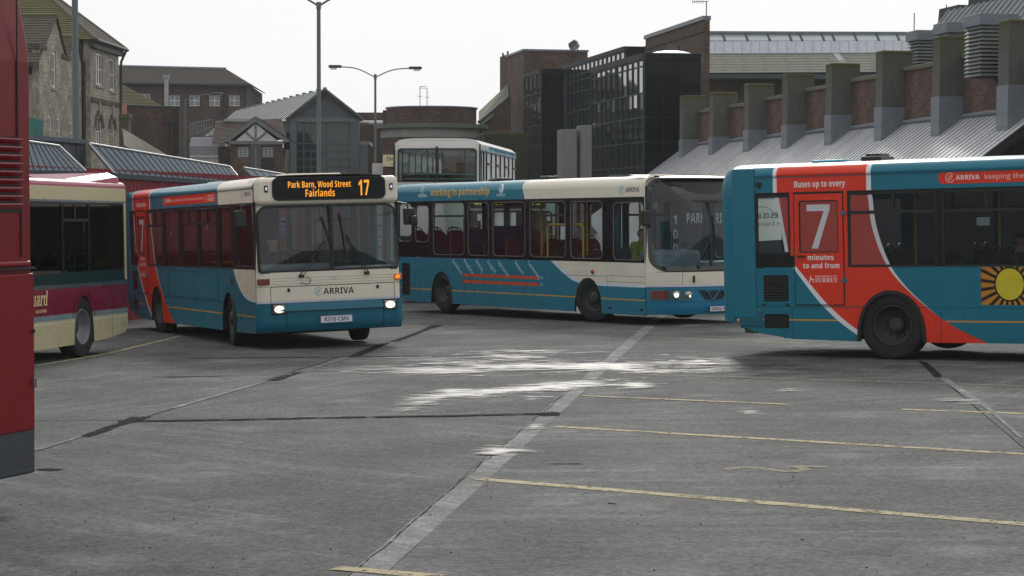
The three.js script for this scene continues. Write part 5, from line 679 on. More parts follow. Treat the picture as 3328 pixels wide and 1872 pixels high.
{ // Victorian stock-brick house
  const g = thing('brick_house', 'tall pale stock-brick house with sash windows, arched lower windows and mossy tiled roof', 'house'), f = new Fr(g, 297, 100, R(88));
  const xr = f.z(386, 300)[0], ye = f.z(313, 138)[1], yw = 0;
  const W = (u0, v0, u1, v1, z = 0) => r4(f, u0, v0, u1, v1, z);
  const mk = (u0, u1, vt, vb) => { const a = f.z(u0, vb), b = f.z(u1, vt); return [a[0], Math.min(a[1], b[1]), b[0], b[1]]; };
  const wy = (u, vt, vb) => [f.z(u, vb)[1], f.z(u, vt)[1]];
  const up = [[312, 333, 172, 278], [357, 373, 190, 296]].map(([a, b, t, q]) => { const m = (a + b) / 2, y = wy(m, t, q); return [f.z(a, t)[0], y[0], f.z(b, t)[0], y[1], 2, 2]; }), lo = [[312, 332, 374, 480], [357, 373, 386, 486]].map(([a, b, t, q]) => { const m = (a + b) / 2, y = wy(m, t, q); return [f.z(a, t)[0], y[0], f.z(b, t)[0], y[1], 2, 2, 1]; });
  wallWin(g, 'wall', rect(0, yw, xr, ye), [...up, ...lo], 0.35, 0, M.brickYellow, { recess: 0.06, fr: 0.13 });
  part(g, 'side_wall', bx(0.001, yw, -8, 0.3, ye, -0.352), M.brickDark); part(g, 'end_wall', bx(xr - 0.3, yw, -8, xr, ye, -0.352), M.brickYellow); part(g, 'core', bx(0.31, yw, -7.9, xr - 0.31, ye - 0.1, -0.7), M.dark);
  part(g, 'string_course', bx(0, f.z(340, 332)[1] - 0.12, 0.001, xr, f.z(340, 332)[1] + 0.12, 0.06), M.brickDark);
  for (const w of up) part(g, 'lintel', bx(w[0] - 0.15, w[3], 0.001, w[2] + 0.15, w[3] + 0.35, 0.03), TR.stone);
  for (const w of lo) { const cx = (w[0] + w[2]) / 2, r = (w[2] - w[0]) / 2; part(g, 'window_arch', ext([...arcPts(cx, w[3] - r, r + 0.28), ...arcPts(cx, w[3] - r, r + 0.02).reverse()], [], 0.05, 0.045), M.brickDark); part(g, 'keystone', ext([[cx - 0.09, w[3] - 0.02], [cx + 0.09, w[3] - 0.02], [cx + 0.13, w[3] + 0.55], [cx, w[3] + 0.75], [cx - 0.13, w[3] + 0.55]], [], 0.06, 0.08), TR.stone); }
  const ap = [4.5, ye + 3.75, -4.5], E = 0.35, c0 = [-E, ye + 0.02, E], c1 = [xr + E, ye + 0.02, E], c2 = [xr + E, ye + 0.02, -8.4], c3 = [-E, ye + 0.02, -8.4], ap2 = [Math.max(4.5, xr - 4.5), ap[1], -4.5];
  courses(g, 'roof_tile_course', [c3, c0, ap, ap], 30, ROOF.mossy, 0.05); courses(g, 'roof_tile_course', [c0, c1, ap2, ap], 30, ROOF.tile, 0.05); courses(g, 'roof_tile_course', [c1, c2, ap2, ap2], 12, ROOF.tile, 0.05);
  part(g, 'hip_tile', tube([c0, ap], 0.12, 6), ROOF.tile); part(g, 'hip_tile', tube([c1, ap2], 0.12, 6), ROOF.tile);
  part(g, 'gutter', tube([[-E, ye, E + 0.05], [xr + E, ye, E + 0.05]], 0.09, 8), TR.black); part(g, 'fascia', bx(-0.25, ye - 0.35, 0.001, xr + 0.2, ye - 0.02, 0.24), TR.black);
  part(g, 'downpipe', tube([[xr + 0.2, ye - 0.05, E], [xr + 0.2, ye - 0.6, 0.1], [xr + 0.08, ye - 0.9, 0.1], [xr + 0.08, 0, 0.1]], 0.07, 8), TR.black);
  // gabled wing set back a little, nearer the camera
  const zw = -0.42, Z = (u, v) => f.z(u, v, zw), nx = Z(128, 300)[0], pk = Z(179, 56), lf = Z(150, 150), lf0 = Z(129, 158), vl = Z(213, 190), pk2 = Z(246, 125), rf = Z(270, 215);
  const wv = (a, b, t, q) => { const m = (a + b) / 2; return [Z(a, t)[0], Z(m, q)[1], Z(b, t)[0], Z(m, t)[1], 2, 2]; };
  wallWin(g, 'wing_wall', [[nx, 0], [0, 0], [0, rf[1]], [pk2[0], pk2[1]], [vl[0], vl[1]], [pk[0], pk[1]], [lf[0], lf[1]], [nx, lf0[1]]], [wv(168, 181, 168, 286), wv(155, 168, 374, 470), wv(185, 197, 381, 470), wv(225, 238, 394, 470)], 0.35, zw, M.brickYellow, { recess: 0.04, fr: 0.13 });
  part(g, 'side_wall', bx(nx + 0.001, 0, -9, nx + 0.3, lf0[1] - 1.2, zw - 0.352), TR.render);
  part(g, 'coping', bx(nx - 0.1, lf0[1], zw - 0.5, lf[0], lf0[1] + 0.2, zw + 0.06), M.brickRed); part(g, 'coping', bx(vl[0] - 0.8, vl[1] - 0.05, zw - 0.5, vl[0] + 0.8, vl[1] + 0.16, zw + 0.07), M.brickRed);
  const gab = (p, l, r, n) => { const bk = -10, o = 0.12; courses(g, 'roof_tile_course', [[l[0], l[1], bk], [l[0], l[1], zw + o], [p[0], p[1] + 0.05, zw + o], [p[0], p[1] + 0.05, bk]], n, ROOF.tile, 0.05); courses(g, 'roof_tile_course', [[r[0], r[1], zw + o], [r[0], r[1], bk], [p[0], p[1] + 0.05, bk], [p[0], p[1] + 0.05, zw + o]], n, ROOF.tile, 0.05); part(g, 'ridge_tile', tube([[p[0], p[1] + 0.1, zw + o], [p[0], p[1] + 0.1, bk]], 0.1, 6), ROOF.mossy); };
  const slope = (pk[1] - lf[1]) / (pk[0] - lf[0]); gab(pk, [nx - 0.6, pk[1] - slope * (pk[0] - nx + 0.6) * 0.75], vl, 18); gab(pk2, vl, [0, rf[1]], 10);
  part(g, 'gutter', bx(nx - 0.9, pk[1] - slope * (pk[0] - nx + 0.6) * 0.75 - 0.2, -9, nx - 0.65, pk[1] - slope * (pk[0] - nx + 0.6) * 0.75, zw), TR.black);
  part(g, 'downpipe', tube([[-0.1, ye - 1, zw + 0.1], [-0.1, 0, zw + 0.1]], 0.09, 8), TR.black);
}
function arcPts(cx, cy, r, n = 10) { const o = []; for (let i = 0; i <= n; i++) { const t = i / n * Math.PI; o.push([cx + r * Math.cos(t), cy + r * Math.sin(t)]); } return o; }
{ const g = thing('site_hoarding', 'plain green panelled screen in front of the pale brick house', 'hoarding'), f = new Fr(g, 90, 62, R(40)); const q = r4(f, 60, 378, 141, 470); for (let i = 0; i < 3; i++) part(g, 'board', bx(q[0] + (q[2] - q[0]) * i / 3, 0, -0.03, q[0] + (q[2] - q[0]) * (i + 1) / 3 - 0.012, q[3] - 0.05 * i, 0), mott([0.05, 0.22, 0.19], 0.7, 2)); part(g, 'back_rail', bx(q[0], q[3] - 0.6, -0.1, q[2], q[3] - 0.5, -0.031), M.dark); }
{ // long brown-roofed block on the skyline
  const g = thing('brick_building', 'long brown brick block on the skyline with a row of white four-pane windows', 'building'), f = new Fr(g, 388, 170, R(1));
  const l = f.z(370, 272), r = f.z(803, 279), rl = f.z(370, 217, -6), rr_ = f.z(735, 226, -6), wins = [[567, 757], [632, 759.5], [697, 762], [761.5, 765]].map(([u]) => { const a = f.z(u - 17, 344.5), b = f.z(u + 17, 309.5); return [a[0], a[1], b[0], b[1], 2, 2]; }); { const a = f.z(452, 344), b = f.z(488, 305); wins.push([a[0], a[1], b[0], b[1], 2, 2]); }
  wallWin(g, 'wall', rect(l[0], 0, r[0], r[1]), wins, 0.4, 0, M.brickDark, { recess: 0.08, fr: 0.07, bar: 0.08, sill: false, glass: phy([0.2, 0.24, 0.28], 0.08, { clearcoat: 0.5 }) }); part(g, 'core', bx(l[0], 0, -12, r[0], r[1] - 0.1, -0.6), M.dark); part(g, 'soffit', bx(l[0], l[1] - 0.12, -0.59, r[0] + 0.3, l[1] + 0.02, 0.38), TR.black); part(g, 'back_slope', prism([[l[0], l[1], -12], [r[0], r[1], -12], [rr_[0], rr_[1], -6.05], [rl[0], rl[1], -6.05]], [0, -0.1, 0]), ROOF.brown); part(g, 'end_wall', bx(r[0] - 0.3, 0, -12, r[0], r[1], -0.402), M.brickDark);
  courses(g, 'roof_tile_course', [[l[0], l[1], 0.4], [r[0] + 0.3, r[1], 0.4], [rr_[0], rr_[1], -6], [rl[0], rl[1], -6]], 26, ROOF.brown, 0.05); courses(g, 'roof_tile_course', [[r[0] + 0.3, r[1], 0.4], [r[0] + 0.3, r[1], -12], [rr_[0], rr_[1], -6], [rr_[0], rr_[1], -6]], 26, ROOF.brown, 0.05);
  part(g, 'ridge_tile', tube([[rl[0], rl[1] + 0.06, -6], [rr_[0], rr_[1] + 0.06, -6]], 0.14, 6), M.lead); part(g, 'gutter', tube([[l[0], l[1], 0.5], [r[0] + 0.5, r[1], 0.5]], 0.12, 6), TR.black); { const p = f.z(729, 300, 0); part(g, 'downpipe', tube([[p[0], r[1], 0.1], [p[0], 3, 0.1]], 0.08, 6), TR.black); }
}
{ const g = thing('flue_pipe', 'slim pale metal flue with a cap rising before the long brick block', 'flue'), f = new Fr(g, 541, 150, 0); const a = f.z(541, 356), b = f.z(541, 254); part(g, 'pipe', new THREE.CylinderGeometry(0.15, 0.15, b[1], 14).translate(a[0], b[1] / 2, 0), mott([0.5, 0.5, 0.5], 0.5, 1)); part(g, 'cap', new THREE.CylinderGeometry(0.24, 0.24, 0.3, 14).translate(a[0], b[1] + 0.1, 0), mott([0.35, 0.36, 0.37], 0.5, 1)); for (let i = 1; i < 4; i++) part(g, 'collar', new THREE.CylinderGeometry(0.17, 0.17, 0.06, 14).translate(a[0], b[1] - i * 0.62, 0), M.steel); }
{ // dark brick box with a slit-windowed side, mossy hipped roof behind it
  const g = thing('brick_building', 'dark brick block with narrow slit windows down its lighter right side', 'building'), f = new Fr(g, 583, 118, R(20)); const tl = f.z(395, 352), tr = f.z(583, 353), D = 7.5;
  part(g, 'wall', bx(tl[0], 0, -D, -0.001, tr[1], 0), M.brickDark); { const k = (u, v) => f.x(u, v, 0); const zs = []; const e = k(620, 398); wallSide(g, f, D, tr[1]); }
  part(g, 'parapet', bx(tl[0], tr[1], -D, 0.03, tr[1] + 0.14, 0.03), M.darkGreen); part(g, 'downpipe', tube([[-0.5, tr[1] - 0.4, 0.1], [-0.5, 0, 0.1]], 0.1, 8), TR.black); part(g, 'rainwater_head', bc(0.7, 0.5, 0.25, -0.55, tr[1] - 0.6, 0.13), TR.black);
  const g2 = thing('hipped_roof_house', 'moss-covered hipped slate roof peeping up behind the dark brick block', 'house'), f2 = new Fr(g2, 400, 138, R(10)); const a = f2.z(380, 352), b = f2.z(528, 347), c = f2.z(398, 276, -4); part(g2, 'wall', bx(a[0], 0, -8, b[0] - 0.2, a[1] + 0.1, -0.1), M.brickDark); courses(g2, 'slate_course', [[a[0] - 3, a[1], 0.2], [b[0], b[1], 0.2], [c[0], c[1], -4], [c[0] - 1, c[1], -4]], 16, mott([0.12, 0.12, 0.05], 0.95, 1.1), 0.06); courses(g2, 'slate_course', [[b[0], b[1], 0.2], [b[0], b[1], -8], [c[0], c[1], -4], [c[0], c[1], -4]], 16, ROOF.mossy, 0.06);
}
function wallSide(g, f, D, h) { // local x = 0 face seen from the right: built in its own plane, then turned
  const n = 7, m = new THREE.Matrix4().makeBasis(V3(0, 0, -1), V3(0, 1, 0), V3(1, 0, 0)), holes = []; for (let i = 0; i < n; i++) for (const [y0, y1] of [[h - 8.6, h - 5.6], [h - 4.8, h - 1.6]]) { const x = D * (i + 0.75) / (n + 0.6); holes.push([x - 0.22, Math.max(0.3, y0), x + 0.22, Math.max(0.8, y1)]); }
  const w = ext(rect(0, 0, D, h), holes.map((q) => rect(...q)), 0.4, 0).applyMatrix4(m); part(g, 'side_wall', w, M.brickRed); for (const q of holes) part(g, 'window', bx(q[0], q[1], -0.3, q[2], q[3], -0.25).applyMatrix4(m), M.glassDark);
}
{ // chimney and slate lean-to below the house
  const g = thing('slate_outbuilding', 'low white-walled outbuilding with a long slate roof and a clay-potted chimney', 'outbuilding'), f = new Fr(g, 396, 88, 0), X = (u, v, z = 0) => { const p = f.z(u, v, z); return [p[0], p[1], z]; };
  const a = X(397, 420, -2.2), b = X(540, 506, -2.2), c = X(404, 476, 0), d = X(500, 512, 0); courses(g, 'slate_course', [c, d, b, a], 10, mott([0.24, 0.23, 0.18], 0.8, 1.3), 0.03);
  part(g, 'wall', prism([[c[0] - 0.2, -1, -0.3], [d[0], -1, -0.3], [d[0], d[1] - 0.1, -0.3], [c[0] - 0.2, c[1] - 0.12, -0.3]], [0, 0, -1.8]), M.white); part(g, 'ridge', tube([a, b], 0.05, 6), TR.stone); part(g, 'bargeboard', tube([c, d], 0.05, 6), TR.black);
  const q = X(407, 430, -3), t = X(407, 372, -3), p = X(404, 337, -3); part(g, 'chimney', bc(0.42, t[1] + 1, 0.5, q[0], (t[1] - 1) / 2, -3), mott([0.1, 0.09, 0.05], 0.95, 1)); part(g, 'chimney_cap', rb(0.52, 0.22, 0.6, 0.04, q[0], t[1] - 0.1, -3), M.moss); part(g, 'chimney_pot', new THREE.CylinderGeometry(0.1, 0.12, p[1] - t[1], 14).translate(p[0], (p[1] + t[1]) / 2, -3), mott([0.52, 0.25, 0.15], 0.85, 1)); part(g, 'pot_rim', new THREE.CylinderGeometry(0.125, 0.125, 0.06, 14).translate(p[0], p[1], -3), mott([0.52, 0.25, 0.15], 0.85, 1));
}
{ // slate-roofed white building with a railed roof
  const g = thing('slate_roof_building', 'white-walled building with bulging slate roof, sloping parapet and railings on top', 'building'), f = new Fr(g, 620, 104, R(4)); const w0 = f.z(618, 538), w1 = f.z(752, 512), e0 = f.z(618, 511, 0.1), e1 = f.z(735, 506, 0.1), t0 = f.z(618, 446, -1.2), t1 = f.z(706, 445, -1.2);
  part(g, 'wall', bx(w0[0], 0, -6, w1[0], w1[1], 0), M.white); part(g, 'cornice', bx(w0[0], w1[1], -6, w1[0] + 0.05, w1[1] + 0.1, 0.06), TR.white); courses(g, 'slate_course', [[e0[0], e0[1], 0.05], [e1[0], e1[1], 0.05], [t1[0] + 0.4, t1[1] - 0.5, -0.7], [t0[0], t0[1] - 0.5, -0.7]], 9, mott([0.12, 0.135, 0.14], 0.45, 1), 0.012); courses(g, 'slate_course', [[t0[0], t0[1] - 0.5, -0.7], [t1[0] + 0.4, t1[1] - 0.5, -0.7], [t1[0], t1[1], -1.6], [t0[0], t0[1], -1.6]], 6, mott([0.2, 0.22, 0.25], 0.4, 1), 0.012);
  const p = [f.z(700, 422, 0.1), f.z(717, 422, 0.1), f.z(744, 508, 0.1), f.z(727, 508, 0.1)]; part(g, 'parapet', prism(p.map((q) => [q[0], q[1], 0.1]), [0, 0, -2]), mott([0.26, 0.25, 0.22], 0.9, 1)); part(g, 'core', bx(w0[0], 0, -6, f.z(735, 445)[0], t0[1], -1.7), M.brickDark);
  const rl = f.z(618, 443, -2.5), rh = f.z(690, 388, -2.5), cg = M.steel; for (let i = 0; i < 9; i++) { const x = rl[0] + (rh[0] - rl[0]) * i / 8, top_ = rl[1] + 0.62 + (rh[1] - rl[1] - 0.62) * Math.max(0, (i - 1) / 7) ; part(g, 'railing_post', tube([[x, rl[1] - 0.1, -2.5], [x, top_, -2.5]], 0.02, 5), cg); } for (let k = 0; k < 6; k++) part(g, 'rail', tube([[rl[0], rl[1] + 0.1 + k * 0.1, -2.5], [rh[0], rl[1] + 0.1 + k * 0.1, -2.5]], 0.014, 5), cg); part(g, 'stair_rail', tube([[rl[0], rl[1], -2.4], [rh[0], rh[1] - 0.4, -2.4]], 0.025, 5), cg); part(g, 'stair_rail', tube([[rl[0], rl[1] + 0.65, -2.45], [rh[0], rh[1], -2.45]], 0.025, 5), cg);
}
{ // half-timbered gable house
  const g = thing('gabled_shop', 'brown-roofed building with a white timbered gable and small-paned white windows', 'building'), f = new Fr(g, 830, 96, R(3));
  const X = (u, v, z = 0) => f.z(u, v, z), pk = X(831, 398), gl = X(735, 472), gr = X(912, 462), wl = X(748, 470), wr = X(918, 470);
  const gL = X(765, 458), gR = X(903, 458), fl = gL[1];
  part(g, 'gable', ext([[gL[0], fl], [gR[0], fl], [pk[0], pk[1] - 0.05]], [], 0.2, 0), M.white);
  const bm = (a, b, w = 0.045) => part(g, 'timber', tube([[a[0], a[1], 0.02], [b[0], b[1], 0.02]], w, 4), TR.grey); bm([pk[0], fl], [pk[0], pk[1] - 0.1]); bm([pk[0], fl], [(gL[0] + pk[0]) / 2, (fl + pk[1]) / 2]); bm([pk[0], fl], [(gR[0] + pk[0]) / 2, (fl + pk[1]) / 2]);
  part(g, 'bressumer', bx(gL[0] - 0.3, fl - 0.16, -0.1, gR[0] + 0.3, fl, 0.12), TR.grey);
  for (const s of [gL, gR]) part(g, 'bargeboard', prism([[s[0] + (s === gL ? -0.35 : 0.35), fl - 0.06, 0.1], [pk[0], pk[1] + 0.02, 0.1], [pk[0], pk[1] + 0.3, 0.1], [s[0] + (s === gL ? -0.6 : 0.6), fl - 0.02, 0.1]], [0, 0, -0.12]), TR.grey);
  const bk = -6; courses(g, 'roof_tile_course', [[gL[0] - 0.6, fl, bk], [gL[0] - 0.6, fl, 0.1], [pk[0], pk[1] + 0.28, 0.1], [pk[0], pk[1] + 0.28, bk]], 12, ROOF.mossy, 0.04); courses(g, 'roof_tile_course', [[gR[0] + 0.6, fl, 0.1], [gR[0] + 0.6, fl, bk], [pk[0], pk[1] + 0.28, bk], [pk[0], pk[1] + 0.28, 0.1]], 12, ROOF.brown, 0.04);
  // main roof behind, brick walls, windows
  const m0 = X(690, 470, -1.5), m1 = X(935, 455, -1.5), mt0 = X(700, 395, -5), mt1 = X(915, 385, -5); courses(g, 'roof_tile_course', [[m0[0], m0[1], -1.2], [m1[0], m1[1] , -1.2], [mt1[0], mt1[1], -5], [mt0[0], mt0[1], -5]], 18, ROOF.brown, 0.04);
  const lw = [X(770, 512)[0], X(770, 512)[1], X(810, 468)[0], X(810, 476)[1]], rw = [X(851, 512)[0], X(851, 512)[1], X(889, 468)[0], X(889, 476)[1]], gls = [X(813, 560)[0], X(813, 560)[1], X(849, 466)[0], X(849, 466)[1]];
  wallWin(g, 'wall', rect(X(748, 470)[0], 0, X(918, 470)[0], fl - 0.16), [[...lw, 3, 4], [...rw, 3, 4]], 0.3, -0.02, M.brick, { recess: 0.04, fr: 0.05, bar: 0.045, sill: false, frame: TR.grey, glass: M.white });
  part(g, 'dark_glazing', bx(gls[0], gls[1] - 2, -0.015, gls[2], gls[3] - 0.05, 0.0), M.glassDark); for (let k = 0; k < 5; k++) part(g, 'glazing_bar', bc(gls[2] - gls[0], 0.03, 0.03, (gls[0] + gls[2]) / 2, gls[3] - 0.3 - k * 0.32, 0.02), M.green); part(g, 'glazing_bar', bc(0.07, gls[3] - gls[1] + 2, 0.05, (gls[0] + gls[2]) / 2, (gls[1] - 2 + gls[3]) / 2, 0.02), TR.grey); { const o = [X(851, 566), X(889, 514)]; part(g, 'opening', bx(o[0][0], o[0][1] - 2, -0.015, o[1][0], o[1][1], 0.002), M.dark); } part(g, 'core', bx(m0[0] + 0.3, 0, -8, m1[0] - 0.3, m0[1] - 0.1, -1.3), M.brickDark);
  part(g, 'flat_roof_glazing', bx(X(698, 396)[0], X(698, 396, -5)[1], -5.4, X(800, 385)[0], X(698, 387, -5)[1], -4.6), M.zinc);
}
{ // glass-fronted gabled hall
  const g = thing('glass_gabled_hall', 'tall glazed hall with green steel frame and pitched ribbed metal roof', 'building'), f = new Fr(g, 955, 110, R(2)), X = (u, v, z = 0) => f.z(u, v, z);
  const pl = X(954, 384), pr = X(1158, 384), pk = X(1057, 294), y0 = 0, ey = pl[1], D = 26;
  part(g, 'gable', ext([[pl[0], ey], [pr[0], ey], [pk[0], pk[1] - 0.2]], [], 0.2, -0.05), mott([0.11, 0.135, 0.145], 0.55, 2)); part(g, 'eave_beam', bx(pl[0], ey - 0.22, -0.05, pr[0], ey + 0.02, 0.1), TR.grey);
  for (const p of [pl, pr]) part(g, 'column', bc(0.36, ey, 0.36, p[0], ey / 2, 0), mott([0.13, 0.17, 0.18], 0.6, 2));
  const xs = [960, 987, 1060, 1132, 1152].map((u) => X(u, 500)[0]), ys = [X(1060, 560)[1] - 3, X(1060, 542)[1], X(1060, 516)[1], X(1060, 491)[1], X(1060, 467)[1], ey - 0.22];
  for (let i = 0; i < xs.length - 1; i++) for (let k = 0; k < ys.length - 1; k++) part(g, 'pane', bx(xs[i] + 0.03, ys[k] + 0.03, -0.16, xs[i + 1] - 0.03, ys[k + 1] - 0.03, -0.13), phy([0.035, 0.05, 0.05], 0.06, { clearcoat: 0.5 }));
  for (const x of xs) part(g, 'mullion', bc(0.07, ey, 0.1, x, ey / 2, -0.08), M.green); for (const y of ys.slice(1)) part(g, 'transom', bc(pr[0] - pl[0], 0.06, 0.08, (pl[0] + pr[0]) / 2, y, -0.07), M.green); for (const u of [1011, 1108]) part(g, 'mullion', bc(0.06, X(u, 492)[1], 0.08, X(u, 492)[0], X(u, 492)[1] / 2, -0.085), M.green);
  part(g, 'core', bx(pl[0] + 0.1, 0, -3, pr[0] - 0.1, ey - 0.3, -0.4), M.dark); part(g, 'side_bay', bx(X(918, 470)[0], 0, -6, pl[0] - 0.2, X(920, 402)[1], -0.6), M.glassDark); { const q = X(1195, 470); part(g, 'side_bay', bx(pr[0] + 0.2, 0, -5, q[0], q[1], -0.4), M.glassDark); part(g, 'side_bay_roof', bx(pr[0] + 0.2, q[1], -5, q[0] + 0.1, q[1] + 0.2, -0.3), M.steel); }
  // ribbed roof, ridge running away to the left
  const ex = pl[0] - 0.35, rl = X(1057, 290), dir = [-0.36, -0.93]; const eB = X(830, 402), far = [f.z(808, 378, -D)[0], 0]; const rB = X(812, 368, -D), lB = X(870, 401, -D * 0.4);
  const sk = 0.29, n = 30; for (let i = 0; i < n; i++) { const z0 = -D * i / n + 0.3, z1 = -D * (i + 1) / n + 0.34, s = (z) => (z - 0.3) * sk; const a = [ex + s(z0), ey - 0.1, z0], b = [ex + s(z1), ey - 0.1, z1], c = [pk[0] + s(z1), pk[1] + 0.06, z1], d = [pk[0] + s(z0), pk[1] + 0.06, z0]; part(g, 'roof_sheet', prism([a, b, c, d], [-0.03, -0.05, 0]), HALLM); part(g, 'roof_rib', tube([[a[0], a[1] + 0.03, a[2]], [d[0], d[1] + 0.03, d[2]]], 0.02, 5), mott([0.12, 0.13, 0.14], 0.5, 1)); }
  for (let i = 0; i < 15; i++) { const z0 = -D * i / 15 + 0.3; part(g, 'ridge_clip', bc(0.2, 0.1, 0.2, pk[0] + (z0 - 0.3) * sk, pk[1] + 0.1, z0), M.lead); }
  part(g, 'roof_sheet', prism([[pr[0] + 0.35, ey - 0.1, 0.3], [pr[0] + 0.35 - D * sk, ey - 0.1, -D], [pk[0] - D * sk, pk[1] + 0.06, -D], [pk[0], pk[1] + 0.06, 0.3]], [0.03, -0.05, 0]), M.zinc);
  for (const p of [pl, pr]) part(g, 'verge', tube([[p[0] + (p === pl ? -0.4 : 0.4), ey - 0.1, 0.3], [pk[0], pk[1] + 0.03, 0.3]], 0.1, 6), mott([0.08, 0.1, 0.11], 0.5, 1));
}
{ const g = thing('brick_building', 'low brown brick block with a light metal duct, right of the glazed hall', 'building'), f = new Fr(g, 1130, 122, 0), X = (u, v, z = 0) => f.z(u, v, z); const a = X(1120, 358), b = X(1240, 358); part(g, 'wall', bx(a[0], 0, -6, b[0] + 1.6, a[1], -3), M.brickRed); part(g, 'lower_wall', bx(X(1160, 420)[0], 0, -2.9, X(1262, 420)[0], X(1200, 407)[1], 0), M.brickDark); const d0 = X(1162, 400, -1.5), d1 = X(1200, 400, -1.5); for (const [u0, u1, m] of [[1163, 1196, M.zinc], [1198, 1222, M.white], [1224, 1246, M.white]]) { const p = X(u0, 406, -1.2), q = X(u1, 392, -1.2); part(g, 'duct', tube([[p[0], (p[1] + q[1]) / 2, -1.2], [q[0], (p[1] + q[1]) / 2, -1.2]], (q[1] - p[1]) / 2, 12), m); } }
{ // round brick drum over a pale concrete band
  const g = thing('round_brick_building', 'round brown brick drum on a pale concrete band with a black fascia below', 'building'), Zc = 104, f = new Fr(g, 1400, Zc, 0), X = (u, v, z = 0) => f.z(u, v, z), r = 3.05, yT = X(1400, 344, r)[1], yB = X(1400, 398, r)[1], y2 = X(1400, 443, r)[1], y3 = X(1400, 500, r)[1];
  const cyl = (rad, a, b, x, m, n, op = false) => part(g, n, new THREE.CylinderGeometry(rad, rad, b - a, 64, 1, op).translate(x, (a + b) / 2, -0.5), m); const uvB = (m, c, h) => { const u = m.geometry.attributes.uv; for (let i = 0; i < u.count; i++) u.setXY(i, u.getX(i) * c, u.getY(i) * h); };
  uvB(cyl(2.35, yB, yT, 0.02, M.brick, 'drum'), 15, yT - yB); cyl(2.42, yT, yT + 0.07, 0.02, M.lead, 'coping'); cyl(2.95, yB - 0.22, yB, 0.05, mott([0.16, 0.18, 0.15], 0.8, 2), 'flat_roof'); uvB(cyl(2.7, y2, yB - 0.22, 0.05, mott([0.42, 0.4, 0.35], 0.9, 1), 'concrete_band'), 6, 1); cyl(2.76, y3, y2, 0.05, std([0.02, 0.023, 0.026], 0.5), 'fascia'); uvB(cyl(2.6, 0, y3, 0.05, M.brick, 'lower_wall'), 16, 8);
  part(g, 'side_block', bx(X(1240, 362)[0], yB, -3, X(1275, 362)[0], X(1260, 355)[1], -1), M.brick); const p = X(1488, 398), q = X(1565, 398); part(g, 'roof_terrace', bx(p[0], yB - 0.75, -4, q[0], yB - 0.02, 0.5), M.darkGreen);
  for (const [u, v] of [[1365, 281], [1388, 287]]) { const a = X(u, 345, -0.5), b = X(u, v, -0.5); part(g, 'mast', tube([[a[0], a[1] - 0.2, -0.5], [a[0], b[1], -0.5]], 0.02, 5), M.steel); part(g, 'mast_bracket', tube([[a[0] - 0.12, (a[1] + b[1]) / 2, -0.5], [a[0] + 0.12, (a[1] + b[1]) / 2, -0.5]], 0.014, 5), M.steel); } { const a = X(1365, 281, -0.5), b = X(1388, 282.5, -0.5); part(g, 'aerial_arm', tube([[a[0], a[1], -0.5], [b[0], b[1], -0.5]], 0.016, 5), M.steel); part(g, 'aerial_arm', tube([[a[0], a[1] - 0.08, -0.5], [b[0], b[1] - 0.08, -0.5]], 0.012, 5), M.steel); }
}
{ const g = thing('shop_sign', 'cream signboard with black letters on a brick pier behind the white double-decker', 'sign'), f = new Fr(g, 1262, 78, 0), X = (u, v) => f.z(u, v); const q = r4(f, 1244, 503, 1292, 541); part(g, 'board', bx(q[0], q[1], -0.08, q[2], q[3], 0), mott([0.72, 0.68, 0.48], 0.7, 2)); const t = canvasTex(256, 192, (c, w, h) => { c.fillStyle = '#d9d2a8'; c.fillRect(0, 0, w, h); c.fillStyle = '#22252a'; c.font = 'bold 92px sans-serif'; c.fillText('THE', 62, 104); c.font = 'bold 30px sans-serif'; c.fillText('BAR', 150, 164); }); part(g, 'sign_face', gridS(q[0], q[1], q[2], q[3], 1, 1, (x, y) => [x, y, 0.004]), std(0xffffff, 0.7, { map: t })).geometry.attributes.uv.array.set([0, 1, 1, 1, 0, 0, 1, 0]); part(g, 'pier', bx(q[0], 0, -0.8, q[2] - 0.02, q[1] + 1.1, -0.082), M.brickRed); part(g, 'half_timbering', bx(X(1208, 560)[0], 0, -0.8, q[0] - 0.01, X(1230, 530)[1], -0.3), M.white); for (let k = 0; k < 4; k++) part(g, 'timber', bc(0.55, 0.05, 0.05, q[0] - 0.3, 1.2 + k * 0.42, -0.28), TR.grey); part(g, 'timber', bc(0.05, 3, 0.05, q[0] - 0.3, 1.6, -0.275), TR.grey); }
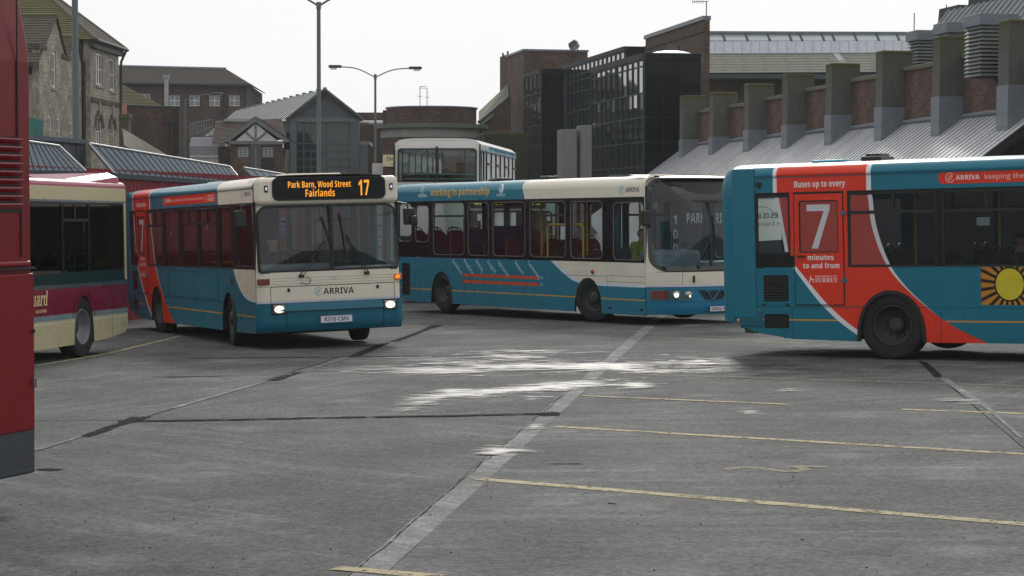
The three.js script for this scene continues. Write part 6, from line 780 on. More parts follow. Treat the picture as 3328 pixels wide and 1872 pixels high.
{ // big tiled roof slope over a weedy brick ramp
  const g = thing('tiled_roof_ramp', 'steep green-grey tiled roof slope above a weedy dark brick ramp wall', 'building'), f = new Fr(g, 1556, 116, R(0)), X = (u, v, z = 0) => f.z(u, v, z); const a = X(1556, 397, 0.2), b = X(1652, 318, -3.5), c = X(1652, 272, -5.5), d = X(1556, 362, -2.5);
  const nrmA = [[a[0], a[1], 0.2], [b[0], b[1], -3.5], [c[0], c[1], -5.5], [d[0], d[1], -2.5]]; part(g, 'roof', prism(nrmA, [0.1, -0.25, 0]), mott([0.2, 0.21, 0.15], 0.85, 1.6)); part(g, 'verge', tube([nrmA[0], nrmA[1]], 0.1, 6), M.darkGreen); const wa = X(1558, 396, -1.5), wb = X(1660, 314, -1.5); part(g, 'wall', prism([[wa[0], 0, -1.5], [wb[0], 0, -1.5], [wb[0], wb[1], -1.5], [wa[0], wa[1], -1.5]], [0, 0, -1]), M.brickDark); part(g, 'ramp_wall', bx(X(1500, 480)[0], 0, -0.6, X(1645, 480)[0], X(1600, 443)[1], 0.6), mott([0.075, 0.08, 0.05], 0.95, 2));
  part(g, 'planter', bc(1.1, 0.7, 0.8, X(1530, 432)[0], X(1530, 432)[1], 0), mott([0.3, 0.3, 0.28], 0.9, 1));
  const wd = thing('dry_weeds', 'dry brown weeds and moss along the top of the dark ramp wall', 'weeds', null, 'stuff'); const bl = []; const w0 = X(1502, 446), w1 = X(1660, 446); for (let i = 0; i < 900; i++) { const x = w0[0] + (w1[0] - w0[0]) * rnd(), h = rr(0.1, 0.75) * (x < w0[0] + 1.2 ? 0.9 : 0.7), z = rr(-0.4, 0.5), y = X(1600, 443)[1], s = rr(-0.15, 0.15), p = [x, y - 0.05, z], q = [x + 0.02, y - 0.05, z + 0.01], t = [x + s, y + h, z + s * 0.5]; bl.push(...p, ...q, ...t); } const bg = new THREE.BufferGeometry(); bg.setAttribute('position', new THREE.Float32BufferAttribute(bl, 3)); bg.computeVertexNormals(); wd.position.copy(f.o); wd.rotation.y = 0; part(wd, 'weed_stem', bg, new THREE.MeshStandardMaterial({ color: new THREE.Color(0.16, 0.12, 0.06), roughness: 0.95, side: THREE.DoubleSide }));
}
// ---------------------------------------------------------------- the dark-glazed mall at the right
const SLATEM = mott([0.3, 0.3, 0.25], 0.8, 1.2), LEADL = mott([0.52, 0.55, 0.6], 0.5, 1.3), LEADA = mott([0.21, 0.24, 0.275], 0.65, 1.2), PIERMOSS = mott([0.09, 0.09, 0.03], 0.95, 0.8), MOSSC = mott([0.15, 0.15, 0.1], 0.95, 1), VENTM = mott([0.2, 0.235, 0.22], 0.5, 1);
const ZSTRIP = [0.58, 0.62, 0.66].map((v) => mott([v, v * 1.01, v * 1.04], 0.4, 1.9, { metalness: 0.15 }));
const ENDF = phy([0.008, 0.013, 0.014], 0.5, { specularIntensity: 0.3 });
// pier shaft in short lifts, so that the moss stain can fade down it
const pierBox = (x0, y0, z0, x1, y1, z1) => mg(Array.from({ length: 8 }, (_, k) => { const a = y0 + (y1 - y0) * k / 8, b = y0 + (y1 - y0) * (k + 1) / 8; const q = [[x0, z0], [x1, z0], [x1, z1], [x0, z1]].map((c) => c); const P = [], U = []; for (let i = 0; i < 4; i++) { const [ax, az] = q[i], [bx_, bz] = q[(i + 1) % 4]; for (const [x, y, z] of [[ax, a, az], [bx_, b, bz], [bx_, a, bz], [ax, a, az], [ax, b, az], [bx_, b, bz]]) { P.push(x, y, z); U.push(x + z, y); } } if (k === 7) for (const [x, z] of [[x0, z0], [x0, z1], [x1, z1], [x0, z0], [x1, z1], [x1, z0]]) { P.push(x, y1, z); U.push(x, z); } return tris(P, U); }));
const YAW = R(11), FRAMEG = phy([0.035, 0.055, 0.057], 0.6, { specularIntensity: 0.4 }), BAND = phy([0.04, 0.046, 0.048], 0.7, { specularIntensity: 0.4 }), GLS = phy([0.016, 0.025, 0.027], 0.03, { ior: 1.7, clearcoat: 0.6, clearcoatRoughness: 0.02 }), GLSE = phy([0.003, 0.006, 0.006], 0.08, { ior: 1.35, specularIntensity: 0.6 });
function curtain(g, f, { W, D, yt, rows, cols, y0 = 0, band = 0.5, rowsN = rows, colsN = 3, topV = 0 }) {
  // block x 0..W, z 0..-D; panes on the face x = 0 (cols along z) and on the face z = 0
  part(g, 'core', bx(0.16, y0, -D + 0.1, W - 0.1, yt - 0.1, -0.16), M.dark); part(g, 'roof_deck', bx(0.02, yt - 0.1, -D, W, yt, -0.02), BAND);
  const ys = [y0, ...rows.filter((y) => y > y0 && y < yt - band - 0.05).sort((a, b) => a - b), yt - band], zs = []; let acc = 0; const tot = cols.reduce((a, b) => a + b, 0); for (const c of [0, ...cols]) { acc += c; zs.push(-D * acc / tot); }
  for (let i = 0; i < zs.length - 1; i++) for (let k = 0; k < ys.length - 1; k++) { const t = rr(-0.004, 0.004), q = rr(-0.004, 0.004); const a = [0.05 + t, ys[k] + 0.03, zs[i] - 0.03], b = [0.05 + q, ys[k] + 0.03, zs[i + 1] + 0.03], c = [0.05 - t, ys[k + 1] - 0.03, zs[i + 1] + 0.03], d = [0.05 - q, ys[k + 1] - 0.03, zs[i] - 0.03]; part(g, 'pane', prism([a, b, c, d], [0.02, 0, 0]), GLS); }
  for (const z of zs) part(g, 'mullion', bx(0.0, y0, z - 0.025, 0.09, yt - band, z + 0.025), FRAMEG); for (const y of ys) part(g, 'transom', bx(0.012, y - 0.03, -D + 0.026, 0.08, y + 0.03, -0.026), FRAMEG);
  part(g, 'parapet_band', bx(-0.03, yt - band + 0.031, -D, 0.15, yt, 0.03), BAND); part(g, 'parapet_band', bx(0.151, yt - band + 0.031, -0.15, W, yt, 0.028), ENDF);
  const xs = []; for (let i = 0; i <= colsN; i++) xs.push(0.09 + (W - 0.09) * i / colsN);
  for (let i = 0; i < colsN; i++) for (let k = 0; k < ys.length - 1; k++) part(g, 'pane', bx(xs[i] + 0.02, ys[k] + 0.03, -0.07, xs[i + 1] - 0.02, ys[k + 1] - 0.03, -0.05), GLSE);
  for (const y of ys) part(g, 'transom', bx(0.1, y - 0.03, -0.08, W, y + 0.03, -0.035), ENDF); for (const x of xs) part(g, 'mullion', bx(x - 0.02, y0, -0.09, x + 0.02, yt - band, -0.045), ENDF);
}
{ // nearest glass block
  const g = thing('glass_office_block', 'dark-glazed office block with long pane columns, nearest to the concrete piers', 'building'), f = new Fr(g, 2087, 86, YAW), far = f.x(1921, 200, 0)[0], yt = f.x(2087, 172, 0)[1], Y = (v) => f.x(2087, v, 0)[1], W = f.z(2277, 200, 0)[0];
  curtain(g, f, { W, D: -far, yt, rows: [Y(302), Y(381), Y(461), Y(542), Y(215), Y(620)], cols: [1, 1, 1, 1, 1, 0.25, 1, 1, 1, 1, 1], band: yt - Y(195) });
  part(g, 'roof_dome', new THREE.SphereGeometry(1.0, 32, 12, 0, 6.2832, 0, 1.57).scale(1, 0.22, 1).translate(f.z(2180, 170, -1.5)[0], yt, -1.5), phy([0.8, 0.8, 0.78], 0.3, {}));
  const g2 = thing('glass_office_block', 'dark-glazed block set back, with a sloping line of bright upper panes', 'building'), f2 = new Fr(g2, 2026, 97, YAW), far2 = f2.x(1828, 226, 0)[0], yt2 = f2.x(2026, 151, 0)[1], Y2 = (v) => f2.x(2026, v, 0)[1];
  curtain(g2, f2, { W: f2.z(2098, 160, 0)[0], D: -far2, yt: yt2, rows: [Y2(200), Y2(222), Y2(262), Y2(330), Y2(400), Y2(470)], cols: Array(15).fill(1), band: yt2 - Y2(168) });
  const g3 = thing('glass_office_block', 'narrow dark-glazed bay in front of the plain brick tower block', 'building'), f3 = new Fr(g3, 1755, 110, YAW), far3 = f3.x(1702, 240, 0)[0], yt3 = f3.x(1755, 224, 0)[1], Y3 = (v) => f3.x(1755, v, 0)[1];
  curtain(g3, f3, { W: f3.z(1830, 240, 0)[0], D: -far3, yt: yt3, rows: [Y3(300), Y3(335), Y3(405), Y3(470), Y3(540)], cols: [1, 1, 1, 1], band: yt3 - Y3(238) });
}
{ // plain brick block, with a floodlight on its roof
  const g = thing('brick_tower_block', 'plain windowless brick block with pale left side behind the dark glass bays', 'building'), f = new Fr(g, 1700, 119, YAW), far = f.x(1645, 200, 0)[0], yt = f.x(1700, 166, 0)[1], W = f.z(1910, 170, 0)[0]; part(g, 'wall', bx(0, 0, far, W, yt, 0), M.brick); part(g, 'coping', bx(-0.05, yt, far, W + 0.05, yt + 0.12, 0.05), M.lead); part(g, 'upper_wall', bx(-0.02, 0, far - 2, W, f.x(1660, 172, 0)[1], far - 0.01), M.brickDark); for (const z of [far, far - 1.6]) part(g, 'finial', bc(0.1, 0.4, 0.1, 0.1, yt + 0.2, z), M.darkGreen);
  const l = thing('floodlight', 'floodlight on a bracket on the roof of the plain brick block', 'floodlight'), lf = new Fr(l, 1875, 118, R(-30)), a = lf.z(1875, 166), b = lf.z(1872, 148); l.position.y = a[1] + lf.o.y; const h = b[1] - a[1]; part(l, 'housing', rb(0.6, 0.42, 0.22, 0.04, -0.05, h * 1.15, 0).rotateZ(0.5), M.steel); part(l, 'lens', bx(-0.28, 0.08, 0.11, 0.22, 0.42, 0.12).translate(0, h * 0.75, 0).rotateZ(0.5), M.glassDark); part(l, 'bracket', [tube([[0, -0.05, 0], [0, h, 0]], 0.04, 6)], M.steel); part(l, 'base_plate', bc(0.3, 0.05, 0.3, 0, 0.02, 0), M.steel);
}
{ // brick stair tower with a slanting parapet
  const g = thing('brick_stair_tower', 'brown brick stair tower with slanting parapet and a round-headed dark window', 'tower'), f = new Fr(g, 2285, 95, YAW), F2 = (u, v) => f.x(u, v, 0), n = F2(2285, 66), fr2 = F2(2098, 128), W = f.z(2307, 100, 0)[0], m = new THREE.Matrix4().makeBasis(V3(0, 0, 1), V3(0, 1, 0), V3(-1, 0, 0));
  part(g, 'wall', prism([[0, 0, 0], [0, n[1], 0], [0, fr2[1], fr2[0]], [0, 0, fr2[0]]], [W, 0, 0]), M.brick); part(g, 'coping', prism([[-0.08, n[1] + 0.005, 0.05], [-0.08, n[1] + 0.2, 0.05], [-0.08, fr2[1] + 0.2, fr2[0] - 0.1], [-0.08, fr2[1] + 0.005, fr2[0] - 0.1]], [W + 0.12, 0, 0]), M.lead); part(g, 'brick_course', prism([[-0.04, n[1] - 0.55, 0.02], [-0.04, n[1] - 0.35, 0.02], [-0.04, fr2[1] - 0.35, fr2[0]], [-0.04, fr2[1] - 0.55, fr2[0]]], [0.039, 0, 0]), M.brickDark);
  const c = F2(2180, 172), r = Math.abs(F2(2204, 172)[0] - c[0]); part(g, 'round_window', ext(arcPts(c[0], c[1], r * 1.05, 16).map(([x, y]) => [x, c[1] + (y - c[1]) * 0.3]), [], 0.06, 0.03).applyMatrix4(m), M.darkGreen); part(g, 'window_arch', ext([...arcPts(c[0], c[1], r * 1.22, 16), ...arcPts(c[0], c[1], r * 1.06, 16).reverse()].map(([x, y]) => [x, c[1] + (y - c[1]) * 0.3]), [], 0.06, 0.04).applyMatrix4(m), M.brickDark);
  const ae = thing('roof_aerial', 'television aerial on a thin mast at the top of the stair tower', 'aerial'), af = new Fr(ae, 2292, 95, 0), b = af.z(2292, 62), t = af.z(2292, 4); ae.position.y = b[1] + af.o.y; const h = t[1] - b[1]; part(ae, 'mast', tube([[0, -0.1, 0], [0, h, 0]], 0.03, 6), M.steel); part(ae, 'boom', tube([[-0.68, h - 0.03, 0], [0.1, h, 0]], 0.022, 6), M.steel); for (let k = 0; k < 6; k++) part(ae, 'element', tube([[-0.66 + k * 0.1, h - 0.12, 0.02], [-0.66 + k * 0.1, h + 0.06, -0.02]], 0.012, 5), M.steel);
}
{ // long hall with glazed ridge and lead and slate slopes
  const g = thing('long_roofed_hall', 'long hall with ridge glazing, grey lead slope and mossy slate eaves', 'building'), f = new Fr(g, 2300, 112, R(1)), X = (u, v, z = 0) => f.z(u, v, z); const l = X(2296, 240), r = X(2990, 236);
  const e = [X(2296, 238, 0), X(2990, 234, 0)], m1 = [X(2296, 176, -1.6), X(2990, 172, -1.6)], m2 = [X(2296, 134, -2.7), X(2990, 132, -2.7)], m3 = [X(2296, 108, -3.5), X(2990, 108, -3.5)];
  part(g, 'wall', bx(l[0], 0, -9, r[0], l[1] - 0.18, -1.2), M.brickDark); part(g, 'fascia', bx(l[0], l[1] - 0.26, -0.3, r[0], l[1], 0.06), mott([0.05, 0.085, 0.08], 0.5, 2)); part(g, 'soffit', bx(l[0], l[1] - 0.24, -1.3, r[0], l[1] - 0.2, -0.31), M.dark);
  courses(g, 'slate_course', [[e[0][0], e[0][1], 0.1], [e[1][0], e[1][1], 0.1], [m1[1][0], m1[1][1], -1.6], [m1[0][0], m1[0][1], -1.6]], 7, SLATEM, 0.025);
  const n = 24; for (let i = 0; i < n; i++) { const t0 = i / n, t1 = (i + 1) / n - 0.002, P4 = (a, b, t, z) => [a[0] + (b[0] - a[0]) * t, a[1] + (b[1] - a[1]) * t, z]; part(g, 'lead_sheet', prism([P4(m1[0], m1[1], t0, -1.6), P4(m1[0], m1[1], t1, -1.6), P4(m2[0], m2[1], t1, -2.7), P4(m2[0], m2[1], t0, -2.7)], [0, -0.05, -0.05]), LEADL); part(g, 'lead_roll', tube([P4(m1[0], m1[1], t0, -1.58), P4(m2[0], m2[1], t0, -2.68)], 0.025, 5), LEADL); }
  part(g, 'flashing', tube([[m1[0][0], m1[0][1] + 0.02, -1.55], [m1[1][0], m1[1][1] + 0.02, -1.55]], 0.05, 6), LEADL); part(g, 'flashing', prism([[X(2706, 175, -1.6)[0], X(2706, 175, -1.6)[1], -1.56], [X(2726, 175, -1.6)[0], X(2726, 175, -1.6)[1], -1.56], [X(2752, 208, -0.8)[0], X(2752, 208, -0.8)[1], -0.72], [X(2732, 208, -0.8)[0], X(2732, 208, -0.8)[1], -0.72]], [0, 0.03, 0.03]), LEADL);
  const us = [2296, 2356, 2430, 2502, 2572, 2607, 2678, 2712, 2784, 2856, 2922, 2990]; for (let i = 0; i < us.length - 1; i++) { const a = X(us[i], 132, -2.75), b = X(us[i + 1], 132, -2.75), c = X(us[i + 1] - 8, 110, -3.5), d = X(us[i] - 8, 110, -3.5); part(g, 'ridge_pane', prism([[a[0] + 0.05, a[1], -2.72], [b[0] - 0.05, b[1], -2.72], [c[0] - 0.05, c[1], -3.5], [d[0] + 0.05, d[1], -3.5]], [0, -0.02, -0.02]), phy([0.3, 0.36, 0.36], 0.15, { clearcoat: 0.6 })); part(g, 'ridge_bar', tube([[a[0], a[1] + 0.02, -2.7], [d[0], d[1] + 0.02, -3.5]], 0.06, 5), mott([0.06, 0.065, 0.07], 0.5, 1)); }
  part(g, 'ridge_capping', bx(m3[0][0], m3[0][1] - 0.03, -3.7, m3[1][0], m3[0][1] + 0.12, -3.4), M.lead); part(g, 'back_slope', prism([[m3[0][0], m3[0][1], -3.6], [m3[1][0], m3[1][1], -3.6], [r[0], l[1], -9], [l[0], l[1], -9]], [0, -0.1, 0]), M.lead);
}
{ // wall of concrete piers over the standing-seam roof
  const g = thing('pier_wall_building', 'brick wall with mossy concrete piers above a grey standing-seam metal roof', 'building'), f = new Fr(g, 3243.5, 53.6, YAW), Zx = (u, v, x = 0) => f.x(u, v, x);
  const piers = [[3243.5, 3278, 66, 275, 362], [3030, 3054, 120, 313, 391], [2845, 2867, 167, 348, 419], [2682.6, 2702, 208, 373, 443], [2541.8, 2558, 242, 404, 466], [2417.6, 2433, 274, 421, 482], [2305, 2317, 302, 444, 500], [2208.5, 2219, 312, 453, 515]];
  const roofY = (x) => 4.34 + 0.72 * x, z1 = 1.25, zE = -33, wx = 0.72;
  const info = piers.map(([u, uc, vt, vl, vb]) => { const zc = Zx(uc, vl)[0], zf = Zx(u, vl)[0]; return { zc, zf, yt: Zx(uc, vt)[1], yl: Zx(uc, vl)[1] }; });
  info.unshift({ zc: info[0].zc + 4.3, zf: info[0].zf + 4.3, yt: 6.85, yl: 4.95 });
  info.forEach((p, i) => {
    const pr = part(g, 'pier', [pierBox(0, roofY(0) - 0.3, p.zf, 0.72, p.yt, p.zc), rb(0.3, 0.55, p.zc - p.zf - 0.02, 0.03, 0.85, p.yt - 0.29, (p.zc + p.zf) / 2)], M.concrete); { const p_ = pr.geometry.attributes.position, c_ = new Float32Array(p_.count * 3); for (let k = 0; k < p_.count; k++) { const t = Math.max(0, Math.min(1, (p_.getY(k) - p.yt + 1.25) / 1.15)); c_.set([0.12 - 0.03 * t, 0.125 - 0.03 * t, 0.108 - 0.05 * t], k * 3); } pr.geometry.setAttribute('color', new THREE.BufferAttribute(c_, 3)); }
    part(pr, 'moss_cap', rb(1.02, 0.13, p.zc - p.zf + 0.02, 0.05, 0.495, p.yt - 0.03, (p.zc + p.zf) / 2), PIERMOSS);
    part(pr, 'lead_apron', prism([[-0.03, roofY(-0.03) - 0.05, p.zc + 0.03], [wx, roofY(wx) - 0.05, p.zc + 0.03], [wx, p.yl, p.zc + 0.03], [-0.03, p.yl, p.zc + 0.03]], [0, 0, p.zf - p.zc - 0.06]), LEADA);
    if (i) { const q = info[i - 1], cy = Math.min(p.yt, q.yt) - 0.62; part(g, 'wall_panel', bx(wx, 0, p.zc + 0.001, wx + 0.35, cy, q.zf - 0.001), M.brickRed); part(g, 'coping', rb(0.5, 0.14, q.zf - p.zc - 0.004, 0.03, wx + 0.17, cy + 0.07, (p.zc + q.zf) / 2), MOSSC); part(g, 'lead_flashing', tube([[wx - 0.03, roofY(wx) + 0.03, p.zc + 0.04], [wx - 0.04, roofY(wx) + 0.06, (p.zc + q.zf) / 2], [wx - 0.03, roofY(wx) + 0.03, q.zf - 0.04]], 0.07, 8, false, false), LEADA); }
  });
  part(g, 'core', bx(wx + 0.36, 0, -34, 12, 5.75, 3), M.brickDark); part(g, 'flat_roof', bx(wx + 0.3, 5.751, -34, 12, 5.85, 3.2), M.lead);
  const n = 96, dz = (z1 - zE) / n; for (let i = 0; i < n; i++) { const a = z1 - i * dz, b = a - dz + 0.012, xl = -6; part(g, 'roof_strip', prism([[xl, roofY(xl) + rr(-0.004, 0.004), a], [xl, roofY(xl), b], [wx, roofY(wx), b], [wx, roofY(wx), a]], [0.03, -0.04, 0]), ZSTRIP[Math.floor(rnd() * 3)]); part(g, 'roof_seam', prism([[xl, roofY(xl) + 0.0, b], [xl, roofY(xl), b - 0.012], [wx, roofY(wx), b - 0.012], [wx, roofY(wx), b]], [-0.008, 0.011, 0]), M.slate); }
  // glazed end under the roof
  part(g, 'verge', prism([[-6, roofY(-6) + 0.04, z1 + 0.02], [wx + 0.5, roofY(wx + 0.5) + 0.04, z1 + 0.02], [wx + 0.5, roofY(wx + 0.5) - 0.24, z1 + 0.02], [-6, roofY(-6) - 0.24, z1 + 0.02]], [0, 0, 0.1]), M.darkGreen);
  for (let i = 0; i < 9; i++) { const a = -6 + i * 0.75, b = a + 0.72; part(g, 'end_pane', prism([[a, -1, z1 - 0.3], [b, -1, z1 - 0.3], [b, roofY(b) - 0.25, z1 - 0.3], [a, roofY(a) - 0.25, z1 - 0.3]], [0, 0, -0.04]), GLS); part(g, 'mullion', bx(b, -1, z1 - 0.36, b + 0.05, roofY(b) - 0.22, z1 - 0.24), M.darkGreen); } part(g, 'end_pane', prism([[wx + 0.05, 0, z1 - 0.3], [9, 0, z1 - 0.3], [9, 5.6, z1 - 0.3], [wx + 0.05, 4.7, z1 - 0.3]], [0, 0, -0.04]), GLS);
  part(g, 'lower_core', bx(-5.5, -1, -32, wx, 0.3, z1 - 0.5), M.dark);
  // three louvred vents behind the wall
  const vents = [['first louvred roof vent, farthest of the three behind the concrete piers', 2977, 153, 97, 63, 0.95, 0.85], ['middle louvred roof vent of the three behind the concrete piers', 3075, 130, 70, 58.5, 0.95, 0.95], ['largest louvred roof vent, nearest of the three behind the concrete piers', 3181, 140, 42, 54.5, 1.05, 1.05]];
  for (const [label, u, vb, vt, dep, w, d] of vents) {
    const t = thing('roof_vent', label, 'vent', 'louvred vents behind the piers'), q = new Fr(t, u, dep, YAW), yt = q.z(u, vt)[1] + q.o.y, yb = 5.85 + f.o.y; t.position.y = yb; const H = yt - yb, cap = 0.32;
    part(t, 'cap', rb(w + 0.1, cap, d + 0.1, 0.02, w / 2, H - cap / 2, -d / 2), LEADA); part(t, 'duct', bx(0.06, 0, -d + 0.06, w - 0.06, H - cap, -0.06), M.dark); const k = Math.round((H - cap) / 0.105); for (let i = 0; i < k; i++) { const y = 0.03 + i * (H - cap) / k; part(t, 'louvre_slat', prism([[-0.02, y, 0.02], [w + 0.02, y, 0.02], [w - 0.05, y + 0.075, -0.05], [0.05, y + 0.075, -0.05]], [0, -0.018, -0.01]), VENTM); part(t, 'louvre_slat', prism([[-0.02, y, 0.02], [-0.02, y, -d - 0.02], [0.05, y + 0.075, -d + 0.05], [0.05, y + 0.075, -0.05]], [0.01, -0.018, 0]), VENTM); }
  }
  // mansard above
  const mz = thing('mansard_roof', 'sloping ribbed metal roof with small dormers at the top right', 'roof'), fm = new Fr(mz, 3000, 66, YAW), B = (u, v, x) => { const p = fm.x(u, v, x); return [x, p[1], p[0]]; };
  const bl = B(2978, 100, 0.2), br = B(3330, 98, 0.2), tl = B(3008, 60, 1.4), tr = B(3262, -12, 1.4); const yb = Math.min(bl[1], br[1]) - 0.6, ytm = (tl[1] + tr[1]) / 2, za = bl[2], zb = tr[2] + 8, n2 = 26;
  for (let i = 0; i < n2; i++) { const z = za + (zb - za) * i / n2, z2 = za + (zb - za) * (i + 1) / n2 - 0.01; part(mz, 'roof_sheet', prism([[-0.3, yb, z], [-0.3, yb, z2], [1.4, ytm, z2], [1.4, ytm, z]], [0.04, -0.03, 0]), M.steel); part(mz, 'roof_rib', tube([[-0.31, yb + 0.02, z], [1.39, ytm + 0.02, z]], 0.055, 5), M.steel); }
  part(mz, 'roof_hip', prism([[-0.3, yb, za], [1.4, ytm, za], [3.2, ytm, za - 0.5], [3.2, yb, za - 1.2]], [0.02, -0.02, 0.04]), M.steel); part(mz, 'roof_top', bx(1.38, ytm - 0.12, za - 0.4, 12, ytm, zb), M.lead); part(mz, 'wall', bx(0, 0, za + 0.3, 12, yb, zb), M.brickDark);
  for (const [u0, v0, v1, w] of [[3052, 50, 30, 1.1], [3148, 20, -4, 1.2]]) { const p = B(u0, v0, 1.6), q = B(u0, v1, 1.6); part(mz, 'dormer', prism([[1.5, p[1] - 0.6, p[2] + 0.06], [3.2, p[1] - 0.6, p[2] + 0.06], [3.0, q[1], p[2]], [1.6, q[1], p[2]]], [0, 0, 1.6]), BAND); }
  for (const [u, v0, v1, d] of [[2965, 140, 42, 74], [3069, 60, 15, 70], [3180, 20, -10, 66]]) { const t = thing('lightning_rod', { 2965: 'thin bare rod standing left of the louvred vents', 3069: 'thin bare rod rising from the first dormer of the ribbed roof', 3180: 'short rod by the upper dormer at the top edge of the picture' }[u], 'rod'), q = new Fr(t, u, d, 0), a = q.z(u, v0), b = q.z(u, v1); part(t, 'rod', tube([[0, a[1] - 1, 0], [0, b[1], 0]], 0.022, 6), M.steel); part(t, 'rod_base', bc(0.12, 0.3, 0.12, 0, a[1] - 0.9, 0), M.steel); }
}
{ // two tall concrete buttresses and the dark base below the glass
  for (const [u0, u1, vt, lab] of [[1825, 1876, 420, 'pale concrete buttress before the dark glass, left one of the pair'], [1888, 1924, 407, 'pale concrete buttress before the dark glass, right one of the pair']]) { const t = thing('concrete_buttress', lab, 'buttress', 'concrete buttresses before the glass'), f = new Fr(t, u0, 80, YAW), y = f.z(u0, vt)[1], w = f.z(u1, vt)[0]; part(t, 'shaft', rb(w, y, 0.9, 0.03, w / 2, y / 2, -0.45), mott([0.22, 0.215, 0.2], 0.9, 1.6)); part(t, 'joint', bc(w + 0.01, 0.025, 0.92, w / 2, y * 0.42, -0.45), M.dark); part(t, 'foot', prism([[w, 0, -0.02], [w + 1.6, 0, -0.02], [w, y * 0.33, -0.02]], [0, 0, -0.8]), mott([0.22, 0.215, 0.2], 0.9, 1.6)); }
  const g = thing('green_stained_wall', 'low dark moss-stained wall between the ramp and the glass bays', 'wall'), f = new Fr(g, 1576, 92, YAW), a = f.z(1576, 438), b = f.z(1715, 440); part(g, 'wall', bx(0, 0, -2, b[0], a[1], 0), mott([0.045, 0.055, 0.025], 0.95, 2)); part(g, 'coping', bx(-0.04, a[1], -2, b[0] + 0.04, a[1] + 0.1, 0.04), M.moss);
}
// ---------------------------------------------------------------- lamp posts
function lampPost(label, u, depth, vTop, arms, rBase, rTop) {
  const g = thing('lamp_post', label, 'lamp post'), f = new Fr(g, u, depth, 0), y = f.z(u, vTop)[1]; part(g, 'pole', new THREE.CylinderGeometry(rTop, rBase, y, 16).translate(0, y / 2, 0), M.pole); part(g, 'base', new THREE.CylinderGeometry(rBase * 1.35, rBase * 1.4, 1.4, 16).translate(0, 0.7, 0), M.pole);
  for (const [s, L, up, hl] of arms) { const a = part(g, 'arm', tube([[0, y - 0.12, 0], [s * L * 0.35, y + up * 0.45, 0], [s * L * 0.62, y + up * 0.85, 0], [s * L, y + up, 0]], rTop * 0.55, 8, false, false), M.pole); const h = part(g, 'lantern', rb(hl, hl * 0.22, hl * 0.4, hl * 0.08, s * (L + hl / 2), y + up + 0.02, 0).rotateZ(0), std([0.07, 0.075, 0.1], 0.5)); part(h, 'lamp_bowl', rb(hl * 0.5, hl * 0.16, hl * 0.3, hl * 0.06, s * (L + hl * 0.62), y + up - hl * 0.13, 0), phy([0.75, 0.72, 0.66], 0.1, { transmission: 0.8, thickness: 0 })); }
  part(g, 'collar', new THREE.CylinderGeometry(rTop * 1.3, rTop * 1.3, 0.25, 12).translate(0, y - 0.1, 0), M.pole); return g;
}
lampPost('thick grey lamp post in front of the pale brick house', 248, 58, -160, [[1, 1.6, 0.4, 0.8]], 0.125, 0.085);
lampPost('tall grey lamp post in front of the glazed gabled hall', 1037, 74, 9, [[-1, 1.5, 0.42, 0.9], [1, 1.5, 0.42, 0.9]], 0.095, 0.07);
lampPost('twin-headed lamp post between the glazed hall and the round brick drum', 1220, 92, 243, [[-1, 1.55, 0.36, 0.6], [1, 1.55, 0.3, 0.6]], 0.075, 0.05);
lampPost('single-armed lamp post before the slit-windowed brick block', 603, 100, 322, [[1, 1.35, 0.24, 0.55]], 0.09, 0.05);
// ---------------------------------------------------------------- people sitting in the buses
function blob(joints, bones, res, size, centre, k) { // smooth union of tapered capsules
  const mc = new MarchingCubes(res, new THREE.MeshBasicMaterial(), false, false, 60000); mc.isolation = 0; const h = size / 2, J = joints;
  for (let z = 0; z < res; z++) for (let y = 0; y < res; y++) for (let x = 0; x < res; x++) {
    const p = [centre[0] + (x / res * 2 - 1) * h, centre[1] + (y / res * 2 - 1) * h, centre[2] + (z / res * 2 - 1) * h]; let s = 0;
    for (const [a, b] of bones) { const A = J[a], B = J[b], d = [B[0] - A[0], B[1] - A[1], B[2] - A[2]], l2 = d[0] ** 2 + d[1] ** 2 + d[2] ** 2 || 1e-9, t = Math.max(0, Math.min(1, ((p[0] - A[0]) * d[0] + (p[1] - A[1]) * d[1] + (p[2] - A[2]) * d[2]) / l2)), q = Math.hypot(p[0] - A[0] - d[0] * t, p[1] - A[1] - d[1] * t, p[2] - A[2] - d[2] * t) - (A[3] + (B[3] - A[3]) * t); s += Math.exp(-q / k); }
    mc.field[x + y * res + z * res * res] = k * Math.log(Math.max(s, 1e-12));
  }
  mc.update(); const n = mc.count, P = mc.positionArray.slice(0, n * 3), N = mc.normalArray.slice(0, n * 3); for (let i = 0; i < n; i++) for (let c = 0; c < 3; c++) P[i * 3 + c] = centre[c] + P[i * 3 + c] * h;
  const g = new THREE.BufferGeometry(); g.setAttribute('position', new THREE.BufferAttribute(P, 3)); g.setAttribute('normal', new THREE.BufferAttribute(N, 3)); return g;
}
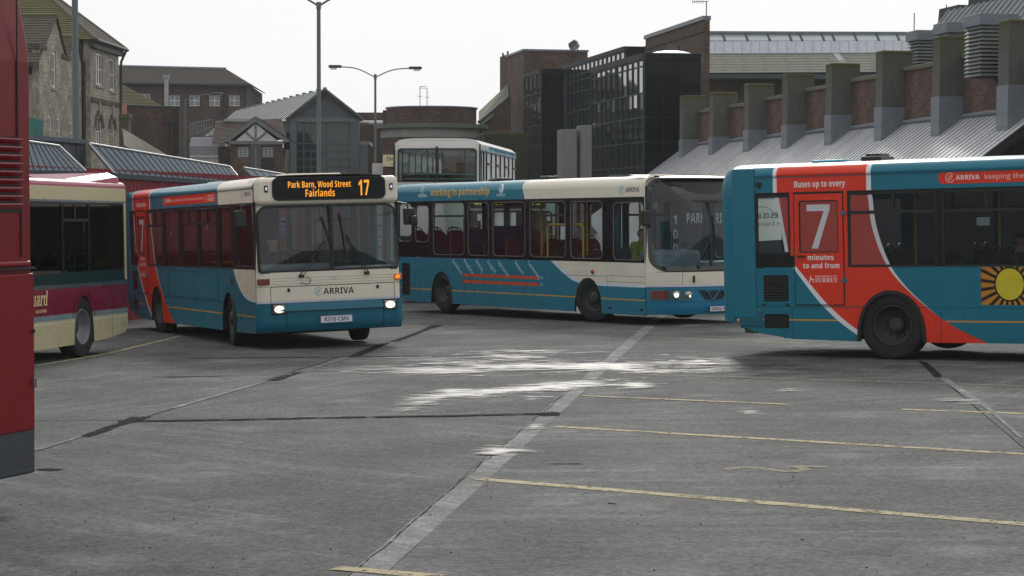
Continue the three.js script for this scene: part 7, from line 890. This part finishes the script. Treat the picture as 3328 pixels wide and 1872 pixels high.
function sitter(label, bus, pos, coat, hair, hatted, hands) { // seat at y = 0 of the figure, facing +z
  const g = thing('person', label, 'person', null); bus.updateMatrixWorld(true); g.position.copy(bus.localToWorld(V3(...pos))); g.quaternion.copy(bus.quaternion);
  const J = { pel: [0, 0.1, 0, 0.14], che: [0, 0.42, -0.03, 0.15], nek: [0, 0.58, -0.01, 0.06], hd: [0, 0.66, 0.01, 0.065], sl: [0.18, 0.50, -0.02, 0.075], sr: [-0.18, 0.50, -0.02, 0.075], el: [0.25, 0.24, 0.08, 0.05], er: [-0.25, 0.24, 0.08, 0.05], wl: [0.15, hands ? 0.33 : 0.16, hands ? 0.36 : 0.3, 0.034], wr: [-0.15, hands ? 0.33 : 0.16, hands ? 0.36 : 0.3, 0.034], hl: [0.1, 0.06, 0.02, 0.1], hr: [-0.1, 0.06, 0.02, 0.1], kl: [0.13, 0.08, 0.44, 0.075], kr: [-0.13, 0.08, 0.44, 0.075], al: [0.13, -0.36, 0.46, 0.045], ar: [-0.13, -0.36, 0.46, 0.045], tl: [0.14, -0.41, 0.6, 0.04], tr: [-0.14, -0.41, 0.6, 0.04] };
  const body = blob(J, [['pel', 'che'], ['che', 'nek'], ['nek', 'hd'], ['sl', 'sr'], ['sl', 'el'], ['sr', 'er'], ['el', 'wl'], ['er', 'wr'], ['hl', 'hr'], ['hl', 'kl'], ['hr', 'kr'], ['kl', 'al'], ['kr', 'ar'], ['al', 'tl'], ['ar', 'tr']], 72, 1.3, [0, 0.15, 0.2], 0.018);
  const H = { c: [0, 0.745, 0.0, 0.088], b: [0, 0.74, -0.03, 0.085], j: [0, 0.665, 0.045, 0.05], n: [0, 0.72, 0.1, 0.012], m: [0, 0.735, 0.088, 0.012], el: [0.085, 0.725, 0, 0.014], er: [-0.085, 0.725, 0, 0.014], e2: [0.087, 0.75, -0.005, 0.012], e3: [-0.087, 0.75, -0.005, 0.012], k: [0, 0.62, 0, 0.055] };
  const head = blob(H, [['c', 'b'], ['c', 'j'], ['n', 'm'], ['el', 'e2'], ['er', 'e3'], ['j', 'k']], 44, 0.36, [0, 0.73, 0.01], 0.007);
  const hand = (s) => { const w = J[s > 0 ? 'wl' : 'wr'], d = {}, bn = []; d.p = [w[0], w[1], w[2], 0.03]; d.q = [w[0], w[1] + 0.005, w[2] + 0.07, 0.034]; bn.push(['p', 'q']); for (let f = 0; f < 4; f++) { const x = w[0] + (f - 1.5) * 0.019, L = [0.07, 0.08, 0.075, 0.06][f]; d['a' + f] = [x, w[1] + 0.01, w[2] + 0.085, 0.0095]; d['b' + f] = [x, w[1] - 0.008, w[2] + 0.085 + L * 0.55, 0.0085]; d['c' + f] = [x, w[1] - 0.04, w[2] + 0.085 + L * 0.5, 0.0075]; bn.push(['a' + f, 'b' + f], ['b' + f, 'c' + f]); } d.t = [w[0] - s * 0.03, w[1] + 0.005, w[2] + 0.03, 0.012]; d.u = [w[0] - s * 0.055, w[1] - 0.01, w[2] + 0.075, 0.0095]; bn.push(['t', 'u']); return blob(d, bn, 44, 0.22, [w[0], w[1], w[2] + 0.07], 0.004); };
  const skin = [0.42, 0.25, 0.18], paint = (ge, f) => { const p = ge.attributes.position, c = new Float32Array(p.count * 3); for (let i = 0; i < p.count; i++) c.set(f(p.getX(i), p.getY(i), p.getZ(i)), i * 3); ge.setAttribute('color', new THREE.BufferAttribute(c, 3)); return ge; };
  const all = mergeGeometries([paint(body, (x, y, z) => (y > 0.585 && Math.abs(x) < 0.09 ? skin : y < 0.07 || z > 0.33 && y < 0.2 && !hands ? [0.03, 0.032, 0.04] : y < -0.36 ? [0.015, 0.015, 0.015] : coat)), paint(head, (x, y, z) => ((y > 0.79 || (z < -0.02 && y > 0.69)) ? hair : z > 0.07 && Math.abs(Math.abs(x) - 0.033) < 0.012 && Math.abs(y - 0.752) < 0.007 ? [0.03, 0.025, 0.02] : z > 0.07 && Math.abs(x) < 0.024 && Math.abs(y - 0.678) < 0.006 ? [0.25, 0.09, 0.08] : skin)), paint(hand(1), () => skin), paint(hand(-1), () => skin)]);
  part(g, 'body', all, new THREE.MeshStandardMaterial({ vertexColors: true, roughness: 0.85 }));
  if (hatted) part(g, 'cap', [new THREE.SphereGeometry(0.098, 20, 10, 0, 6.2832, 0, 1.5).scale(1, 0.85, 1.08).translate(0, 0.775, -0.012), new THREE.CylinderGeometry(0.085, 0.085, 0.012, 20, 1, false, -1.57, 3.14).translate(0, 0.785, 0.075)], mott([0.05, 0.05, 0.055], 0.9, 0.3));
  return g;
}
sitter('driver in a dark jacket at the wheel of the bus showing 17', busA, [-0.62, 0.94, 7.95], [0.02, 0.022, 0.03], [0.03, 0.025, 0.02], false, true);
sitter('driver in a yellow-green high-visibility vest at the wheel of the long blue bus', busB, [-0.65, 0.98, 8.62], [0.2, 0.25, 0.05], [0.06, 0.05, 0.04], false, true);
sitter('passenger in a cap and dark coat seated by the window of the bus marked 7', busC, [-0.72, 0.86, 4.02], [0.06, 0.05, 0.05], [0.1, 0.09, 0.08], true, false);
renderer.render(scene, camera);
